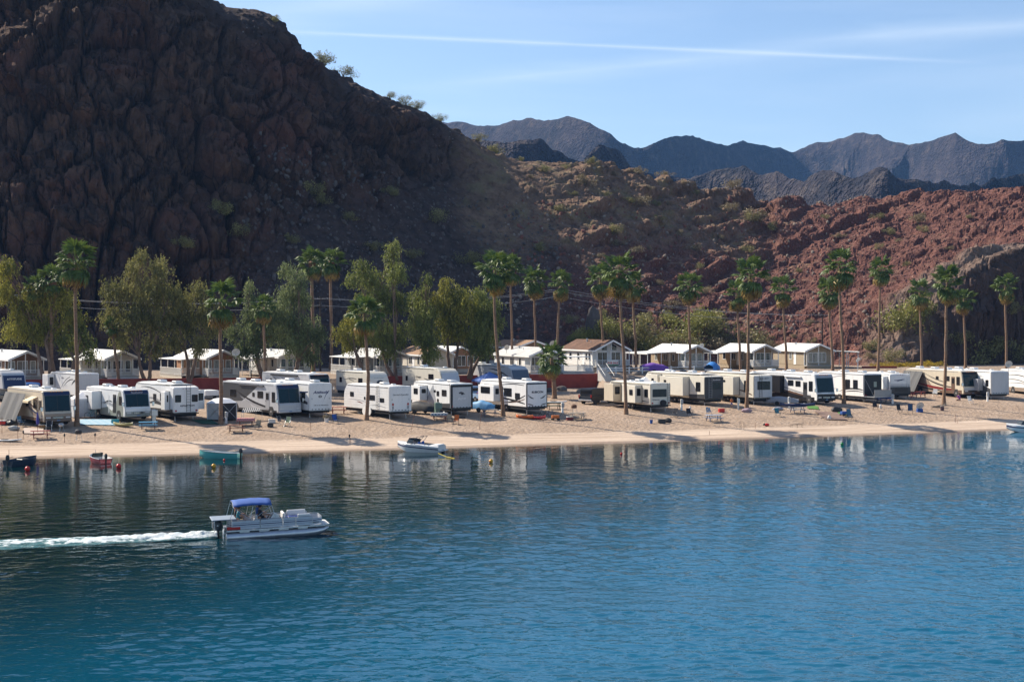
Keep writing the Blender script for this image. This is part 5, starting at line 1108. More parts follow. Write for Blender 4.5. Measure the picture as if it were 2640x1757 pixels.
# ------------------------------------------------------------------ vegetation
RNG = random.Random(7)
def m_leaf(name, c_dark, c_light, trans=0.25, rough=0.55):
    """leaf colours vary from clump to clump and leaf to leaf (attribute 'tone')"""
    if name in MATS: return MATS[name]
    t = NT(name); tone = t.attr('tone')
    col = t.ramp(tone, [(0.0, c_dark), (0.55, tuple((a+b)/2 for a, b in zip(c_dark, c_light))), (1.0, c_light)])
    t.set(Base_Color=col, Roughness=rough); t.b.inputs['Specular IOR Level'].default_value = 0.35
    tr = t.n.new('ShaderNodeBsdfTranslucent'); t.l.new(col, tr.inputs['Color'])
    mx = t.n.new('ShaderNodeMixShader'); mx.inputs[0].default_value = trans
    t.l.new(t.b.outputs[0], mx.inputs[1]); t.l.new(tr.outputs[0], mx.inputs[2]); t.l.new(mx.outputs[0], t.out.inputs['Surface'])
    MATS[name] = t.m; return t.m
def leaf_mesh(name, V, tone, m):
    """V: n x k x 3 polygon corners (quads), tone: n values"""
    n, k = V.shape[:2]; me = bpy.data.meshes.new(name)
    me.vertices.add(n*k); me.vertices.foreach_set('co', V.reshape(-1).astype(np.float32))
    me.loops.add(n*k); me.loops.foreach_set('vertex_index', np.arange(n*k, dtype=np.int32))
    me.polygons.add(n); me.polygons.foreach_set('loop_start', (np.arange(n)*k).astype(np.int32)); me.polygons.foreach_set('loop_total', np.full(n, k, np.int32))
    me.materials.append(m); me.update(); me.validate()
    a = me.attributes.new('tone', 'FLOAT', 'FACE'); a.data.foreach_set('value', tone.astype(np.float32)); return me
BARK_EU = mat('eucalyptus_bark', (0.20, 0.13, 0.09), 0.9, var=0.45, scale=1.2, bumpy=0.5)
BARK_PALM = None
def m_palmtrunk():
    t = NT('palm_trunk'); v = t.coord(); z = t.sep(v)[2]
    rings = t.noise(t.coord('Object', (0.6, 0.6, 9.0)), 1.6, 3, 0.7); n = t.noise(v, 1.2, 4)
    col = t.mix(t.ramp(rings, [(0.35, 0.0), (0.65, 1.0)]), (0.12, 0.065, 0.036), (0.30, 0.175, 0.10)); col = t.mix(t.ramp(n, [(0.4, 0.0), (0.75, 0.6)]), col, (0.24, 0.18, 0.13))
    t.set(Base_Color=col, Roughness=0.9, Normal=t.bump(rings, 0.7, 0.06)); return t.m
BARK_PALM = m_palmtrunk()
L_PALM = m_leaf('palm_leaf', (0.036, 0.074, 0.014), (0.155, 0.205, 0.045)); L_PALMD = m_leaf('dry_palm_leaf', (0.14, 0.085, 0.022), (0.44, 0.30, 0.075), 0.2)
M_BOOT = mat('palm_boot', (0.17, 0.085, 0.04), 0.9, var=0.5, scale=6, bumpy=0.6)
def frond_mesh(name, droop, m, seed, R_=0.86, pet=1.0):
    """fan leaf: petiole along +x, then a pleated fan whose tips droop"""
    rg = np.random.RandomState(seed); V = []; tone = []
    w = 0.025
    def arc(s): return np.array([s, 0, -droop*0.35*(s/1.8)**2])
    p0, p1 = arc(0.0), arc(pet)
    V.append([p0+[0, w, 0], p0-[0, w, 0], p1-[0, w, 0], p1+[0, w, 0]]); tone.append(0.9)
    n = 17; base = rg.rand()*0.3+0.35
    for i in range(n):
        th = math.radians(-112+224*i/(n-1)+rg.uniform(-3, 3)); ln = R_*(0.78+0.22*math.cos(th*0.7))*rg.uniform(0.88, 1.08)
        d = np.array([math.cos(th), math.sin(th), 0]); sd = np.array([-d[1], d[0], 0])
        pl = 0.05*(1 if i % 2 else -1); half = 0.095*R_
        a = p1.copy(); b = p1+d*ln*0.62+np.array([0, 0, -droop*0.16+pl*0.5]); c = p1+d*ln+np.array([0, 0, -droop*(0.50+rg.uniform(0, 0.22))])
        tn = base+rg.uniform(-0.3, 0.3)
        V.append([a+sd*0.01, a-sd*0.01, b-sd*half+[0, 0, pl], b+sd*half-[0, 0, pl]]); tone.append(tn)
        V.append([b+sd*half-[0, 0, pl], b-sd*half+[0, 0, pl], c-sd*0.012, c+sd*0.012]); tone.append(tn-0.05)
    return leaf_mesh(name, np.array(V, float), np.clip(np.array(tone), 0, 1), m)
FR_UP = [frond_mesh('frond', 0.25+0.2*k, L_PALM, k) for k in range(3)]; FR_DN = [frond_mesh('frond', 0.7+0.2*k, L_PALM, 10+k) for k in range(3)]; FR_DRY = [frond_mesh('dry_frond', 0.9, L_PALMD, 20+k, 0.9) for k in range(3)]
def palm(base, top, label, thick=0.19, size=1.0, boots=False, dry=8, group='fan palms of the campground', bend=0.0):
    """slim fan palm: base and crown centre are world points"""
    rg = random.Random(int(base.x*97+base.y*31)); root = thing('fan_palm', label, 'palm tree', base, 0, group)
    dry = max(1, dry+rg.randint(1, 6)); size *= rg.uniform(0.92, 1.1); T = top-base; n = 14; P = []; rs = []
    for i in range(n+1):
        t = i/n; off = math.sin(t*math.pi)*bend+0.10*math.sin(t*5+rg.random()); P.append(Vector((T.x*t+off, T.y*t, T.z*t-(0.25 if i == 0 else 0)))); rs.append(thick*(1.75 if i == 0 else (1.12-0.38*t)))
    MB().tube(P, rs, 10).build('trunk', BARK_PALM, root, True)
    if boots: MB().tube([P[-2]+Vector((0, 0, -0.1)), P[-1]+Vector((0, 0, -0.9)), P[-1]+Vector((0, 0, -0.3)), P[-1]], [thick*0.85, thick*1.9, thick*2.0, thick], 10).build('boot_cluster', M_BOOT, root, True)
    def put(ms, nm, el, k, r0):
        az = k*2.399963+rg.uniform(-0.25, 0.25); s = size*rg.uniform(0.82, 1.15)
        o = inst(nm, ms[rg.randrange(len(ms))], root, T+Vector((0, 0, r0)), (rg.uniform(-0.35, 0.35), -R(el+rg.uniform(-9, 9)), az), s); return o
    for k in range(rg.randint(6, 9)): put(FR_UP, 'frond', 80-6.5*k, k, 0.05)
    for k in range(rg.randint(9, 13)): put(FR_UP, 'frond', 28-4.6*k, k+4, 0.0)
    for k in range(7): put(FR_DN, 'frond', -28-4*k, k+2, -0.12)
    for k in range(dry): put(FR_DRY, 'dry_frond', -48-3.0*k, k+3, -0.28)
    return root
def palm_px(bpx, bpy_, cpx, cpy, label, d=None, **k):
    b = at_d(bpx, d) if d is not None else at(bpx, bpy_); Y = b.y+k.pop('dy', 0.0)
    return palm(b, Vector((px_to_x(cpx, Y), Y, py_to_z(cpy, Y))), label, **k)
palm_px(197, 1098, 196, 672, 'tall fan palm right of the tan motorhome at the left end of the beach', size=1.25, dry=4)
palm_px(128, 1000, 137, 722, 'fan palm with thick ragged trunk rising through the leftmost yellow-green eucalyptus', size=1.35, thick=0.26, boots=True)
palm_px(144, 985, 92, 742, 'fan palm crown peeking over the leftmost eucalyptus', size=1.1)
palm_px(305, 995, 290, 838, 'slim leaning palm trunk in front of the cream home', size=0.8, dry=3)
palm_px(567, 1093, 571, 775, 'fan palm standing beside the round screen tent', size=1.25, dry=10)
palm_px(806, 0, 806, 672, 'left one of the twin palms with shaggy collars', d=70, size=1.25, boots=True, thick=0.27, dry=2)
palm_px(853, 953, 854, 672, 'right one of the twin palms with shaggy collars', size=1.3, boots=True, thick=0.27, dry=2)
palm_px(682, 0, 682, 790, 'small palm crown buried in the eucalyptus behind the screen tent', d=52, size=0.9)
palm_px(943, 1083, 941, 806, 'slim palm in front of the ribbed white trailer', size=1.15, dry=4, bend=0.25)
palm_px(1297, 1072, 1277, 694, 'leaning fan palm in front of the RUBICON trailer', size=1.3, bend=-0.3)
palm_px(1319, 0, 1318, 690, 'palm just behind and right of the leaning RUBICON palm', d=70, size=1.3)
palm_px(1379, 0, 1379, 722, 'upright palm behind the grey roof of the white deck home', d=72, size=1.3, dry=9)
palm_px(1429, 0, 1447, 730, 'palm leaning right with heavy yellow skirt above the short palm', d=67, size=1.3, dry=13)
palm_px(1428, 1028, 1424, 922, 'short stout fan palm in front of the red wall', size=1.35, thick=0.30, dry=3)
palm_px(1555, 956, 1548, 718, 'fan palm in front of the for-sale home, left of the tall pair', size=1.35, dry=11)
palm_px(1613, 1068, 1598, 703, 'tall palm rising beside the short tan trailer', size=1.3, boots=True)
palm_px(1639, 962, 1632, 734, 'fan palm at the right corner of the for-sale home', size=1.3, dry=11)
palm_px(1778, 967, 1777, 737, 'palm in front of the tan home with the purple boat cover', size=1.3, dry=11)
palm_px(1908, 967, 1901, 757, 'shorter palm left of the tall one before the blue-tarp carport home', size=1.25, dry=11)
palm_px(1923, 1054, 1935, 708, 'tall palm leaning right in front of the tan trailer with grey rear cap', size=1.3)
palm_px(2027, 957, 2019, 745, 'palm standing before the plain khaki home side wall', size=1.25)
palm_px(2146, 958, 2137, 750, 'palm at the khaki home carport', size=1.25, dry=11)
palm_px(2175, 1040, 2165, 685, 'tallest right-hand palm, between the black-swoop motorhome and the patio toy hauler', size=1.4)
palm_px(2262, 958, 2272, 694, 'palm leaning right beside the yellow flowering bushes', size=1.2, dry=3)
palm_px(2375, 948, 2372, 753, 'palm in front of the big round green bush', size=1.25, dry=11)
palm_px(2432, 1044, 2444, 727, 'palm leaning right with a woodpile at its foot', size=1.25)
palm_px(2488, 952, 2486, 770, 'shorter palm behind the grey-backed toy hauler', size=1.2, dry=11)
palm_px(2593, 962, 2593, 737, 'rightmost palm against the dark cliff', size=1.3, dry=11)

# eucalyptus: trunk with limbs, crown of hanging leaf sprays
L_EU = [m_leaf('eucalyptus_leaf', (0.062, 0.086, 0.020), (0.31, 0.33, 0.080), 0.4), m_leaf('eucalyptus_leaf_olive', (0.062, 0.072, 0.022), (0.29, 0.265, 0.085), 0.4), m_leaf('eucalyptus_leaf_yellow', (0.070, 0.090, 0.018), (0.40, 0.36, 0.060), 0.4), m_leaf('eucalyptus_leaf_grey', (0.062, 0.086, 0.034), (0.27, 0.31, 0.125), 0.4)]
def eucalyptus(label, base, blobs, m, seed, fork=0.35, trunks=1, dens=1.0, bark=None):
    """blobs: (px, py, radius px) in the photograph at the tree's own distance"""
    rg = np.random.RandomState(seed); rr = random.Random(seed)
    root = thing('eucalyptus_tree', label, 'tree', base); s = FPX/base.y
    B = []
    for (px, py, r) in blobs:
        dy = rr.uniform(-1.0, 1.0)*1.3; Y = base.y+dy
        B.append((Vector((px_to_x(px, Y), Y, py_to_z(py, Y)))-base, r/s*0.80))
    top = max(b[0].z for b in B); cx = sum(b[0].x for b in B)/len(B)
    tr = MB()
    def limb(a, b, r0, r1, sag=0.4, n=8):
        P = []; side = Vector((rr.uniform(-1, 1), rr.uniform(-1, 1), 0))*0.10*(b-a).length
        for i in range(n+1):
            t = i/n; P.append(a.lerp(b, t)+side*math.sin(t*math.pi)+Vector((0, 0, sag*math.sin(t*math.pi)))+Vector((rr.uniform(-1, 1), rr.uniform(-1, 1), 0))*0.06*(0 < i < n))
        tr.tube(P, [r0+(r1-r0)*(i/n)**0.8 for i in range(n+1)], 8, True); return P
    forks = []
    low = min(b[0].z-b[1]*0.6 for b in B)
    for k in range(trunks):
        sx = (k-(trunks-1)/2); f = Vector((cx*(0.35+0.25*rr.random())+sx*1.5, rr.uniform(-0.5, 0.5), max(2.0, low*0.85)+rr.uniform(-0.3, 0.5)))
        limb(Vector((sx*0.35, 0, -0.3)), f, 0.36/math.sqrt(trunks)+0.05, 0.20/math.sqrt(trunks)+0.03, 0.0); forks.append(f)
    for (c, r) in sorted(B, key=lambda b: b[0].z):
        f = min(forks, key=lambda q: (Vector((q.x, q.y, 0))-Vector((c.x, c.y, 0))).length); P = limb(f, c+Vector((0, 0, -r*0.2)), 0.15, 0.035, 0.25)
        for k in range(4): limb(P[5], c+Vector((rr.uniform(-1, 1), rr.uniform(-1, 1), rr.uniform(-0.6, 0.9)))*r*0.8, 0.04, 0.012, 0.1, 5)
    tr.build('trunk', bark or BARK_EU, root, True)
    Qs = []; Ts = []
    for (c, r) in B:
        nst = int(128*dens*max(0.35, r*r/2.2)); ctone = rr.uniform(-0.16, 0.16); nl = 10
        d = rg.normal(size=(nst, 3)); d /= np.linalg.norm(d, axis=1, keepdims=True)
        rad = r*(rg.rand(nst)**0.45)*(1.0+0.22*np.sin(5*np.arctan2(d[:, 1], d[:, 0])+seed)+0.15*np.sin(7*d[:, 2]+seed*2))
        p0_ = np.array(c)+d*rad[:, None]*np.array([1.0, 0.95, 0.95]); stone = rg.normal(size=nst)*0.20+ctone*1.5+0.47; sway = rg.normal(size=(nst, 2))*0.12
        q = np.arange(nl)[None, :]; pos = np.repeat(p0_[:, None, :], nl, 1)+rg.normal(size=(nst, nl, 3))*0.08
        pos[..., 0] += sway[:, :1]*q*0.35; pos[..., 1] += sway[:, 1:]*q*0.35; pos[..., 2] -= 0.11*q
        pos = pos.reshape(-1, 3); m_ = len(pos); an = rg.rand(m_)*6.283; ln = rg.uniform(0.20, 0.40, m_)[:, None]; wd = rg.uniform(0.04, 0.08, m_)[:, None]
        dr = np.stack([np.cos(an)*0.5, np.sin(an)*0.5, np.full(m_, -0.85)], 1); dr /= np.linalg.norm(dr, axis=1, keepdims=True)
        b2 = rg.rand(m_)*6.283; sd = np.cross(dr, np.stack([np.cos(b2), np.sin(b2), np.full(m_, 0.25)], 1)); sd /= np.maximum(1e-6, np.linalg.norm(sd, axis=1, keepdims=True))
        Qs.append(np.stack([pos, pos+dr*ln*0.5+sd*wd, pos+dr*ln, pos+dr*ln*0.5-sd*wd], 1)); Ts.append(np.repeat(stone, nl)+rg.normal(size=m_)*0.13)
    quads = np.concatenate(Qs); tones = np.concatenate(Ts)
    o = bpy.data.objects.new('crown', leaf_mesh('crown', np.array(quads), np.clip(np.array(tones), 0, 1), m)); COL.objects.link(o); o.parent = root
    return root
EUC = [
 ('spreading yellow-green eucalyptus with pale forked limbs at the left edge', 122, 1003, [(22, 676, 30), (8, 742, 46), (62, 780, 54), (105, 760, 58), (160, 762, 48), (188, 812, 42), (130, 832, 46), (45, 838, 50), (8, 690, 30), (95, 850, 40)], 2, 2, BARK_EU),
 ('small eucalyptus with wispy foliage between the palm and the cream home', 187, 1003, [(222, 872, 30), (205, 842, 32), (190, 884, 34), (232, 905, 26), (165, 870, 28)], 0, 1, BARK_EU),
 ('largest dark olive eucalyptus with brown-tipped crown behind the white sage motorhome', 380, 992, [(366, 652, 26), (345, 690, 34), (412, 684, 40), (292, 735, 42), (335, 745, 45), (385, 742, 56), (440, 745, 42), (285, 805, 42), (345, 810, 58), (415, 815, 58), (395, 880, 42), (310, 865, 36), (452, 800, 40)], 1, 2, BARK_EU),
 ('dark eucalyptus with three crossing trunks behind the REFLECTION trailer', 487, 999, [(512, 742, 34), (528, 795, 44), (482, 825, 48), (548, 838, 32), (450, 872, 36), (515, 880, 38), (470, 770, 36)], 1, 2, BARK_EU),
 ('grey-green eucalyptus with stout single trunk behind the screen tent', 680, 988, [(643, 732, 20), (645, 765, 24), (648, 805, 40), (692, 800, 44), (655, 850, 50), (602, 848, 34), (705, 850, 40), (622, 892, 30), (660, 895, 34)], 3, 1, BARK_EU),
 ('tall grey-green eucalyptus with narrow top left of the twin palms', 768, 988, [(738, 688, 26), (768, 715, 36), (742, 755, 42), (782, 765, 34), (722, 795, 38), (792, 845, 48), (762, 878, 46), (818, 858, 34), (752, 825, 44), (800, 905, 34)], 3, 1, BARK_EU),
 ('tallest sunlit eucalyptus with column-like top above the ribbed white trailer', 1021, 996, [(1014, 628, 24), (1008, 655, 28), (1022, 695, 42), (932, 682, 32), (955, 712, 42), (912, 712, 26), (985, 765, 56), (1026, 770, 42), (968, 845, 52), (1016, 855, 52), (1000, 885, 42), (945, 770, 40)], 0, 2, BARK_EU),
 ('low eucalyptus with curved trunk beside the slim palm', 928, 988, [(886, 850, 38), (908, 824, 36), (932, 866, 34), (902, 880, 28)], 2, 1, BARK_EU),
 ('drooping eucalyptus with wispy spire behind the COUGAR trailer', 1097, 991, [(1100, 712, 18), (1096, 740, 20), (1076, 762, 34), (1098, 798, 44), (1082, 838, 48), (1104, 868, 44), (1110, 905, 32)], 0, 1, BARK_EU),
 ('round bright-green eucalyptus with pale twisted trunk left of the JAYCO trailer', 1170, 975, [(1148, 728, 24), (1140, 765, 42), (1178, 758, 44), (1196, 785, 46), (1160, 810, 52), (1152, 840, 46), (1180, 845, 44)], 2, 2, BARK_EU),
 ('weeping eucalyptus behind the JAYCO trailer, rightmost of the eucalyptus', 1208, 991, [(1232, 756, 34), (1242, 788, 44), (1272, 778, 30), (1245, 822, 48), (1276, 822, 34), (1226, 852, 44), (1258, 862, 38), (1228, 888, 34), (1254, 893, 28)], 0, 2, BARK_EU),
]
for i, (lab, px, py, blobs, mi, tk, bk) in enumerate(EUC): eucalyptus(lab, at(px, py), blobs, L_EU[mi], 100+i, trunks=tk, bark=bk)

# desert shrubs
L_SH = [m_leaf('creosote_leaf', (0.10, 0.098, 0.034), (0.33, 0.295, 0.105)), m_leaf('palo_verde_leaf', (0.115, 0.125, 0.025), (0.38, 0.36, 0.085)), m_leaf('dry_brush_leaf', (0.15, 0.115, 0.060), (0.36, 0.29, 0.16)), m_leaf('brittlebush_flower', (0.16, 0.13, 0.010), (0.70, 0.48, 0.012), 0.15)]
M_STEM = mat('brush_stem', (0.11, 0.085, 0.055), 0.9)
def shrub_meshes(kind, seed, n, flat=0.75, leaf=0.05, ragged=0.3):
    """unit shrub (radius 1): twiggy stems and a ragged cloud of small leaves"""
    rg = np.random.RandomState(seed); Q = []; T = []
    lobes = [(rg.normal(size=3)*np.array([0.42, 0.42, 0.22])+np.array([0, 0, 0.5*flat+0.12]), rg.uniform(0.35, 0.6), rg.normal()*0.14) for _ in range(9)]
    for i in range(n):
        c, r, tn = lobes[rg.randint(len(lobes))]; d = rg.normal(size=3); d /= np.linalg.norm(d); p = c+d*r*rg.rand()**0.4*np.array([1, 1, flat])*(1+ragged*rg.normal()*0.4)
        if p[2] < 0.03: p[2] = 0.03+rg.rand()*0.15
        a = rg.normal(size=3); a /= np.linalg.norm(a); b = np.cross(a, rg.normal(size=3)); b /= np.linalg.norm(b); s = leaf*rg.uniform(0.6, 1.5)
        Q.append([p, p+a*s+b*s*0.45, p+a*s*2.0, p+a*s-b*s*0.45]); T.append(0.45+tn+rg.normal()*0.17)
    st = MB(); rr = random.Random(seed)
    for k in range(9):
        th = rr.random()*6.28; e = rr.uniform(0.5, 0.95); st.tube([(0, 0, -0.1), (0.25*e*math.cos(th), 0.25*e*math.sin(th), 0.3), (0.7*e*math.cos(th), 0.7*e*math.sin(th), flat*rr.uniform(0.5, 1.0))], [0.03, 0.02, 0.008], 5)
    return leaf_mesh('foliage', np.array(Q), np.clip(np.array(T), 0, 1), L_SH[kind]), st.mesh('stems', M_STEM)
SHRUBS = {(k, v): shrub_meshes(k, 10*k+v, n, fl, lf) for k, n, fl, lf in ((0, 1300, 0.8, 0.055), (1, 2600, 0.95, 0.045), (2, 1000, 0.7, 0.06), (3, 1200, 0.6, 0.05)) for v in range(3)}
def shrub(kind, p, r, label, group, name='desert_shrub', cat='shrub', zs=1.0):
    v = RNG.randrange(3); f, s = SHRUBS[(kind, v)]
    root = thing(name, label, cat, p, RNG.random()*6.28, group); root.scale = (r, r, r*zs)
    inst('foliage', f, root); inst('stems', s, root); return root
def shrub_px(kind, px, py, rpx, label, group, **k):
    p = hill_at(px, py+rpx*0.5); return shrub(kind, p-Vector((0, 0, 0.1)), rpx*p.y/FPX*1.25, label, group, **k)
for (px, py, r, lab) in ((835, 146, 28, 'largest bush silhouetted on the steep left ridge line'), (885, 172, 22, 'bush just right of the largest one on the ridge line'), (1007, 238, 13, 'small thin bush on the ridge line against the sky'), (1043, 260, 17, 'middle bush on the lower ridge line'), (1075, 274, 17, 'right one of the paired bushes on the lower ridge line'), (1135, 303, 15, 'bush where the ridge line meets the far mountains'), (708, 52, 14, 'small sunlit bush high on the left cliff rim')):
    shrub_px(0, px, py, r, lab, 'bushes along the ridge line')
ORD = 'leftmost second third fourth fifth sixth seventh eighth ninth tenth eleventh twelfth thirteenth fourteenth fifteenth sixteenth seventeenth eighteenth nineteenth twentieth'.split()
def ordinal(i): return ORD[i] if i == 0 else ORD[i]+' from the left'
BROWN_SLOPE = ((1229, 345, 14), (1277, 374, 20), (1401, 435, 15), (1519, 419, 15), (1633, 438, 15), (1719, 447, 14), (1888, 470, 22), (1509, 473, 18), (1495, 462, 12), (1662, 488, 10), (1446, 536, 15), (1649, 520, 22), (1625, 516, 14), (1690, 524, 12), (1720, 527, 10), (1878, 540, 20), (1952, 559, 30), (1930, 566, 18), (1990, 587, 18), (1576, 594, 20), (1595, 626, 16), (1633, 645, 17), (1694, 568, 12), (1789, 638, 17), (1929, 648, 14), (1821, 747, 17), (1738, 791, 18), (1980, 720, 12), (1560, 500, 10), (1750, 600, 11), (1480, 500, 10), (1670, 640, 9), (1800, 690, 12), (1600, 700, 13), (1545, 660, 11), (1700, 730, 12), (1860, 610, 10), (1340, 400, 10), (1370, 455, 9), (1460, 430, 9), (1580, 450, 9), (1790, 500, 9), (1760, 480, 9))
for lo_, hi_, where in ((0, 452, 'dry shrub along the crest of the sunlit brown slope'), (452, 560, 'dry olive shrub on the upper sunlit brown slope'), (560, 900, 'dry shrub on the lower sunlit slope above the homes')):
    for i, (px, py, r) in enumerate(sorted(q for q in BROWN_SLOPE if lo_ <= q[1] < hi_)): shrub_px(RNG.choice((0, 2, 2)), px, py, r, ordinal(i)+' '+where if i == 0 else where+', '+ordinal(i), 'shrubs on the sunlit brown slope')
for i, (px, py, r) in enumerate(sorted(((2267, 562, 13), (2369, 565, 21), (2299, 600, 15), (2159, 613, 11), (2382, 591, 13), (2267, 638, 11), (2318, 620, 9), (2012, 842, 13), (2089, 833, 15), (2060, 700, 9), (2200, 690, 10), (2450, 640, 10), (2130, 560, 9), (2500, 560, 9), (2340, 680, 9), (2100, 880, 12), (2050, 870, 10), (2150, 780, 9)))):
    shrub_px(RNG.choice((0, 2)), px, py, r, 'small dry shrub on the red layered slope, '+ordinal(i), 'shrubs on the red slope')
for i, (px, py, r) in enumerate(sorted(((560, 540, 30), (470, 640, 24), (800, 490, 26), (820, 520, 24), (1010, 500, 20), (1120, 560, 26), (610, 600, 24), (960, 640, 18), (1210, 670, 26), (1330, 690, 22), (1390, 640, 18), (750, 620, 20), (900, 560, 16), (1060, 660, 18)))):
    shrub_px(0, px, py, r, 'dim shrub on the shaded rubble slope under the cliff, '+ordinal(i), 'shrubs on the shaded talus')
THICKET = ((1523, 872, 30, 1), (1571, 858, 36, 1), (1632, 858, 52, 0), (1668, 822, 24, 0), (1680, 862, 40, 2), (1723, 830, 28, 1), (1748, 880, 36, 2), (1806, 850, 54, 1), (1842, 838, 44, 1), (1874, 870, 54, 0), (1930, 878, 36, 2), (1600, 880, 34, 2), (1780, 890, 34, 0), (1490, 880, 26, 1), (1545, 820, 22, 0), (1950, 890, 30, 0), (1990, 895, 26, 2), (1715, 885, 32, 1), (1840, 893, 34, 2), (1900, 900, 30, 0), (1656, 893, 30, 1), (1470, 830, 16, 0))
for lo_, hi_, where in ((0, 860, 'taller bush at the back of the thicket behind the right homes'), (860, 999, 'low bush at the front of the thicket behind the right homes')):
    for i, (px, py, r, kd) in enumerate(sorted(q for q in THICKET if lo_ <= q[1] < hi_)): shrub_px(kd, px, py, r, where+', '+ordinal(i), 'brush thicket behind the homes', name='brush_bush')
shrub_px(1, 2336, 842, 54, 'big round bright-green bush on the pale rock shoulder', None, name='palo_verde_bush', zs=1.15); shrub_px(1, 2366, 808, 36, 'upper green bush touching the big round one on the rock shoulder', None, name='palo_verde_bush', zs=1.1)
shrub_px(0, 2296, 925, 24, 'olive bush at the foot of the pale rock shoulder', None); shrub_px(0, 2250, 893, 22, 'olive bush on the bank left of the rock shoulder', None); shrub_px(2, 2240, 915, 15, 'pale dry bush at the carport end of the bank', None)
for i, (px, py, r) in enumerate(sorted(((2522, 925, 44), (2570, 905, 34), (2620, 915, 36), (2470, 935, 26), (2600, 845, 24)))): shrub_px(0, px, py, r, 'dark bush in the shade under the right cliff, '+ordinal(i), 'bushes under the right cliff')
for k, px in enumerate(range(2258, 2425, 15)):
    p = at_d(px, 64.5+1.2*(k % 3)); shrub(3, p+Vector((0, 0, -0.05)), 0.95+0.25*((k*7) % 5)/5, 'yellow flowering bush in the row behind the low red wall, '+ordinal(k), 'yellow flowering bushes', name='flowering_bush', cat='shrub')

# rocks
def rock_mesh(name, seed, m, sub=2, amp=0.35):
    bm = bmesh.new(); bmesh.ops.create_icosphere(bm, subdivisions=sub, radius=1); P = np.array([v.co[:] for v in bm.verts]); o = seed*3.7
    n = fbm(P[:, 0]*0.9+o, P[:, 1]*0.9, P[:, 2]*0.9, 3, seed); c = cell(P[:, 0]*1.1+o, P[:, 1]*1.1, P[:, 2]*1.1, seed)
    s = 1+amp*n+0.25*(c[2]-0.5)
    for v, k in zip(bm.verts, s): v.co = v.co*k
    me = bpy.data.meshes.new(name); bm.to_mesh(me); bm.free(); me.materials.append(m); return me
M_ROCKP = mat('pale_rock', (0.26, 0.21, 0.17), 0.95, var=0.4, scale=0.9, bumpy=0.8); M_ROCKR = mat('red_rock', (0.19, 0.075, 0.055), 0.95, var=0.4, scale=0.9, bumpy=0.8); M_ROCKG = mat('grey_rock', (0.105, 0.088, 0.082), 0.95, var=0.4, scale=0.9, bumpy=0.8)
def scatter(name, label, m, n, seed, region, smin, smax):
    """loose stones on the slope, joined as one"""
    rg = random.Random(seed); base = [rock_mesh('r', seed+k, m, 1, 0.4) for k in range(4)]
    V = []; F = []; cache = [(np.array([v.co[:] for v in b.vertices]), [tuple(p.vertices) for p in b.polygons]) for b in base]
    for k in range(n):
        px, py = region(rg); p = hill_at(px, py); s = smin*(smax/smin)**(rg.random()**2.2); v, f = cache[rg.randrange(4)]
        e = np.array(Euler((rg.random()*6, rg.random()*6, rg.random()*6)).to_matrix()); o = len(V)
        V.extend((v*np.array([1, 0.8, 0.65])@e.T*s+np.array(p)).tolist()); F.extend([tuple(i+o for i in q) for q in f])
    me = bpy.data.meshes.new(name); me.from_pydata(V, [], F); me.materials.append(m); ob = bpy.data.objects.new(name, me); COL.objects.link(ob); tag(ob, label, None, None, 'stuff')
    for b in base: bpy.data.meshes.remove(b)
def reg_talus(rg):
    t = rg.random(); px = 620+t*820; lo = 330+0.25*(px-620) if px > 900 else 520; return px, rg.uniform(max(300, 250+0.28*(px-620)+90), 800)
scatter('talus_rubble', 'grey rubble scattered on the shaded talus', M_ROCKG, 1000, 3, reg_talus, 0.16, 0.75)
scatter('pale_talus_stones', 'pale stones scattered on the shaded talus', mat('whitish_stone', (0.13, 0.115, 0.108), 0.95, var=0.4), 420, 4, reg_talus, 0.12, 0.5)
scatter('red_slope_rubble', 'red broken rock strewn over the layered slope', M_ROCKR, 1300, 5, lambda rg: (rg.uniform(1300, 2250), rg.uniform(520, 900)), 0.14, 0.62)
scatter('tan_slope_rubble', 'tan stones strewn over the brown slope', M_ROCKP, 800, 6, lambda rg: (rg.uniform(1300, 2250), rg.uniform(430, 860)), 0.15, 0.55)
p = hill_at(1527, 868); o = bpy.data.objects.new('rock_spire', rock_mesh('rock_spire', 5, M_ROCKG, 3, 0.5)); COL.objects.link(o); o.location = p+Vector((0, 0, 1.2)); o.scale = (1.25, 1.1, 3.4); tag(o, 'upright brown rock spire at the foot of the shaded slope', 'rock')
for i, (px, py, r, lab) in enumerate(((1449, 1008, 0.72, 'grey boulder right of the short stout palm'), (1498, 1012, 0.55, 'tan boulder in front of the concrete stairs'), (1416, 1010, 0.5, 'flat pale boulder left of the short stout palm'), (1474, 1014, 0.22, 'small stone between the two boulders by the red wall'), (1762, 963, 0.6, 'brown boulder on the road edge behind the tan trailers'), (1640, 966, 0.5, 'brown boulder at the end of the white fence'))):
    p = at(px, py); o = bpy.data.objects.new('boulder', rock_mesh('boulder', 30+i, (M_ROCKG, M_ROCKP)[i % 2], 2)); COL.objects.link(o); o.location = p+Vector((0, 0, r*0.3)); o.scale = (r*1.2, r, r*0.75); o.rotation_euler = (0, 0, i); tag(o, lab, 'boulder', 'boulders by the road')

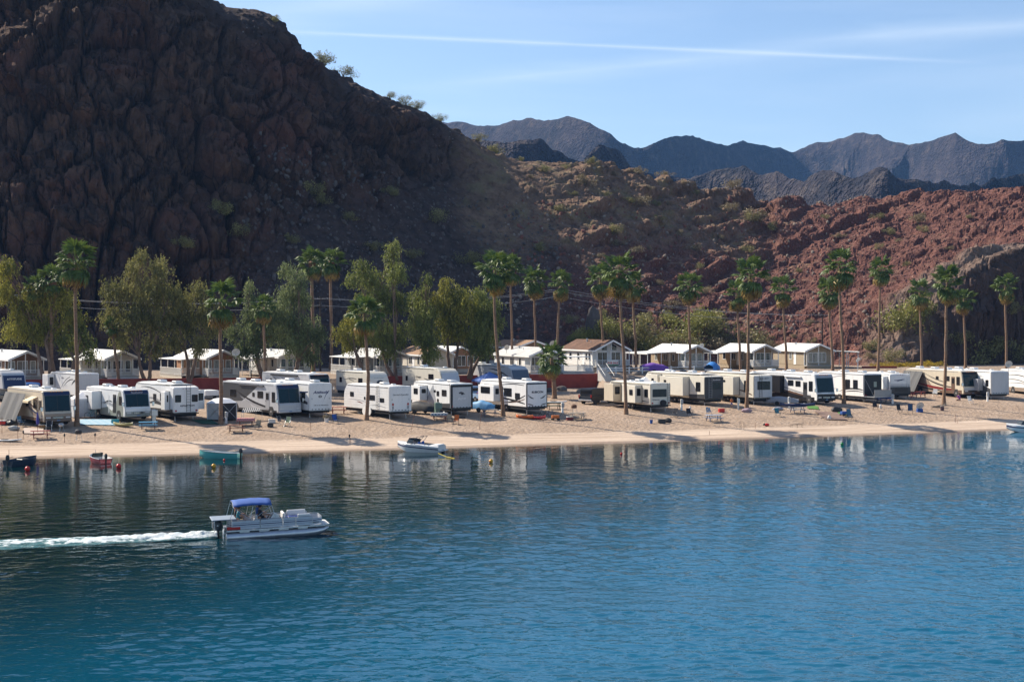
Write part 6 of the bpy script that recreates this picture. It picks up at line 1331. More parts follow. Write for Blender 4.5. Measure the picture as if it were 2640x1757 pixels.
# ------------------------------------------------------------------ people
M_SKIN = mat('skin', (0.42, 0.23, 0.15), 0.6, var=0.05)
def skin_body(name, chains, m, parent, sub=1):
    """chains: list of [(x, y, z, radius), ...]; the first chain is the spine, others start on an existing joint"""
    V = []; E = []; Rr = []; idx = {}
    for ch in chains:
        prev = None
        for (x, y, z, r) in ch:
            k = (round(x, 3), round(y, 3), round(z, 3))
            if k not in idx: idx[k] = len(V); V.append((x, y, z)); Rr.append(r)
            if prev is not None and prev != idx[k]: E.append((prev, idx[k]))
            prev = idx[k]
    me = bpy.data.meshes.new('tmp'); me.from_pydata(V, E, []); ob = bpy.data.objects.new('tmp', me); COL.objects.link(ob)
    ob.modifiers.new('skin', 'SKIN'); sv = me.skin_vertices[0].data
    for i, r in enumerate(Rr): sv[i].radius = (r, r); sv[i].use_root = (i == 0)
    s = ob.modifiers.new('sub', 'SUBSURF'); s.levels = sub; s.render_levels = sub
    dg = bpy.context.evaluated_depsgraph_get(); out = bpy.data.meshes.new_from_object(ob.evaluated_get(dg)); bpy.data.objects.remove(ob); bpy.data.meshes.remove(me)
    out.materials.clear(); out.materials.append(m); out.polygons.foreach_set('use_smooth', [True]*len(out.polygons)); out.name = name
    return inst(name, out, parent)
def person(label, loc, rz, shirt, legs, hair, sitting=True, hat=None, long_hair=False, s=1.0, lean=0.0, arms=0.35, group=None):
    """+y is where the person faces; seated figures rest with the seat at z=0"""
    root = thing('person', label, 'person', loc, rz, group); root.scale = (s,)*3
    hip = 0.0+0.10 if sitting else 0.92
    ly = lean
    P = Vector((0, 0, hip)); W = Vector((0, ly*0.35, hip+0.18)); C = Vector((0, ly*0.8, hip+0.40)); N = Vector((0, ly, hip+0.56)); H0 = Vector((0, ly+0.01, hip+0.64)); H1 = Vector((0, ly+0.03, hip+0.80))
    t4 = lambda v, r: (v.x, v.y, v.z, r)
    spine = [t4(P, 0.13), t4(W, 0.115), t4(C, 0.13), t4(N, 0.05), t4(H0, 0.07), t4(Vector((0, ly+0.025, hip+0.72)), 0.095), t4(H1, 0.075)]
    chains = [spine]; arm_ch = []; leg_ch = []; fingers = []
    for sx in (-1, 1):
        S = Vector((sx*0.185, ly*0.9, hip+0.50)); E_ = Vector((sx*0.26, ly*0.9+arms*0.35, hip+0.25)); Wr = Vector((sx*0.18, ly*0.9+arms*0.35+0.24, hip+0.24)); Hd = Wr+Vector((-sx*0.02, 0.09, -0.01))
        arm = [t4(C, 0.13), t4(S, 0.062), t4(E_, 0.045), t4(Wr, 0.031), t4(Hd, 0.036)]; chains.append(arm); arm_ch.append([t4(C, 0.14), t4(S, 0.074), t4(S.lerp(E_, 0.75), 0.062)])
        for f in range(4): chains.append([t4(Hd, 0.036), t4(Hd+Vector((sx*(0.026-0.017*f), 0.055, -0.006)), 0.0095), t4(Hd+Vector((sx*(0.026-0.017*f), 0.085+0.006*(f in (1, 2)), -0.035)), 0.008)])
        chains.append([t4(Hd, 0.036), t4(Hd+Vector((-sx*0.045, 0.02, 0.012)), 0.011), t4(Hd+Vector((-sx*0.052, 0.055, -0.004)), 0.009)])
        Hp = Vector((sx*0.095, 0.0, hip-0.03))
        if sitting: K = Vector((sx*0.12, 0.42, hip+0.0)); A = Vector((sx*0.12, 0.46, hip-0.40)); T = A+Vector((0, 0.16, -0.05))
        else: K = Vector((sx*0.11, 0.03, 0.49)); A = Vector((sx*0.11, -0.02, 0.08)); T = A+Vector((0, 0.17, -0.04))
        leg = [t4(P, 0.13), t4(Hp, 0.092), t4(K, 0.062), t4(A, 0.042), t4(T, 0.035)]; chains.append(leg); leg_ch.append([t4(P, 0.14), t4(Hp, 0.106), t4(Hp.lerp(K, 0.9), 0.082)])
    skin_body('body', chains, M_SKIN, root)
    skin_body('shirt', [[t4(P+Vector((0, 0, 0.03)), 0.142), t4(W, 0.13), t4(C, 0.142), t4(N-Vector((0, 0, 0.03)), 0.075)]]+arm_ch, shirt, root)
    skin_body('shorts', [[t4(P, 0.146), t4(P+Vector((0, 0, 0.10)), 0.132)]]+leg_ch, legs, root)
    hb = MB(); hb.sphere((0, ly+0.005, hip+0.755), 0.112, 12, 8, (0.92, 1.05, 1.0))
    if long_hair: hb.loft([[(math.cos(a)*w, ly-0.04+math.sin(a)*w*0.6, z) for a in [k*math.pi/4 for k in range(8)]] for (w, z) in ((0.10, hip+0.76), (0.13, hip+0.62), (0.14, hip+0.48), (0.10, hip+0.36), (0.03, hip+0.30))])
    ho = hb.build('hair', hair, root, True)
    fc = MB(); fc.sphere((0, ly+0.075, hip+0.715), 0.062, 10, 6, (1.05, 0.75, 1.25)); fc.sphere((0, ly+0.125, hip+0.715), 0.016, 6, 5, (0.8, 1, 1.3)); fo = fc.build('face', M_SKIN, root, True)
    for sx in (-1, 1): MB().sphere((sx*0.028, ly+0.118, hip+0.735), 0.010, 6, 5).build('eye', M_BLACK, fo)
    MB().box(-0.022, 0.022, ly+0.112, ly+0.122, hip+0.672, hip+0.680).build('mouth', mat('lips', (0.3, 0.1, 0.08), 0.6), fo)
    if hat: hm = MB(); hm.lathe([(0.19, 0), (0.19, 0.015), (0.125, 0.02), (0.12, 0.10), (0.08, 0.13), (0.01, 0.135)], (0, ly+0.02, hip+0.80), 14); hm.build('hat', hat, root, True)
    return root
C_TEAL = mat('teal_cloth', (0.05, 0.22, 0.27), 0.85); C_BLUE = mat('blue_cloth', (0.03, 0.09, 0.32), 0.85); C_DARK = mat('dark_cloth', (0.02, 0.02, 0.028), 0.85); C_PURPLE = mat('purple_cloth', (0.22, 0.04, 0.30), 0.85); C_KHAKI = mat('khaki_cloth', (0.33, 0.27, 0.19), 0.85); C_ORANGE = mat('orange_cloth', (0.5, 0.14, 0.03), 0.85)
H_RED = mat('auburn_hair', (0.24, 0.075, 0.02), 0.6, var=0.4, scale=30); H_DARK = mat('dark_hair', (0.018, 0.012, 0.010), 0.6); H_BROWN = mat('brown_hair', (0.07, 0.035, 0.018), 0.6); M_STRAW = mat('straw_hat', (0.50, 0.42, 0.29), 0.8)

# ------------------------------------------------------------------ pontoon boat and its wake
BOAT_RZ = R(17)
bp = at(588, 1388, 0.0); ax, ay = Vector((math.cos(BOAT_RZ), math.sin(BOAT_RZ), 0)), Vector((-math.sin(BOAT_RZ), math.cos(BOAT_RZ), 0))
bo = bp+ay*0.87                                      # stern, on the centre line at the waterline
boat = thing('pontoon_boat', 'silver pontoon boat with blue sunshade leaving a white wake', 'boat', bo, BOAT_RZ); boat.rotation_euler = (0, R(-1.4), BOAT_RZ); boat.scale = (0.92,)*3
M_ALU = mat('brushed_aluminium', (0.50, 0.53, 0.57), 0.32, 0.75, var=0.15, scale=2); M_PANEL = m_gel('silver_blue_panel', (0.52, 0.55, 0.60)); M_VINYL = mat('white_vinyl', (0.68, 0.67, 0.64), 0.5); M_BIMINI = mat('blue_canvas', (0.030, 0.095, 0.33), 0.8, var=0.12, scale=2, bumpy=0.25); M_NAVY = mat('navy_stripe', (0.012, 0.018, 0.09), 0.5)
for y in (-0.95, 0.95):
    n = 12; rings = []
    for (x, r, z) in ((-0.15, 0.20, 0.10), (-0.10, 0.30, 0.08), (0.2, 0.32, 0.08), (4.6, 0.32, 0.08), (5.4, 0.30, 0.11), (5.95, 0.20, 0.20), (6.25, 0.05, 0.32)): rings.append([(x, y+r*math.cos(2*math.pi*k/n), z+r*math.sin(2*math.pi*k/n)) for k in range(n)])
    MB().loft(rings).build('pontoon_tube', M_ALU, boat, True)
for x in (0.7, 1.9, 3.1, 4.3): MB().box(x, x+0.62, -1.12, -1.06, 0.30, 0.44).build('riser_bracket', M_ALU, boat)
MB().box(-0.1, 6.0, -1.20, 1.20, 0.44, 0.53).build('deck', M_ALU, boat)
MB().add([(5.9, -1.1, 0.535), (5.9, 1.1, 0.535), (6.32, 0.9, 0.535), (6.32, -0.9, 0.535), (5.9, -1.1, 0.47), (5.9, 1.1, 0.47), (6.32, 0.9, 0.47), (6.32, -0.9, 0.47)], [(0, 1, 2, 3), (7, 6, 5, 4), (0, 3, 7, 4), (3, 2, 6, 7), (2, 1, 5, 6)]).build('bow_step', M_VINYL, boat)
def fence(pts, z1=1.12, name='fence_panel', top=True):
    """a run of railing panel along the deck edge with its stripes and rails"""
    for a, b in zip(pts[:-1], pts[1:]):
        a = Vector((*a, 0)); b = Vector((*b, 0)); d = (b-a).normalized(); n = Vector((d.y, -d.x, 0))
        def slab(m_, za, zb, off, th=0.02): q = [a+n*off, b+n*off, b+n*(off-th), a+n*(off-th)]; m_.add([(p.x, p.y, za) for p in q]+[(p.x, p.y, zb) for p in q], [(0, 3, 2, 1), (4, 5, 6, 7), (0, 1, 5, 4), (1, 2, 6, 5), (2, 3, 7, 6), (3, 0, 4, 7)])
        o = MB(); slab(o, 0.56, z1-0.05, 0.0); o = o.build(name, M_PANEL, boat)
        s1 = MB(); slab(s1, 0.80, 0.845, 0.004, 0.003); s1.build('stripe', M_NAVY, o); s2 = MB(); slab(s2, 0.70, 0.715, 0.004, 0.003); s2.build('stripe', M_NAVY, o); s3 = MB(); slab(s3, 0.925, 0.94, 0.004, 0.003); s3.build('stripe', M_NAVY, o)
        r = MB(); r.tube([(a.x, a.y, 0.54), (a.x, a.y, z1), (b.x, b.y, z1), (b.x, b.y, 0.54)], 0.022, 6); r.build('rail', M_ALU, o)
fence([(0.25, -1.14), (1.95, -1.14)]); fence([(2.0, -1.14), (3.35, -1.14)]); fence([(3.4, -1.14), (4.15, -1.14)], 1.14, 'gate'); fence([(4.2, -1.14), (5.2, -1.14)]); fence([(5.22, -1.14), (5.85, -0.75)], 1.0); fence([(5.85, -0.75), (5.85, 0.75)], 1.0); fence([(5.85, 0.75), (5.2, 1.14)], 1.0); fence([(5.2, 1.14), (2.6, 1.14)]); fence([(2.6, 1.14), (0.25, 1.14)]); fence([(0.25, 1.14), (0.05, 0.3)]); fence([(0.05, -0.3), (0.25, -1.14)])
o = MB()
for k in range(7): o.prism([(5.25+k*0.055, 0.66), (5.28+k*0.055, 0.66), (5.30+k*0.055, 0.76), (5.27+k*0.055, 0.76)], -1.170, -1.166, 'Y')
oo = o.build('maker_script', LET_DK, boat, kind='stuff'); oo.rotation_euler = (0, 0, 0)
# stern sun table, motor, tank
MB().bbox(-0.95, 0.55, -0.95, 0.95, 1.14, 1.20, 0.03).build('stern_table', mat('blue_grey_board', (0.24, 0.29, 0.36), 0.5), boat)
for y in (-0.85, 0.85):
    for x in (-0.8, 0.1): MB().tube([(x, y, 0.5), (x, y, 1.14)], 0.02, 6).build('table_post', M_ALU, boat)
mo = MB(); mo.loft([[(-0.55+0.30*math.cos(a)*w, 0.22*math.sin(a)*w, z) for a in [k*math.pi/5 for k in range(10)]] for (w, z) in ((0.7, 0.42), (1.0, 0.55), (1.08, 0.75), (0.98, 0.93), (0.6, 1.03), (0.1, 1.05))]); mo = mo.build('outboard_motor', mat('motor_grey', (0.075, 0.08, 0.09), 0.3), boat, True)
MB().bbox(-0.66, -0.44, -0.07, 0.07, -0.45, 0.45, 0.03).build('lower_leg', M_BLACK, mo); MB().lathe([(0.05, -0.1), (0.08, 0), (0.05, 0.16)], (-0.72, 0, -0.38), 8, 'X').build('propeller_hub', M_BLACK, mo); MB().box(-0.60, -0.50, -0.245, -0.225, 0.70, 0.78).build('motor_badge', M_LAMP_W, mo)
MB().bbox(-0.05, 0.75, -1.19, -0.85, 0.54, 0.72, 0.04).build('fuel_tank', mat('red_tank', (0.50, 0.02, 0.015), 0.4), boat)
# bimini: curved canopy on hooped frames
rows = []
for i in range(9):
    x = 0.35+2.35*i/8; arch = 0.07*math.sin(math.pi*i/8); rows.append([(x, y, 2.20+arch-0.26*(abs(y)/1.12)**3.2-(0.02 if i % 2 else 0)) for y in [-1.12+2.24*k/10 for k in range(11)]])
G = np.array(rows); me = grid_mesh('bimini_canopy', G, [M_BIMINI]); o = inst('bimini_canopy', me, boat); md = o.modifiers.new('thick', 'SOLIDIFY'); md.thickness = 0.02
for (xa, xb) in ((0.35, 1.35), (2.7, 1.55), (1.55, 1.35)):
    pts = [(xb, -1.13, 1.12)]+[(xa, y, 2.16-0.26*(abs(y)/1.12)**3.2) for y in (-1.10, -0.9, -0.5, 0, 0.5, 0.9, 1.10)]+[(xb, 1.13, 1.12)]; MB().tube(pts, 0.018, 6).build('bimini_bow', M_ALU, boat)
for y in (-1.12, 1.12):
    MB().tube([(0.35, y, 1.92), (0.12, y, 1.12)], 0.014, 5).build('bimini_stay', M_ALU, boat); MB().tube([(2.7, y, 1.92), (2.95, y, 1.12)], 0.014, 5).build('bimini_stay', M_ALU, boat)
# seats and helm
def seat(x0, x1, y0, y1, back=None):
    o = MB().bbox(x0, x1, y0, y1, 0.53, 0.88, 0.05).build('bench_seat', M_VINYL, boat); MB().bbox(x0+0.05, x1-0.05, y0+0.05, y1-0.05, 0.881, 0.93, 0.03).build('cushion', mat('blue_vinyl', (0.03, 0.06, 0.30), 0.5), o)
    if back: MB().bbox(*back, 0.86, 1.28, 0.05).build('backrest', M_VINYL, o)
seat(3.9, 5.1, 0.45, 1.05, (3.9, 5.1, 0.95, 1.12)); seat(4.3, 5.1, -1.05, -0.5, (4.3, 5.1, -1.12, -0.98)); seat(0.35, 0.95, -0.9, 0.9, None); seat(3.55, 3.95, -0.2, 1.0, (3.5, 3.66, -0.2, 1.0))
o = MB(); o.prism([(2.55, 0.53), (3.2, 0.53), (3.15, 1.25), (2.85, 1.42), (2.6, 1.05)], -1.0, -0.35, 'Y'); o = o.build('helm_console', M_VINYL, boat); w = MB(); w.lathe([(0.17, -0.012), (0.19, 0), (0.17, 0.012)], (0, 0, 0), 16, 'Z'); w = w.build('steering_wheel', M_BLACK, o); w.location = (2.5, -0.68, 1.14); w.rotation_euler = (0, R(-60), 0)
o = MB().bbox(1.75, 2.2, -0.9, -0.45, 0.53, 0.95, 0.05).build('helm_seat', M_VINYL, boat); MB().bbox(1.72, 1.84, -0.9, -0.45, 0.9, 1.35, 0.04).build('backrest', M_VINYL, o); o = MB().bbox(1.75, 2.2, 0.25, 0.75, 0.53, 0.95, 0.05).build('guest_seat', M_VINYL, boat)
def on_boat(x, y, z): return bo+(ax*x+ay*y+Vector((0, 0, z+x*0.0244)))*0.92
person('person with long red hair seated at the stern of the pontoon boat', on_boat(0.62, 0.45, 0.93), BOAT_RZ-R(90), C_DARK, C_DARK, H_RED, long_hair=True, lean=0.03)
person('person in teal shirt and pale hat at the near stern of the pontoon boat', on_boat(0.65, -0.55, 0.93), BOAT_RZ-R(95), C_TEAL, C_KHAKI, H_BROWN, hat=M_STRAW, lean=0.02)
person('person in blue shirt sitting under the blue boat sunshade', on_boat(1.98, 0.5, 0.95), BOAT_RZ-R(80), C_BLUE, C_DARK, H_BROWN)
person('dark-clothed person steering the pontoon boat', on_boat(1.98, -0.66, 0.95), BOAT_RZ-R(90), C_DARK, C_DARK, H_DARK, arms=0.6)
# wake: churned white water trailing astern
def m_foam():
    t = NT('white_water'); v = t.coord(); n = t.noise(v, 2.6, 5, 0.72, 0.4); n2 = t.noise(t.coord('Object', (0.35, 1, 1)), 1.5, 4, 0.7)
    f = t.attr('foam'); a = t.ramp(t.math('ADD', t.math('MULTIPLY', t.math('ADD', n, n2), 0.5), t.math('SUBTRACT', f, 0.66)), [(0.40, 0.0), (0.54, 1.0)])
    edge = t.ramp(t.math('ADD', f, t.math('MULTIPLY', t.math('SUBTRACT', n2, 0.5), 0.9)), [(0.10, 0.0), (0.45, 0.55)])
    t.set(Base_Color=t.mix(a, (0.03, 0.20, 0.23), t.mix(n, (0.34, 0.44, 0.47), (0.74, 0.77, 0.77))), Roughness=0.5, Alpha=t.math('MAXIMUM', a, edge), Normal=t.bump(n, 0.8, 0.15)); return t.m
nu, nv = 170, 26; U, V_ = np.meshgrid(np.linspace(0, 1, nu), np.linspace(-1, 1, nv), indexing='ij')
wl_ = 24.0; xw = -0.55-U*wl_; curve = 0.35*np.sin(U*5.0)*U; half = 0.70+2.5*U**0.85
yw = curve+V_*half; env = (1-np.abs(V_)**2.2); fall = np.exp(-3.4*U)
churn = fbm(xw*1.1, yw*2.2, 0*xw, 4, 5, 0.6, True); zw = 0.012+env*(0.34*fall*(0.55+0.75*churn)+0.06*(churn+0.6))
foam = np.clip(env**0.6*(0.80*np.exp(-1.6*U)+0.10+0.70*churn*(0.45+0.8*U))+0.18*np.exp(-((np.abs(V_)-0.75)/0.16)**2)*(1-U), 0, 1.25)
o = bpy.data.objects.new('boat_wake', grid_mesh('boat_wake', np.stack([xw, yw, zw], -1), [m_foam()], attrs={'foam': foam})); COL.objects.link(o); o.location = bo; o.rotation_euler = (0, 0, BOAT_RZ-R(2)); tag(o, 'white churned wake trailing behind the pontoon boat', None, None, 'stuff')

# ------------------------------------------------------------------ moored boats
def hull(L, W, D, root, m_out, m_in, m_low=None, bowrise=0.25, transom=0.85, floor=0.12):
    """open hull with planked inside; bow towards +x, waterline at z=0"""
    n = 13; out, inn = [], []
    for i in range(n):
        t = i/(n-1); x = -L/2+L*t; w = W/2*(transom+(1-transom)*min(1, t*3))*(1-max(0, (t-0.55)/0.45)**2.2)+0.01; zt_ = D+bowrise*t**2; kl = -0.12+0.30*max(0, (t-0.7)/0.3)**2
        out.append([(x, w, zt_), (x, w*0.96, zt_*0.5), (x, w*0.72, kl+0.04), (x, 0, kl-0.03), (x, -w*0.72, kl+0.04), (x, -w*0.96, zt_*0.5), (x, -w, zt_)])
        wi = max(0.005, w-0.05); inn.append([(x, -wi, zt_+0.0), (x, -wi*0.85, min(zt_-0.02, floor+kl*0.3)), (x, wi*0.85, min(zt_-0.02, floor+kl*0.3)), (x, wi, zt_+0.0)])
    h = MB()
    for r in (out,):
        vs_ = [p for q in r for p in q]; k = 7; h.add(vs_, [(i*k+j, i*k+j+1, (i+1)*k+j+1, (i+1)*k+j) for i in range(n-1) for j in range(k-1)]+[tuple(range(k))])
    ho = h.build('hull', m_out, root, True)
    q = MB(); vs_ = [p for r in inn for p in r]; q.add(vs_, [(i*4+j, i*4+j+1, (i+1)*4+j+1, (i+1)*4+j) for i in range(n-1) for j in range(3)]+[(0, 1, 2, 3)]); q.build('inner_liner', m_in, root, True)
    g = MB()
    for sgn in (-1, 1): g.tube([(p[0 if sgn > 0 else 6][0], p[0 if sgn > 0 else 6][1], p[0][2]+0.01) for p in out], 0.028, 6)
    g.build('gunwale', m_low or m_in, root)
    return out
def outboard(root, x, z=0.0, s=1.0, m=None):
    o = MB(); o.loft([[(x+0.17*s*math.cos(a)*w, 0.13*s*math.sin(a)*w, z+zz*s) for a in [k*math.pi/4 for k in range(8)]] for (w, zz) in ((0.8, 0.45), (1.0, 0.55), (1.0, 0.72), (0.6, 0.85))]); o = o.build('outboard_motor', m or M_BLACK, root, True)
    MB().box(x-0.06*s, x+0.05*s, -0.05*s, 0.05*s, z-0.35, z+0.46*s).build('lower_leg', M_BLACK, o); MB().tube([(x+0.1*s, 0, z+0.6*s), (x+0.55*s, 0.05, z+0.68*s)], 0.018, 5).build('tiller', M_BLACK, o)
def small_boat(label, px, py, L, rz, m_out, m_in, W=1.5, D=0.42, seats=2, name='skiff', rim=None):
    p = at(px, py, 0.0); root = thing(name, label, 'boat', p, R(rz)); hull(L, W, D, root, m_out, m_in, rim)
    for k in range(seats): x = -L*0.22+k*L*0.30; MB().box(x-0.14, x+0.14, -W*0.40, W*0.40, D*0.62, D*0.62+0.04).build('thwart', m_in, root)
    return root
T_TURQ = m_gel('turquoise_paint', (0.10, 0.42, 0.40)); T_NAVYB = m_gel('slate_hull', (0.035, 0.05, 0.075)); T_REDH = m_gel('red_hull', (0.42, 0.03, 0.03)); T_WH = m_gel('white_hull', (0.70, 0.70, 0.69))
b = small_boat('turquoise open skiff with outboard moored at the water edge', 566, 1180, 3.9, 168, T_TURQ, M_VINYL, 1.45, 0.48, rim=mat('dark_teal_rim', (0.03, 0.13, 0.14), 0.5)); outboard(b, -2.05, 0.05)
b = small_boat('small red and white motorboat with clear windscreen near the left shore', 256, 1192, 2.9, 128, T_REDH, M_VINYL, 1.35, 0.45, 1, rim=T_WH); outboard(b, -1.5, 0.05); MB().tube([(0.6, 0.1, 0.3), (0.6, 0.1, 1.1)], 0.02, 5).build('pole_light', M_METAL, b)
MB().add([(0.55, -0.5, 0.48), (0.55, 0.5, 0.48), (0.30, 0.48, 0.85), (0.30, -0.48, 0.85)], [(0, 1, 2, 3)]).build('windscreen', WSHIELD, b); MB().tube([(-1.2, 0.25, 0.4), (-1.25, 0.25, 1.0), (-0.85, 0.3, 1.05)], 0.025, 5).build('trolling_motor', M_BLACK, b)
b = small_boat('dark slate inflatable-style boat with outboard at the far left shore', 57, 1198, 3.0, 58, T_NAVYB, T_NAVYB, 1.5, 0.45, 1); outboard(b, -1.5, 0.05, 1.1); MB().bbox(-0.3, 0.5, -0.4, 0.4, 0.3, 0.55, 0.05).build('gear_bag', M_BLACK, b)
def speedboat(label, px, py, L, rz, W=2.1):
    p = at(px, py, 0.0); root = thing('speedboat', label, 'boat', p, R(rz)); rings = []; n = 12
    for i in range(n):
        t = i/(n-1); x = -L/2+L*t; w = W/2*(0.92+0.08*min(1, t*3))*(1-max(0, (t-0.5)/0.5)**2.4)+0.01; zt_ = 0.62+0.30*t; kl = -0.15+0.55*max(0, (t-0.62)/0.38)**1.8
        rings.append([(x, w*0.9, zt_), (x, w, zt_-0.08), (x, w*0.97, zt_-0.3), (x, w*0.8, kl+0.1), (x, 0, kl), (x, -w*0.8, kl+0.1), (x, -w*0.97, zt_-0.3), (x, -w, zt_-0.08), (x, -w*0.9, zt_)])
    k = 9; h = MB(); vs_ = [q for r in rings for q in r]; h.add(vs_, [(i*k+j, i*k+j+1, (i+1)*k+j+1, (i+1)*k+j) for i in range(n-1) for j in range(k-1)]+[tuple(range(k))]); h.build('hull', T_WH, root, True)
    dk = MB(); vs_ = []
    for r in rings: vs_ += [r[0], (r[0][0], 0, r[0][2]+0.06), r[8]]
    a = 7; dk.add(vs_, [(i*3+j, i*3+j+1, (i+1)*3+j+1, (i+1)*3+j) for i in range(a, n-1) for j in range(2)]); dk.build('foredeck', T_WH, root, True)
    ck = MB()
    for r0, r1 in zip(rings[:a], rings[1:a+1]):
        f0, f1 = 0.82, 0.82
        for sg in (0, 8): ck.quad(r0[sg], r1[sg], (r1[sg][0], r1[sg][1]*f1, r1[sg][2]+0.02), (r0[sg][0], r0[sg][1]*f0, r0[sg][2]+0.02))
    ck.build('side_deck', T_WH, root, True)
    MB().box(-L/2+0.1, rings[a][0][0], -W*0.36, W*0.36, 0.14, 0.20).build('cockpit_floor', mat('grey_carpet', (0.12, 0.12, 0.13), 0.9), root)
    for sg in (1, -1):
        s_ = MB(); s_.add([(r[2 if sg > 0 else 6][0], r[2 if sg > 0 else 6][1]+sg*0.006, r[0][2]-dz) for dz in (0.16, 0.36) for r in rings], [(i, i+1, n+i+1, n+i) for i in range(n-1)]); s_.build('side_stripe', M_NAVY, root)
    MB().bbox(-L/2-0.35, -L/2+0.05, -W*0.36, W*0.36, 0.15, 0.22, 0.02).build('swim_platform', T_WH, root); MB().bbox(-L/2+0.05, -L/2+0.9, -W*0.38, W*0.38, 0.5, 0.74, 0.06).build('sun_pad', M_VINYL, root)
    for y in (-0.45, 0.45): so = MB().bbox(-0.1, 0.4, y-0.25, y+0.25, 0.2, 0.55, 0.05).build('seat', M_VINYL, root); MB().bbox(-0.2, -0.08, y-0.25, y+0.25, 0.5, 0.95, 0.04).build('seat_back', C_BLUE, so)
    ws = MB(); ws.add([(1.35, 0, 0.92), (1.0, 0.85, 0.84), (0.35, 0.95, 0.80), (0.25, 0.88, 1.12), (0.80, 0.75, 1.22), (1.08, 0, 1.27), (0.80, -0.75, 1.22), (0.25, -0.88, 1.12), (0.35, -0.95, 0.80), (1.0, -0.85, 0.84)], [(0, 1, 4, 5), (1, 2, 3, 4), (0, 5, 6, 9), (9, 6, 7, 8)]); ws.build('windscreen', mat('smoked_acrylic', (0.05, 0.06, 0.065), 0.08), root)
    for x0 in (-0.2, 0.15): MB().tube([(x0+0.35, -0.98, 0.75), (x0-0.2, -0.92, 1.42), (x0-0.25, 0.92, 1.42), (x0+0.35, 0.98, 0.75)], 0.022, 6).build('tower_bow', M_BLACK, root)
    MB().bbox(-L/2-0.25, -L/2-0.02, -0.18, 0.18, -0.35, 0.25, 0.04).build('stern_drive', M_BLACK, root)
    return root
b = speedboat('white speedboat with navy side stripe and tower frame moored by the beach', 1082, 1163, 4.6, 160)
speedboat('white bow of a boat entering at the right edge of the water', 2652, 1113, 4.8, 172)
p0 = at(1130, 1168, 0.28); p1 = at(1172, 1181, 0.02); MB().tube([(0, 0, 0), (p1-p0)*0.5+Vector((0, 0, -0.08)), p1-p0], 0.035, 5).build('mooring_rope', mat('yellow_rope', (0.55, 0.42, 0.03), 0.8), None, label='yellow mooring rope from the speedboat stern into the water', cat='rope').location = p0
p0 = at(270, 1182, 0.25); p1 = at(200, 1184, 0.05); o = MB().tube([(0, 0, 0), (p1-p0)*0.5+Vector((0, 0, -0.12)), p1-p0], 0.022, 5).build('mooring_rope', mat('pale_rope', (0.40, 0.34, 0.26), 0.9), None, label='pale mooring line from the red boat to the shore', cat='rope'); o.location = p0
def buoy(label, px, py, r, m, two=None):
    p = at(px, py, 0.0); root = thing('mooring_buoy', label, 'buoy', p); MB().sphere((0, 0, r*0.72), r, 14, 9).build('float', m, root, True); MB().lathe([(0.035, 0), (0.045, 0.03), (0.02, 0.06)], (0, 0, r*1.70), 8).build('ring', M_BLACK, root)
    if two: MB().box(-r*0.95, -r*0.35, -r*0.99, -r*0.55, r*0.35, r*0.85).build('dark_patch', two, root)
B_RED = mat('buoy_red', (0.62, 0.02, 0.015), 0.35); B_YEL = mat('buoy_yellow', (0.72, 0.36, 0.015), 0.35); B_GRN = mat('buoy_green', (0.01, 0.22, 0.05), 0.35)
buoy('red buoy beside the dark boat at the far left', 71, 1213, 0.22, B_RED); buoy('red buoy right of the red and white motorboat', 306, 1206, 0.22, B_RED); buoy('yellow buoy below the turquoise skiff', 551, 1205, 0.20, B_YEL, M_BLACK); buoy('tiny red float against the turquoise skiff hull', 578, 1187, 0.10, B_RED)
buoy('orange-yellow buoy right of the speedboat', 1266, 1192, 0.19, B_YEL, B_RED); buoy('small red-orange buoy off the middle of the beach', 1602, 1171, 0.12, B_RED); buoy('green buoy near the right part of the beach', 2171, 1147, 0.17, B_GRN)

# ------------------------------------------------------------------ camp furniture and gear
def picnic_table(label, px, py, rz, top, frame, cloth=None, L=1.85, cloth_label=None):
    p = at(px, py); root = thing('picnic_table', label, 'picnic table', p, R(rz), 'picnic tables')
    for k in range(5): y = -0.36+k*0.18; MB().box(-L/2, L/2, y-0.08, y+0.08, 0.72, 0.765).build('top_plank', top, root)
    for sy in (-1, 1):
        for k in range(2): y = sy*(0.62+k*0.15); MB().box(-L/2, L/2, y-0.07, y+0.07, 0.42, 0.46).build('bench_plank', top, root)
    for x in (-L*0.34, L*0.34):
        for sy in (-1, 1): MB().prism([(sy*0.28, 0.72), (sy*0.36, 0.72), (sy*0.72, 0.0), (sy*0.62, 0.0)], x-0.03, x+0.03, 'X').build('leg', frame, root)
        MB().box(x+0.032, x+0.075, -0.78, 0.78, 0.33, 0.415).build('bench_bearer', frame, root)
    if cloth:
        n = 11; X_, Y_ = np.meshgrid(np.linspace(-L/2-0.12, L/2+0.12, 15), np.linspace(-0.60, 0.60, n), indexing='ij'); ov = np.maximum(np.abs(X_)-L/2, 0)*2.0+np.maximum(np.abs(Y_)-0.46, 0)*2.0
        me = grid_mesh('tablecloth', np.stack([np.clip(X_, -L/2-0.02, L/2+0.02), np.clip(Y_, -0.48, 0.48), 0.775-ov+0.01*np.sin(X_*17)*np.sin(Y_*9)], -1), [cloth]); c = inst('tablecloth', me, None, (p.x, p.y, p.z), (0, 0, R(rz))); tag(c, cloth_label, 'tablecloth')
    return root
def m_check(name, c1, c2, s=0.12):
    t = NT(name); k = t.n.new('ShaderNodeTexChecker'); t.l.new(t.coord(), k.inputs['Vector']); k.inputs['Scale'].default_value = 1/s; k.inputs['Color1'].default_value = (*c1, 1); k.inputs['Color2'].default_value = (*c2, 1); t.set(Base_Color=k.outputs['Color'], Roughness=0.85); return t.m
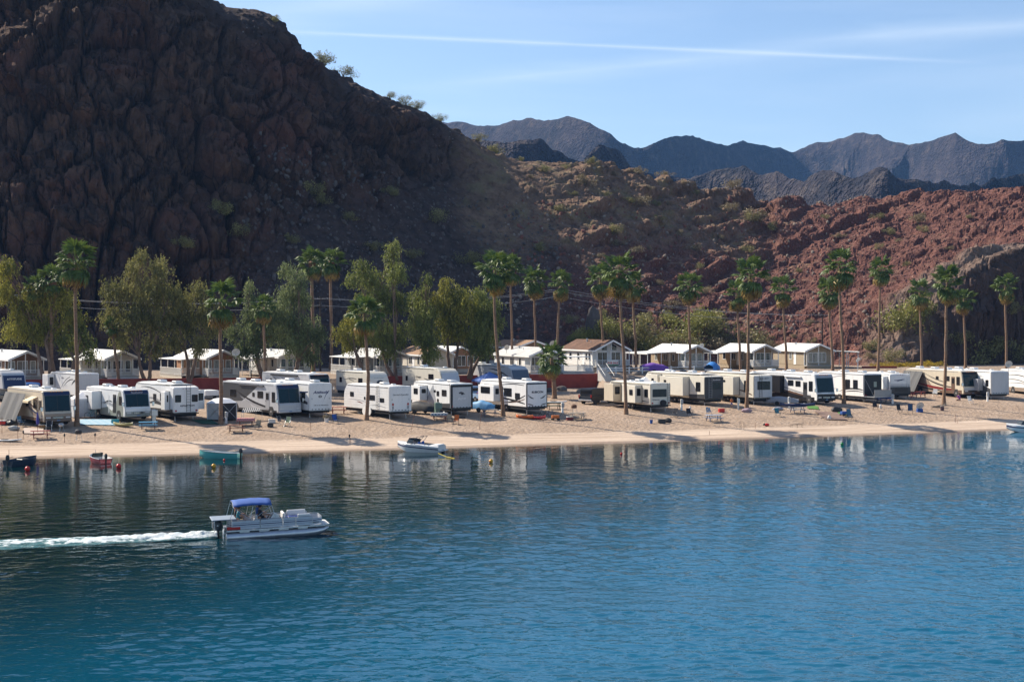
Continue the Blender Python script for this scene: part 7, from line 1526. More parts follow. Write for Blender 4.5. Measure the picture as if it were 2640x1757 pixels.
WD_RED = mat('red_stained_wood', (0.26, 0.055, 0.045), 0.75, var=0.3, scale=5); WD_BLUE = mat('blue_painted_wood', (0.06, 0.27, 0.46), 0.6, var=0.2, scale=5); WD_BRN = mat('brown_stained_wood', (0.19, 0.075, 0.045), 0.8, var=0.3, scale=5); WD_GREY = mat('weathered_wood', (0.34, 0.30, 0.25), 0.85, var=0.3, scale=5); WD_WHITE = mat('white_painted_wood', (0.60, 0.60, 0.58), 0.7, var=0.25, scale=5); WD_NAVY = mat('navy_wood', (0.05, 0.07, 0.16), 0.7)
picnic_table('dark-red picnic table in front of the tan motorhome, leftmost on the beach', 104, 1130, 20, WD_RED, WD_RED); picnic_table('blue-topped picnic table in front of the white sage motorhome', 382, 1106, 14, WD_BLUE, WD_BRN)
picnic_table('bare brown picnic table nearest the water by the screen tent', 609, 1114, 8, WD_BRN, WD_BRN); picnic_table('picnic table under a red checked cloth beside the silver motorhome', 634, 1096, 8, WD_BRN, WD_BRN, m_check('red_check_cloth', (0.45, 0.02, 0.03), (0.55, 0.40, 0.38)), cloth_label='red checked tablecloth beside the silver motorhome')
picnic_table('reddish picnic table between the ATTITUDE and ribbed white trailers', 872, 1066, 10, WD_RED, WD_RED); picnic_table('picnic table under a blue and white print cloth by the JAYCO trailer', 1133, 1082, 8, WD_BRN, WD_RED, m_check('print_cloth', (0.10, 0.14, 0.20), (0.50, 0.52, 0.50), 0.18), cloth_label='blue and white print tablecloth by the JAYCO trailer')
picnic_table('grey picnic table left of the leaning RUBICON palm', 1262, 1073, 10, WD_GREY, WD_NAVY); picnic_table('pale weathered picnic table standing alone right of the RUBICON trailer', 1488, 1081, 12, WD_GREY, WD_GREY); picnic_table('picnic table behind the RUBICON ramp carrying a white board', 1427, 1055, 10, mat('green_cloth', (0.03, 0.12, 0.07), 0.8), WD_BRN)
picnic_table('pale blue picnic table on open sand below the tan trailers', 1840, 1086, 12, mat('pale_blue_wood', (0.36, 0.42, 0.52), 0.7, var=0.25), WD_NAVY); picnic_table('white picnic table carrying a long dark-blue canoe', 2056, 1064, 10, WD_WHITE, WD_NAVY); picnic_table('red picnic table beside the tan maroon coach', 2368, 1024, 12, WD_RED, WD_RED); picnic_table('table with blue cloth behind the patio toy hauler', 2278, 1038, 12, WD_NAVY, WD_NAVY, C_BLUE, cloth_label='plain blue tablecloth behind the patio toy hauler')
def canoe(label, p, L, rz, m, W=0.75, D=0.34, name='kayak'):
    root = thing(name, label, 'kayak' if name != 'canoe' else 'canoe', p, R(rz)); n = 13; rings = []
    for i in range(n):
        t = 2*i/(n-1)-1; w = W/2*(1-abs(t)**2.3)+0.01; z0 = 0.10*abs(t)**3; rings.append([(L/2*t, w*c, z0+D*(0.5+0.5*s_)) for c, s_ in ((1, 0.2), (0.85, 0.75), (0, 1.0), (-0.85, 0.75), (-1, 0.2), (-0.7, -0.8), (0, -1), (0.7, -0.8))])
    MB().loft(rings).build('hull', m, root, True); c = MB(); c.lathe([(0.20, D-0.01), (0.26, D+0.03), (0.22, D+0.04)], (0, 0, 0), 12); c = c.build('cockpit_rim', M_BLACK, root); c.scale = (1.6, 1, 1); MB().box(-0.25, 0.2, -0.18, 0.18, D*0.5+0.13, D+0.012).build('seat', M_BLACK, root); return root
p = at(2056, 1064); canoe('long dark-blue canoe lying on the white picnic table', p+Vector((0, 0, 0.775)), 4.4, 8, m_gel('canoe_navy', (0.02, 0.03, 0.085)), name='canoe'); p = at(1427, 1055); canoe('white paddle board lying on the table behind the RUBICON ramp', p+Vector((0, 0, 0.775)), 3.2, 8, T_WH, 0.7, 0.16, 'paddle_board')
canoe('olive kayak lying beside the white sage motorhome', at(317, 1098), 2.7, -28, m_gel('kayak_olive', (0.30, 0.27, 0.10))); canoe('orange kayak under the RUBICON trailer rear', at(1352, 1078), 2.3, -35, m_gel('kayak_orange', (0.62, 0.13, 0.015))); canoe('red kayak behind the RUBICON trailer beside the bicycles', at(1383, 1080), 2.2, -20, m_gel('kayak_red', (0.45, 0.03, 0.03)))
canoe('white paddle board lying on the sand at the left edge', at(12, 1137), 3.2, 4, T_WH, 0.75, 0.16, 'paddle_board')
def chair(label, px, py, rz, cloth, frame=None, rocker=False, tall=0.0):
    p = at(px, py); root = thing('camp_chair', label, 'chair', p, R(rz), 'camp chairs'); f = frame or M_METAL; sz = 0.42
    MB().box(-0.25, 0.25, -0.24, 0.24, sz-0.012, sz+0.012).build('seat', cloth, root); b = MB().box(-0.25, 0.25, -0.012, 0.012, 0, 0.58+tall).build('backrest', cloth, root); b.location = (0, 0.25, sz+0.03); b.rotation_euler = (R(-14), 0, 0)
    for sx in (-1, 1):
        MB().tube([(sx*0.27, -0.24, 0), (sx*0.27, 0.24, sz+0.2), ], 0.016, 5).build('leg', f, root); MB().tube([(sx*0.27, 0.28, 0), (sx*0.27, -0.24, sz+0.2)], 0.016, 5).build('leg', f, root); MB().box(sx*0.29-0.03, sx*0.29+0.03, -0.26, 0.26, sz+0.2, sz+0.225).build('armrest', f, root)
        MB().tube([(sx*0.265, 0.24, sz), (sx*0.265, 0.40+tall*0.2, sz+0.62+tall)], 0.016, 5).build('back_post', f, root)
        if rocker: MB().tube([(sx*0.27, -0.42, 0.07), (sx*0.27, -0.15, 0.01), (sx*0.27, 0.2, 0.01), (sx*0.27, 0.5, 0.09)], 0.018, 5).build('rocker', f, root)
    return root
chair('navy director chair with white frame in front of the tan motorhome', 126, 1111, 10, C_DARK, M_WHITE); chair('dark folding chair facing right beside the silver motorhome nose', 725, 1096, 60, C_DARK); chair('pale green patterned chair beside the silver motorhome nose', 740, 1099, -20, mat('green_print', (0.30, 0.36, 0.22), 0.85)); chair('dark rocking chair behind the short tan trailer', 1738, 1075, -40, C_DARK, M_BLACK, True); chair('black camp chair alone between the two tan trailers', 1778, 1075, 20, C_DARK, M_BLACK)
chair('striped lawn chair behind the pale blue picnic table', 1828, 1072, 10, m_check('lawn_stripe', (0.55, 0.42, 0.30), (0.12, 0.25, 0.45), 0.2)); chair('tall blue folding chair at the corner of the brown ground mat', 2192, 1082, 15, mat('slate_blue_cloth', (0.05, 0.14, 0.22), 0.85), M_BLACK, False, 0.25); chair('left one of two dark-blue chairs by the ground dish', 2321, 1066, 25, C_DARK, M_BLACK, False, 0.15); chair('right one of two dark-blue chairs by the ground dish', 2347, 1067, -15, mat('deep_blue_cloth', (0.03, 0.075, 0.16), 0.85), M_BLACK, False, 0.2); chair('white lawn chair in front of the tan maroon coach', 2503, 1041, 20, M_VINYL, M_WHITE); chair('blue reclining chair beside the tan motorhome steps', 55, 1098, 60, mat('sky_blue_cloth', (0.08, 0.25, 0.42), 0.85)); chair('white chair by the coach front wheel', 2410, 1022, -30, M_VINYL, M_WHITE)
def canopy(label, p, rz, w, h, m_top, m_leg=None, walls=None, group=None):
    root = thing('canopy_tent', label, 'tent', p, rz, group); c = w/2; o = MB(); o.add([(-c, -c, h), (c, -c, h), (c, c, h), (-c, c, h), (0, 0, h+w*0.30), (-c, -c, h-0.22), (c, -c, h-0.22), (c, c, h-0.22), (-c, c, h-0.22)], [(0, 1, 4), (1, 2, 4), (2, 3, 4), (3, 0, 4), (0, 5, 6, 1), (1, 6, 7, 2), (2, 7, 8, 3), (3, 8, 5, 0)]); o.build('canopy', m_top, root)
    for x in (-c+0.04, c-0.04):
        for y in (-c+0.04, c-0.04): MB().box(x-0.025, x+0.025, y-0.025, y+0.025, 0, h-0.02).build('leg', m_leg or M_METAL, root)
    if walls:
        MB().box(-c+0.01, -c+0.03, -c+0.07, c-0.07, 0.05, h-0.2).build('side_wall', walls, root); MB().box(-c+0.07, c-0.07, -c+0.01, -c+0.03, 0.05, h-0.2).build('front_wall', walls, root); MB().box(-0.02, 0.02, -c-0.005, -c+0.008, 0.05, h-0.25).build('door_zip', M_METAL, root)
    return root
canopy('white walled canopy tent between the tan and white motorhomes', at(212, 1074), R(30), 2.3, 2.0, mat('white_canvas', (0.66, 0.67, 0.70), 0.8), None, mat('pale_canvas', (0.52, 0.55, 0.60), 0.8)); canopy('blue canopy tent dappled with light behind the RUBICON trailer', at(1262, 1018), R(25), 3.6, 2.0, mat('blue_canopy', (0.08, 0.16, 0.42), 0.8)); canopy('small pale pop-up canopy behind the short tan trailer', at(1664, 1030), R(20), 2.6, 2.2, mat('white_canvas', (0.66, 0.67, 0.70)))
# six-sided screen tent
p = at(572, 1079); root = thing('screen_tent', 'round grey screen tent with white roof beside the leaning palm', 'tent', p, R(12)); rr_ = 1.75; hx = [(rr_*math.cos(R(60*k+30)), rr_*math.sin(R(60*k+30))) for k in range(6)]
o = MB(); o.add([(x, y, 1.75) for x, y in hx]+[(x*0.55, y*0.55, 2.15) for x, y in hx]+[(0, 0, 2.28)], [(k, (k+1) % 6, 6+(k+1) % 6, 6+k) for k in range(6)]+[(6+k, 6+(k+1) % 6, 12) for k in range(6)]); o.build('tent_roof', mat('white_canvas', (0.66, 0.67, 0.70)), root)
for k in range(6):
    (x0, y0), (x1, y1) = hx[k], hx[(k+1) % 6]; m_ = mat('grey_tent_wall', (0.33, 0.34, 0.35), 0.85) if k in (1, 2, 3) else mat('screen_mesh', (0.02, 0.02, 0.023), 0.8)
    o = MB(); o.add([(x0, y0, 0.02), (x1, y1, 0.02), (x1, y1, 1.745), (x0, y0, 1.745)], [(0, 1, 2, 3)]); w_ = o.build('screen_panel', m_, root)
    n_ = Vector((x0+x1, y0+y1, 0)).normalized()*0.03
    for a_, b_ in ((((x0, y0, 0.05)), ((x1, y1, 1.7))), (((x1, y1, 0.05)), ((x0, y0, 1.7)))): MB().tube([Vector(a_)+n_, Vector(b_)+n_*2.5, ], 0.03, 5).build('cross_brace', mat('grey_tent_wall', (0.33, 0.34, 0.35)), w_)
    MB().tube([(x0, y0, 0), (x0, y0, 1.76)], 0.035, 6).build('corner_pole', M_WHITE, root)
# ground mats
def ground_mat(label, corners, m, name='ground_mat', h=0.05):
    P = [at(*c) for c in corners]; o = P[0]; n = 14; g = np.zeros((n, n, 3))
    for i in range(n):
        for j in range(n):
            u, v = i/(n-1), j/(n-1); q = P[0].lerp(P[1], u).lerp(P[3].lerp(P[2], u), v); g[i, j] = (q.x-o.x, q.y-o.y, gz(q.x, q.y)+h+0.03-o.z)
    ob = bpy.data.objects.new(name, grid_mesh(name, g, [m])); COL.objects.link(ob); ob.location = o; tag(ob, label, 'mat')
def m_stripe(name, c1, c2, f):
    t = NT(name); fr = t.math('FRACT', t.math('MULTIPLY', t.sep(t.coord('Object', (1, 1, 1), (0, 0, R(35))))[0], f)); t.set(Base_Color=t.mix(t.ramp(fr, [(0.48, 0.0), (0.52, 1.0)]), c1, c2), Roughness=0.9); return t.m
ground_mat('blue and white striped ground mat between the tan and white motorhomes', [(206, 1096), (312, 1097), (296, 1082), (206, 1082)], m_stripe('blue_striped_mat', (0.10, 0.33, 0.48), (0.50, 0.56, 0.60), 1.6)); ground_mat('dark green ground mat beside the REFLECTION trailer', [(520, 1094), (566, 1095), (545, 1083), (492, 1083)], mat('green_mat', (0.012, 0.07, 0.04), 0.95)); ground_mat('brown ground mat leading from the black-swoop motorhome', [(2128, 1082), (2186, 1084), (2160, 1064), (2098, 1060)], mat('brown_mat', (0.20, 0.13, 0.10), 0.95)); ground_mat('strip of green artificial turf left of the brown mat', [(2082, 1054), (2112, 1056), (2108, 1048), (2080, 1046)], mat('green_turf', (0.07, 0.20, 0.03), 0.95)); ground_mat('strip of green artificial turf right of the brown mat', [(2160, 1068), (2196, 1071), (2190, 1064), (2160, 1063)], MATS['green_turf']); ground_mat('pale sandy ground mat in front of the tan motorhome steps', [(58, 1118), (112, 1120), (112, 1106), (62, 1104)], mat('beige_mat', (0.46, 0.37, 0.31), 0.95))
def pedestal(label, px, py, h=1.15, m=None, w=0.18):
    p = at(px, py); root = thing('utility_pedestal', label, 'utility pedestal', p, axis_angle(px), 'hook-up pedestals'); MB().bbox(-w/2, w/2, -w/2, w/2, -0.1, h, 0.02).build('post', m or M_WHITE, root); MB().bbox(-w*0.8, w*0.8, -w*0.95, -w/2-0.002, h*0.55, h-0.05, 0.02).build('meter_box', m or mat('meter_grey', (0.35, 0.36, 0.36), 0.5), root); MB().lathe([(0.07, 0), (0.07, 0.10), (0.03, 0.12)], (0, -w*0.6-0.05, h*0.72), 8, 'Z').build('meter', M_METAL, root)
for (lab, px, py, h, m, w) in (('grey hook-up pedestal beside the screen tent', 583, 1090, 1.2, None, 0.2), ('green hook-up box left of the JAYCO ramp', 1127, 1074, 1.6, mat('pedestal_green', (0.10, 0.16, 0.13), 0.6), 0.5), ('white hook-up pedestal right of the RUBICON trailer', 1450, 1064, 1.2, None, 0.22), ('white hook-up pedestal beside the short tan trailer', 1757, 1057, 1.3, None, 0.2), ('pale hook-up pedestal left of the canoe table', 2034, 1050, 1.3, None, 0.2), ('hook-up pedestal beside the small white motorhome', 2301, 1040, 1.2, None, 0.22), ('hook-up pedestal at the grey-backed toy hauler', 2546, 1034, 1.2, None, 0.2), ('white hook-up box beside the ribbed white trailer', 926, 1064, 0.8, None, 0.4), ('hook-up pedestal by the tall palm among the tan trailers', 1903, 1056, 1.4, M_METAL, 0.2), ('grey hook-up pedestal right of the white sage motorhome nose', 396, 1092, 1.5, M_METAL, 0.4)): pedestal(lab, px, py, h, m, w)
def torch(label, px, py, h, top=True, m=None, tilt=0.0):
    p = at(px, py); root = thing('garden_torch' if top else 'marker_stake', label, 'torch' if top else 'stake', p, 0, 'torches and stakes in the sand'); MB().tube([(0, 0, -0.1), (tilt, 0, h)], 0.022, 5).build('stake', m or WD_BRN, root)
    if top: MB().lathe([(0.03, h), (0.085, h+0.08), (0.085, h+0.24), (0.03, h+0.32)], (tilt, 0, 0), 8).build('burner', M_BLACK, root)
for a_ in (('short tiki torch left of the dark-red picnic table', 60, 1132, 0.55, True), ('tiki torch in the sand right of the dark-red picnic table', 166, 1140, 0.55, True), ('tiki torch in the sand right of the barbecue', 245, 1139, 0.55, True), ('tall thin stake left of the dark-red picnic table', 46, 1138, 1.7, False), ('thin stake at the far left of the beach', 5, 1118, 1.7, False), ('marker stake in front of the ATTITUDE trailer', 801, 1111, 0.9, False), ('leaning marker stake below the ribbed white trailer', 1059, 1112, 1.7, False, None, 0.35), ('leaning marker stake below the JAYCO trailer', 1235, 1107, 2.0, False, None, 0.30), ('pair-mate post with dark head at the waterline left of the speedboat', 901, 1143, 0.6, True), ('bare post at the waterline left of the speedboat', 904, 1144, 0.6, False), ('thin post on the right beach below the woodpile palm', 2463, 1089, 1.0, False), ('stub post beside the thin post on the right beach', 2468, 1091, 0.45, False), ('short stake near the waterline on the right beach', 1829, 1120, 0.4, False), ('mooring post at the water edge far left', 23, 1172, 0.5, False), ('thin stake in the sand by the empty chair frame', 1947, 1105, 0.7, False)): torch(*a_)
# vehicles
def car(name, label, px, py, rz, m, L=4.9, W=1.95, H=1.95, truck=False, cat='car'):
    p = at(px, py); root = thing(name, label, cat, p, rz); hw = W/2
    low = [(-L/2, 0.45), (-L/2, 0.95), (-L/2+0.1, 1.08), (L/2-1.35, 1.10), (L/2-0.15, 0.98), (L/2, 0.8), (L/2, 0.45)]
    if truck: cab = [(-0.55, 1.09), (-0.35, H), (0.75, H), (1.25, 1.09)]
    else: cab = [(-L/2+0.06, 1.09), (-L/2+0.22, H-0.08), (-L/2+0.4, H), (0.55, H), (1.05, 1.09)]
    def pr(poly, x0, x1, off=0.07): return bev_prism(poly, x0, x1, off, 2)
    o = pr(low, -hw, hw); o.build('body', m, root, True); o = pr(cab, -hw+0.12, hw-0.12); o.build('cabin', m, root, True)
    g0, g1 = (-0.25, 0.95) if truck else (-L/2+0.5, 0.75)
    ww = MB(); ww.prism([(g0, 1.2), (g0+0.10, H-0.16), (g1-0.25, H-0.16), (g1, 1.2)], -hw+0.10, -hw+0.118, 'X'); ww.build('side_window', RV_GLASS, root)
    if not truck: MB().box(-hw+0.3, hw-0.3, -L/2+0.10, -L/2+0.16, 1.22, H-0.25).build('rear_window', RV_GLASS, root)
    else: MB().box(-hw+0.12, hw-0.12, -L/2+0.12, -0.75, 1.04, 1.105).build('bed_liner', M_BLACK, root); MB().box(-hw+0.3, hw-0.3, -0.50, -0.44, 1.25, H-0.2).build('rear_window', RV_GLASS, root)
    for sx in (-1, 1): MB().bbox(sx*(hw-0.1)-0.09, sx*(hw-0.1)+0.09, -L/2-0.03, -L/2+0.04, 0.85, 1.2 if not truck else 1.05, 0.02).build('tail_light', M_LAMP_R, root); MB().bbox(sx*(hw-0.25)-0.17, sx*(hw-0.25)+0.17, L/2-0.05, L/2+0.02, 0.72, 0.88, 0.03).build('headlight', M_LAMP_W, root)
    MB().bbox(-hw+0.02, hw-0.02, -L/2-0.12, -L/2+0.02, 0.42, 0.62, 0.04).build('bumper', M_CHROME, root)
    for y in (-L/2+0.95, L/2-0.95):
        for x in (-hw-0.01, hw-0.23): wheel(root, x, y, 0.37, 0.24)
    for y in (-0.05, ): MB().box(-hw-0.012, -hw+0.004, y-0.01, y+0.01, 0.5, 1.07).build('door_seam', M_BLACK, root)
    return root
car('suv', 'black SUV with red tail light parked left of the short tan trailer', 1538, 1040, R(-38), G_BLACK, 5.0, 2.0, 1.95); car('pickup_truck', 'pale blue pickup truck behind the JAYCO trailer', 1222, 1034, R(34), m_gel('pale_blue_paint', (0.22, 0.33, 0.48)), 5.6, 2.0, 1.9, True, 'pickup'); car('pickup_truck', 'dark pickup truck parked behind the tan motorhome', 76, 1050, R(40), G_BLACK, 5.6, 2.0, 1.9, True, 'pickup'); car('suv', 'blue SUV roof showing behind the grey fifth-wheel nose at left', 70, 1024, R(40), m_gel('bright_blue_paint', (0.04, 0.14, 0.42)), 4.8, 1.95, 1.9)
# covered boats and jet ski
def covered(label, px, py, rz, L, W, H, m, wheels=True, z=None, cat='boat', name='covered_boat', hullm=None):
    p = at(px, py) if z is None else at(px, py, z); root = thing(name, label, cat, p, rz); rg = random.Random(px)
    n, k = 16, 9; g = np.zeros((n, k, 3))
    for i in range(n):
        t = i/(n-1); w = W/2*(0.82+0.18*math.sin(math.pi*t))*(1-max(0, (t-0.7)/0.3)**2*0.75); hh = H*(0.62+0.38*math.exp(-((t-0.42)/0.22)**2))*(1-0.55*max(0, (t-0.8)/0.2)); 
        for j in range(k): v = 2*j/(k-1)-1; g[i, j] = (-L/2+L*t, w*math.copysign(min(1, abs(v)*1.25), v), 0.62+(hh-0.0)*(1-abs(v)**2.4)*0.8+0.04*rg.uniform(-1, 1)-(0.25 if abs(v) == 1 else 0))
    inst('cover', grid_mesh('cover', g, [m]), root)
    hb = MB(); hb.loft([[(x, W*0.45*s_, 0.62), (x, W*0.30*s_, 0.36), (x, -W*0.30*s_, 0.36), (x, -W*0.45*s_, 0.62)] for x, s_ in ((-L/2+0.05, 0.95), (0, 1.0), (L*0.32, 0.8), (L/2-0.05, 0.12))]); hb.build('hull', hullm or T_WH, root)
    if wheels:
        MB().tube([(-L*0.35, 0, 0.30), (L/2+0.8, 0, 0.30)], 0.04, 5).build('trailer_tongue', M_METAL, root)
        MB().tube([(-0.3, -W*0.5, 0.28), (-0.3, W*0.5, 0.28)], 0.035, 5).build('axle', M_METAL, root)
        for sy in (-1, 1): o = MB().lathe([(0.13, -0.08), (0.26, -0.08), (0.28, 0), (0.26, 0.08), (0.13, 0.08)], (-0.3, sy*W*0.55, 0.28), 12, 'Y').build('wheel', M_RUBBER, root, True); MB().lathe([(0.01, -0.06), (0.14, -0.06), (0.14, 0.06), (0.01, 0.06)], (-0.3, sy*W*0.55, 0.28), 10, 'Y').build('rim', M_WHITE, o)
    return root
covered('jet ski under a light-blue tarp on a trailer left of the leaning RUBICON palm', 1247, 1062, R(-30), 3.0, 1.15, 0.95, mat('light_blue_tarp', (0.10, 0.30, 0.55), 0.6, var=0.2, bumpy=0.4), name='covered_jet_ski', cat='jet ski'); covered('boat under a black cover between the ribbed white and JAYCO trailers', 1088, 1066, R(-32), 4.6, 1.9, 1.0, mat('black_cover', (0.02, 0.02, 0.022), 0.7, var=0.3, bumpy=0.3), hullm=m_gel('bright_blue_paint', (0.04, 0.14, 0.42)))
covered('boat under a purple cover in the tan home carport', 1688, 961, R(8), 4.2, 1.8, 1.15, mat('purple_cover', (0.16, 0.06, 0.36), 0.75, var=0.15)); covered('boat under a bright blue tarp in the second tan carport', 1838, 961, R(60), 3.4, 1.8, 1.35, mat('bright_blue_tarp', (0.04, 0.22, 0.60), 0.6, var=0.25, bumpy=0.4)); covered('covered sport boat with white and navy hull beside the black-swoop motorhome', 2016, 1044, R(-30), 4.4, 1.8, 0.6, mat('grey_cover', (0.30, 0.30, 0.32), 0.7), hullm=M_NAVY)
# smaller gear
def umbrella(label, px, py, h, m):
    p = at(px, py); root = thing('closed_umbrella', label, 'umbrella', p); MB().tube([(0, 0, 0), (0, 0, h+0.05)], 0.022, 6).build('pole', WD_BRN, root); MB().lathe([(0.10, h*0.40), (0.16, h*0.50), (0.11, h*0.8), (0.03, h)], (0, 0, 0), 9).build('folded_canopy', m, root)
umbrella('closed purple-blue umbrella in front of the tan motorhome', 97, 1116, 2.1, mat('umbrella_purple', (0.06, 0.05, 0.26), 0.8))
def grill(label, px, py, m=None, s=1.0):
    p = at(px, py); root = thing('barbecue_grill', label, 'grill', p, R(10)); root.scale = (s,)*3; b = MB(); b.lathe([(0.30, 0.62), (0.34, 0.78), (0.34, 0.86)], (0, 0, 0), 12); b.build('firebox', m or M_BLACK, root, True); l = MB(); l.lathe([(0.345, 0.865), (0.30, 1.0), (0.14, 1.08), (0.02, 1.10)], (0, 0, 0), 12); l = l.build('lid', m or M_BLACK, root, True); MB().box(-0.08, 0.08, -0.38, -0.34, 0.92, 0.95).build('handle', WD_BRN, l)
    for k in range(3): a_ = R(120*k); MB().tube([(0.22*math.cos(a_), 0.22*math.sin(a_), 0.64), (0.36*math.cos(a_), 0.36*math.sin(a_), 0.0)], 0.018, 5).build('leg', M_METAL, root)
grill('black kettle barbecue standing on open sand right of the dark-red table', 202, 1135); grill('round barbecue on a stand in front of the tan motorhome grille', 158, 1112, M_METAL, 0.8); grill('brown standing smoker behind the pale weathered table', 1480, 1066, mat('rusty_brown', (0.14, 0.07, 0.04), 0.8))
def bucket(label, px, py, r, h, m, name='bucket', cat='bucket'):
    p = at(px, py); root = thing(name, label, cat, p); MB().lathe([(r*0.82, 0), (r, h), (r*1.06, h), (r*1.06, h+0.025), (r*0.9, h+0.025), (r*0.88, h-0.04), (r*0.75, 0.03)], (0, 0, 0), 14).build('pail', m, root, True); MB().tube([(r*math.cos(t_), 0, h+r*0.9*math.sin(t_)) for t_ in [k*math.pi/8 for k in range(9)]], 0.012, 5).build('handle', M_METAL, root)
bucket('white bucket holding a plant in front of the ATTITUDE trailer', 842, 1088, 0.24, 0.42, M_VINYL); bucket('blue bucket behind the short tan trailer', 1679, 1091, 0.18, 0.38, C_BLUE); bucket('dark flower pot at the foot of the woodpile palm', 2429, 1058, 0.26, 0.42, mat('pot_purple', (0.08, 0.045, 0.06), 0.7), 'plant_pot', 'pot')
shrub(2, at(842, 1088)+Vector((0, 0, 0.38)), 0.42, 'dry plant growing in the white bucket', None, name='potted_plant', cat='plant')
def cooler(label, px, py, m, w=0.6, name='cooler', cat='cooler', lidm=None, rz=15):
    p = at(px, py); root = thing(name, label, cat, p, R(rz)); MB().bbox(-w/2, w/2, -0.2, 0.2, 0, 0.34, 0.03).build('box', m, root); l = MB().bbox(-w/2-0.015, w/2+0.015, -0.215, 0.215, 0.343, 0.42, 0.03).build('lid', lidm or M_VINYL, root)
    for sx in (-1, 1): MB().box(sx*(w/2+0.02)-0.015, sx*(w/2+0.02)+0.015, -0.09, 0.09, 0.22, 0.27).build('handle', M_BLACK, root)
cooler('red cooler at the left edge beside stacked gear', 7, 1094, B_RED); cooler('white generator box beside the silver motorhome nose', 701, 1090, M_VINYL, 0.7, 'generator', 'generator'); cooler('black crate below the white generator box', 697, 1100, M_BLACK, 0.6, 'storage_crate', 'crate', M_BLACK); cooler('maroon crate leaning at the pale weathered table', 1470, 1083, mat('maroon_crate', (0.16, 0.015, 0.02), 0.6), 0.8, 'storage_crate', 'crate', M_VINYL); cooler('brown wooden cabinet beside the tan motorhome door', 108, 1104, mat('cabinet_wood', (0.34, 0.18, 0.07), 0.7), 0.6, 'cabinet', 'cabinet'); cooler('dark storage tub behind the short tan trailer', 1706, 1090, M_BLACK, 0.8, 'storage_crate', 'crate', M_BLACK); cooler('red storage tub by the long tan fifth wheel rear', 1860, 1062, B_RED, 0.7, 'storage_crate', 'crate', B_RED); cooler('turquoise side table beside the white sage motorhome door', 297, 1091, mat('turquoise_plastic', (0.03, 0.30, 0.34), 0.5), 0.8, 'side_table', 'table', mat('turquoise_plastic', (0.03, 0.30, 0.34)))
def jug(label, px, py, m, h=0.5):
    p = at(px, py); root = thing('water_jug', label, 'jug', p); MB().lathe([(0.13, 0), (0.15, 0.04), (0.15, h*0.7), (0.06, h*0.88), (0.05, h)], (0, 0, 0), 12).build('bottle', m, root, True); MB().lathe([(0.055, h), (0.055, h+0.05)], (0, 0, 0), 8).build('cap', C_BLUE, root)
jug('white water jug behind the patio toy hauler', 2270, 1052, M_VINYL); jug('small white jug by the long tan fifth wheel', 1779, 1056, M_VINYL, 0.4)
p = at(2138, 1080); o = MB(); o.loft([[(0.22*w*math.cos(a_), 0.18*w*math.sin(a_), z) for a_ in [k*math.pi/5 for k in range(10)]] for w, z in ((0.9, 0), (1.1, 0.12), (0.9, 0.3), (0.45, 0.42), (0.2, 0.48))]); o = o.build('white_sack', M_VINYL, None, True, label='white sack on the sand at the edge of the brown mat', cat='bag'); o.location = p
dish('portable satellite dish on a low crate at the right beach', at(2371, 1062)+Vector((0, 0, 0.42)), 0.5, 10, 0.35); cooler('dark blue crate under the portable satellite dish', 2371, 1062, C_BLUE, 0.75, 'storage_crate', 'crate', C_BLUE)
dish('satellite dish on a tall mast above the far right coach', at(2600, 1024)+Vector((0, 0, 3.3)), 0.5, 0, 1.2); dish('small dish on a thin mast above the black-swoop motorhome', at(2226, 1036)+Vector((0, 3.0, 3.7)), 0.35, 40, 1.6)
def bicycle(label, px, py, rz, m):
    p = at(px, py); root = thing('bicycle', label, 'bicycle', p, R(rz))
    for x in (-0.5, 0.5):
        w = MB(); w.tube([(x+0.32*math.cos(t_), 0, 0.33+0.32*math.sin(t_)) for t_ in [k*math.pi/9 for k in range(19)]], 0.022, 5, False); w = w.build('wheel', M_RUBBER, root); h = MB()
        for k in range(6): a_ = k*math.pi/6; h.tube([(x+0.3*math.cos(a_), 0, 0.33+0.3*math.sin(a_)), (x-0.3*math.cos(a_), 0, 0.33-0.3*math.sin(a_))], 0.004, 3)
        h.build('spokes', M_METAL, w)
    f = MB()
    for a_, b_ in (((-0.5, 0, 0.33), (-0.15, 0, 0.85)), ((-0.15, 0, 0.85), (0.36, 0, 0.82)), ((-0.05, 0, 0.30), (0.36, 0, 0.82)), ((-0.05, 0, 0.30), (-0.15, 0, 0.85)), ((-0.5, 0, 0.33), (-0.05, 0, 0.30)), ((0.36, 0, 0.95), (0.5, 0, 0.33))): f.tube([a_, b_], 0.018, 5)
    f.build('frame', m, root); MB().bbox(-0.28, -0.04, -0.07, 0.07, 0.9, 0.95, 0.02).build('saddle', M_BLACK, root); MB().tube([(0.32, -0.26, 1.0), (0.38, 0, 0.97), (0.32, 0.26, 1.0)], 0.014, 5).build('handlebar', M_BLACK, root)
bicycle('bicycle leaning behind the RUBICON ramp', 1398, 1081, 15, G_BLACK); bicycle('second bicycle right of the RUBICON ramp', 1417, 1080, 25, G_BLUE); bicycle('red bicycle by the red picnic table near the coach', 2352, 1029, 30, B_RED); bicycle('bicycle under the white and sage motorhome flank', 238, 1078, 20, mat('turquoise_plastic', (0.03, 0.30, 0.34)))
def wagon(label, px, py, rz, m):
    p = at(px, py); root = thing('folding_wagon', label, 'wagon', p, R(rz)); MB().bbox(-0.42, 0.42, -0.24, 0.24, 0.22, 0.55, 0.02).build('basket', m, root); MB().tube([(0.42, 0, 0.3), (0.75, 0, 0.85)], 0.015, 5).build('handle', M_BLACK, root)
    for x in (-0.32, 0.32):
        for y in (-0.27, 0.27): MB().lathe([(0.03, -0.03), (0.13, -0.03), (0.13, 0.03), (0.03, 0.03)], (x, y, 0.13), 10, 'Y').build('wheel', M_RUBBER, root)
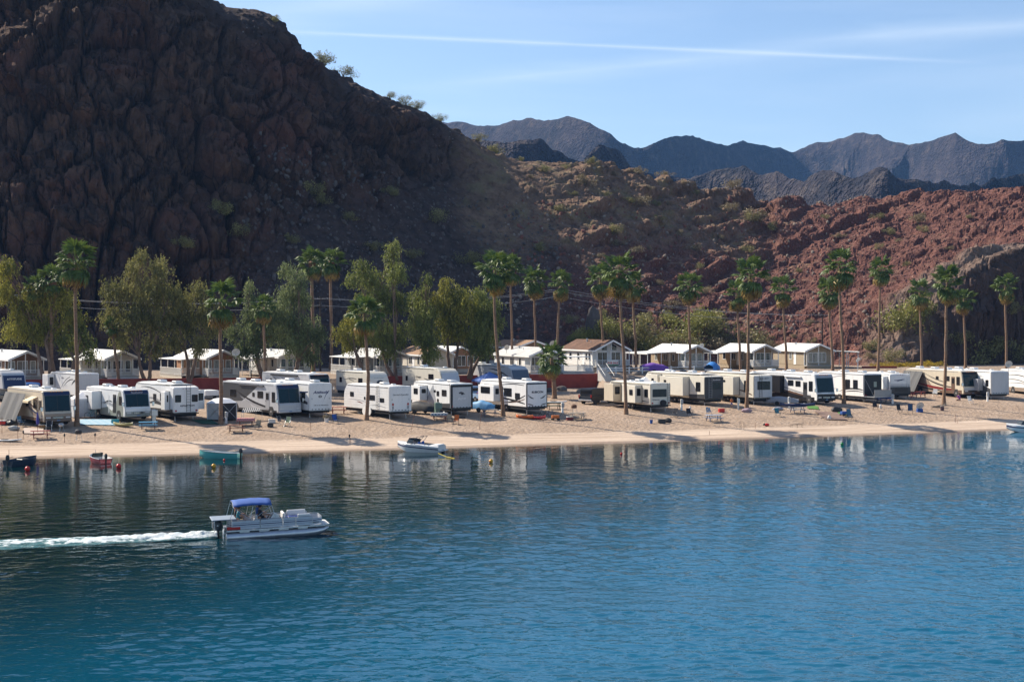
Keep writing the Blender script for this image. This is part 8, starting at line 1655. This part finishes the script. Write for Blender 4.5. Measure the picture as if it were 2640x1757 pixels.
wagon('orange folding wagon right of the RUBICON ramp', 1432, 1083, 10, C_ORANGE); wagon('blue folding wagon by the brown mat', 2176, 1072, 25, C_BLUE)
# bare lounge frame, empty chair frame and a tossed red life vest on the sand
p = at(2052, 1101); root = thing('lounge_frame', 'bare metal lounger frame lying on the sand', 'lounger', p, R(5))
for y in (-0.28, 0.28): MB().tube([(-0.75, y, 0.02), (-0.55, y, 0.30), (0.1, y, 0.34), (0.75, y, 0.34)], 0.018, 5).build('side_rail', mat('rust_tube', (0.10, 0.07, 0.045), 0.7), root)
for x in (-0.5, 0.1, 0.7): MB().tube([(x, -0.28, 0.33), (x, -0.28, 0.0), (x, 0.28, 0.0), (x, 0.28, 0.33)], 0.016, 5).build('leg_loop', MATS['rust_tube'], root)
p = at(1914, 1109); root = thing('chair_frame', 'thin empty chair frame standing on the sand near the waterline', 'chair', p, R(10))
for y in (-0.2, 0.2): MB().tube([(-0.22, y, 0), (-0.22, y, 0.85), (0.22, y, 0.85), (0.22, y, 0)], 0.014, 5).build('side_hoop', MATS['rust_tube'], root)
for z in (0.2, 0.42, 0.85): MB().tube([(-0.22, -0.2, z), (-0.22, 0.2, z)], 0.012, 5).build('crossbar', MATS['rust_tube'], root)
p = at(1977, 1098); root = thing('life_vest', 'crumpled red and black life vest on the sand', 'life vest', p, R(20)); MB().sphere((0, 0, 0.16), 0.30, 10, 6, (1.1, 0.7, 0.55)).build('front_panel', B_RED, root, True); MB().sphere((-0.3, 0.05, 0.20), 0.2, 8, 6, (1, 0.7, 0.6)).build('collar', M_BLACK, root, True)
# woodpile and driftwood at the palm
p = at(2418, 1050); root = thing('driftwood_pile', 'pile of bleached driftwood at the foot of the leaning right palm', 'wood pile', p); rg = random.Random(4)
for k in range(12): a_ = rg.uniform(-0.5, 0.5); L_ = rg.uniform(0.7, 1.6); MB().tube([(-L_/2*math.cos(a_)+rg.uniform(-0.4, 0.9), rg.uniform(-0.3, 0.3)-L_/2*math.sin(a_), 0.06+0.03*k*rg.random()), (L_/2*math.cos(a_)+rg.uniform(-0.2, 0.6), L_/2*math.sin(a_), 0.08+0.05*k*rg.random())], [0.05, 0.02], 6).build('branch', mat('bleached_wood', (0.36, 0.29, 0.22), 0.9), root)
# striped shade leaning on the silver motorhome
p = at(652, 1084); root = thing('striped_shade', 'black and white striped sunshade panel propped beside the silver motorhome', 'sunshade', p, R(36)); o = MB(); o.add([(-1.3, 0, 0.9), (1.1, 0, 1.0), (0.8, 0.9, 1.35), (-0.7, 0.9, 1.3)], [(0, 1, 2, 3)]); o.build('shade_cloth', m_stripe('striped_cloth', (0.03, 0.03, 0.03), (0.55, 0.52, 0.48), 5.0), root)
for q in ((-1.28, 0.02, 0.9), (1.08, 0.02, 1.0), (0.78, 0.88, 1.35), (-0.68, 0.88, 1.3)): MB().tube([(q[0], q[1], 0), q], 0.02, 5).build('prop', M_METAL, root)
# a stack of kit beside the tan motorhome
for (lab, px, py, sx, sy, sz, m) in (('black gear bags heaped beside the red cooler', 26, 1094, 0.9, 0.6, 0.55, M_BLACK), ('pile of pale camp gear at the left edge of the beach', 34, 1108, 1.0, 0.5, 0.5, mat('pale_gear', (0.42, 0.42, 0.40), 0.7, var=0.5, scale=8)), ('heap of white and blue kit under the covered sport boat', 2005, 1056, 1.2, 0.7, 0.35, mat('mixed_kit', (0.35, 0.37, 0.45), 0.7, var=0.6, scale=7)), ('dark heap of kit under the JAYCO trailer rear', 1186, 1078, 1.0, 0.5, 0.3, M_BLACK), ('pale towel-draped bench at the palm below the tan trailers', 1925, 1062, 1.1, 0.5, 0.5, mat('pink_towel', (0.42, 0.30, 0.33), 0.9, var=0.4, scale=6)), ('dark kit piled by the brown mat and bicycles', 2158, 1062, 1.2, 0.5, 0.7, M_BLACK), ('folded dark kit behind the short tan trailer', 1722, 1088, 0.9, 0.5, 0.45, mat('dark_kit', (0.05, 0.045, 0.04), 0.8, var=0.6, scale=8))):
    p = at(px, py); o = bpy.data.objects.new('gear_heap', rock_mesh('gear_heap', px, m, 3, 0.35)); COL.objects.link(o); o.location = p+Vector((0, 0, sz*0.38)); o.scale = (sx*0.55, sy*0.55, sz*0.6); tag(o, lab, 'gear')
# grey folding steps laid under trailers
# people ashore
p = at(2474, 1033); person('person in a purple top sitting on the ground by the coach', (p.x, p.y, p.z+0.05), R(30), C_PURPLE, C_DARK, H_DARK, lean=0.12, s=1.05); p = at(1886, 1052); person('child in orange and blue standing between the tan fifth wheels', p, R(-20), C_ORANGE, C_BLUE, H_BROWN, sitting=False, s=0.72); p = at(1236, 1040); person('person in purple standing beside the pale blue pickup', p, R(150), C_PURPLE, C_DARK, H_BROWN, sitting=False)

# big mesh dish and a low white cargo trailer behind the screen tent
def mesh_dish(label, p, r, rz):
    root = thing('mesh_satellite_dish', label, 'satellite dish', p, rz); MB().tube([(0, 0, -0.2), (0, 0, 1.3)], 0.06, 7).build('mast', M_BLACK, root)
    o = MB()
    for k in range(16):
        a_ = 2*math.pi*k/16; o.tube([(0.1*math.cos(a_), 0.0, 0.1*math.sin(a_)), (r*0.55*math.cos(a_), -r*0.10, r*0.55*math.sin(a_)), (r*math.cos(a_), -r*0.34, r*math.sin(a_))], 0.018, 4)
    for f in (0.3, 0.55, 0.8, 1.0): o.tube([(r*f*math.cos(k*math.pi/14), -r*0.34*f*f, r*f*math.sin(k*math.pi/14)) for k in range(29)], 0.016, 4, False)
    o = o.build('mesh_reflector', M_BLACK, root, kind='stuff'); o.location = (0, 0, 1.5); o.rotation_euler = (R(-38), 0, 0)
    MB().tube([(0, -0.1, 1.5), (0, -1.1, 2.2)], 0.03, 5).build('feed_arm', M_BLACK, root)
mesh_dish('large black mesh satellite dish in front of the low white home', at(648, 986), 1.25, R(30))
p = at(547, 1030); root = thing('cargo_trailer', 'low white cargo trailer behind the screen tent', 'trailer', p, axis_angle(547)); MB().bbox(-0.9, 0.9, 0, 3.0, 0.5, 1.15, 0.04).build('box', M_WHITE, root); MB().box(-0.95, 0.95, -0.05, 0.0, 0.45, 0.5).build('tail_board', M_BLACK, root)
for y in (1.5, ):
    for x in (-0.98, 0.76): wheel(root, x, y, 0.34, 0.22)

car('suv', 'silver SUV parked behind the ribbed white trailer', 1052, 1034, R(30), G_SILVER, 4.7, 1.95, 1.8); car('pickup_truck', 'white pickup truck parked behind the REFLECTION trailer', 440, 1042, R(38), G_WHITE, 5.6, 2.0, 1.9, True, 'pickup'); car('suv', 'maroon SUV parked between the two tan fifth wheels', 1884, 1024, R(26), G_MAROON, 4.7, 1.95, 1.8); car('pickup_truck', 'charcoal pickup truck beyond the patio toy hauler', 2300, 1012, R(16), G_DGREY, 5.6, 2.0, 1.9, True, 'pickup')
for (lab, px, py, m_, rz) in (('tan folding chair facing the water below the JAYCO trailer', 1160, 1092, C_KHAKI, 15), ('orange folding chair facing the water below the JAYCO trailer', 1176, 1094, C_ORANGE, -10), ('blue camp chair beside the white bucket', 865, 1092, C_BLUE, 30), ('khaki camp chair by the bare brown picnic table', 662, 1108, C_KHAKI, -25), ('black camp chair in front of the patio toy hauler', 2258, 1058, C_DARK, 10), ('teal camp chair at the left of the canoe table', 2006, 1074, C_TEAL, 20)): chair(lab, px, py, rz, m_, M_BLACK)

# air between
t = NT('haze_air'); t.n.remove(t.b)
pv = t.n.new('ShaderNodeVolumePrincipled'); pv.inputs['Color'].default_value = (0.24, 0.50, 1.0, 1); pv.inputs['Density'].default_value = 0.00008; pv.inputs['Anisotropy'].default_value = 0.0
t.l.new(pv.outputs[0], t.out.inputs['Volume'])
mb = MB(); mb.box(-1500, 1700, -120, 3300, -9, 420); mb.build('haze', t.m, label='thin blue desert haze filling the air', kind='stuff')
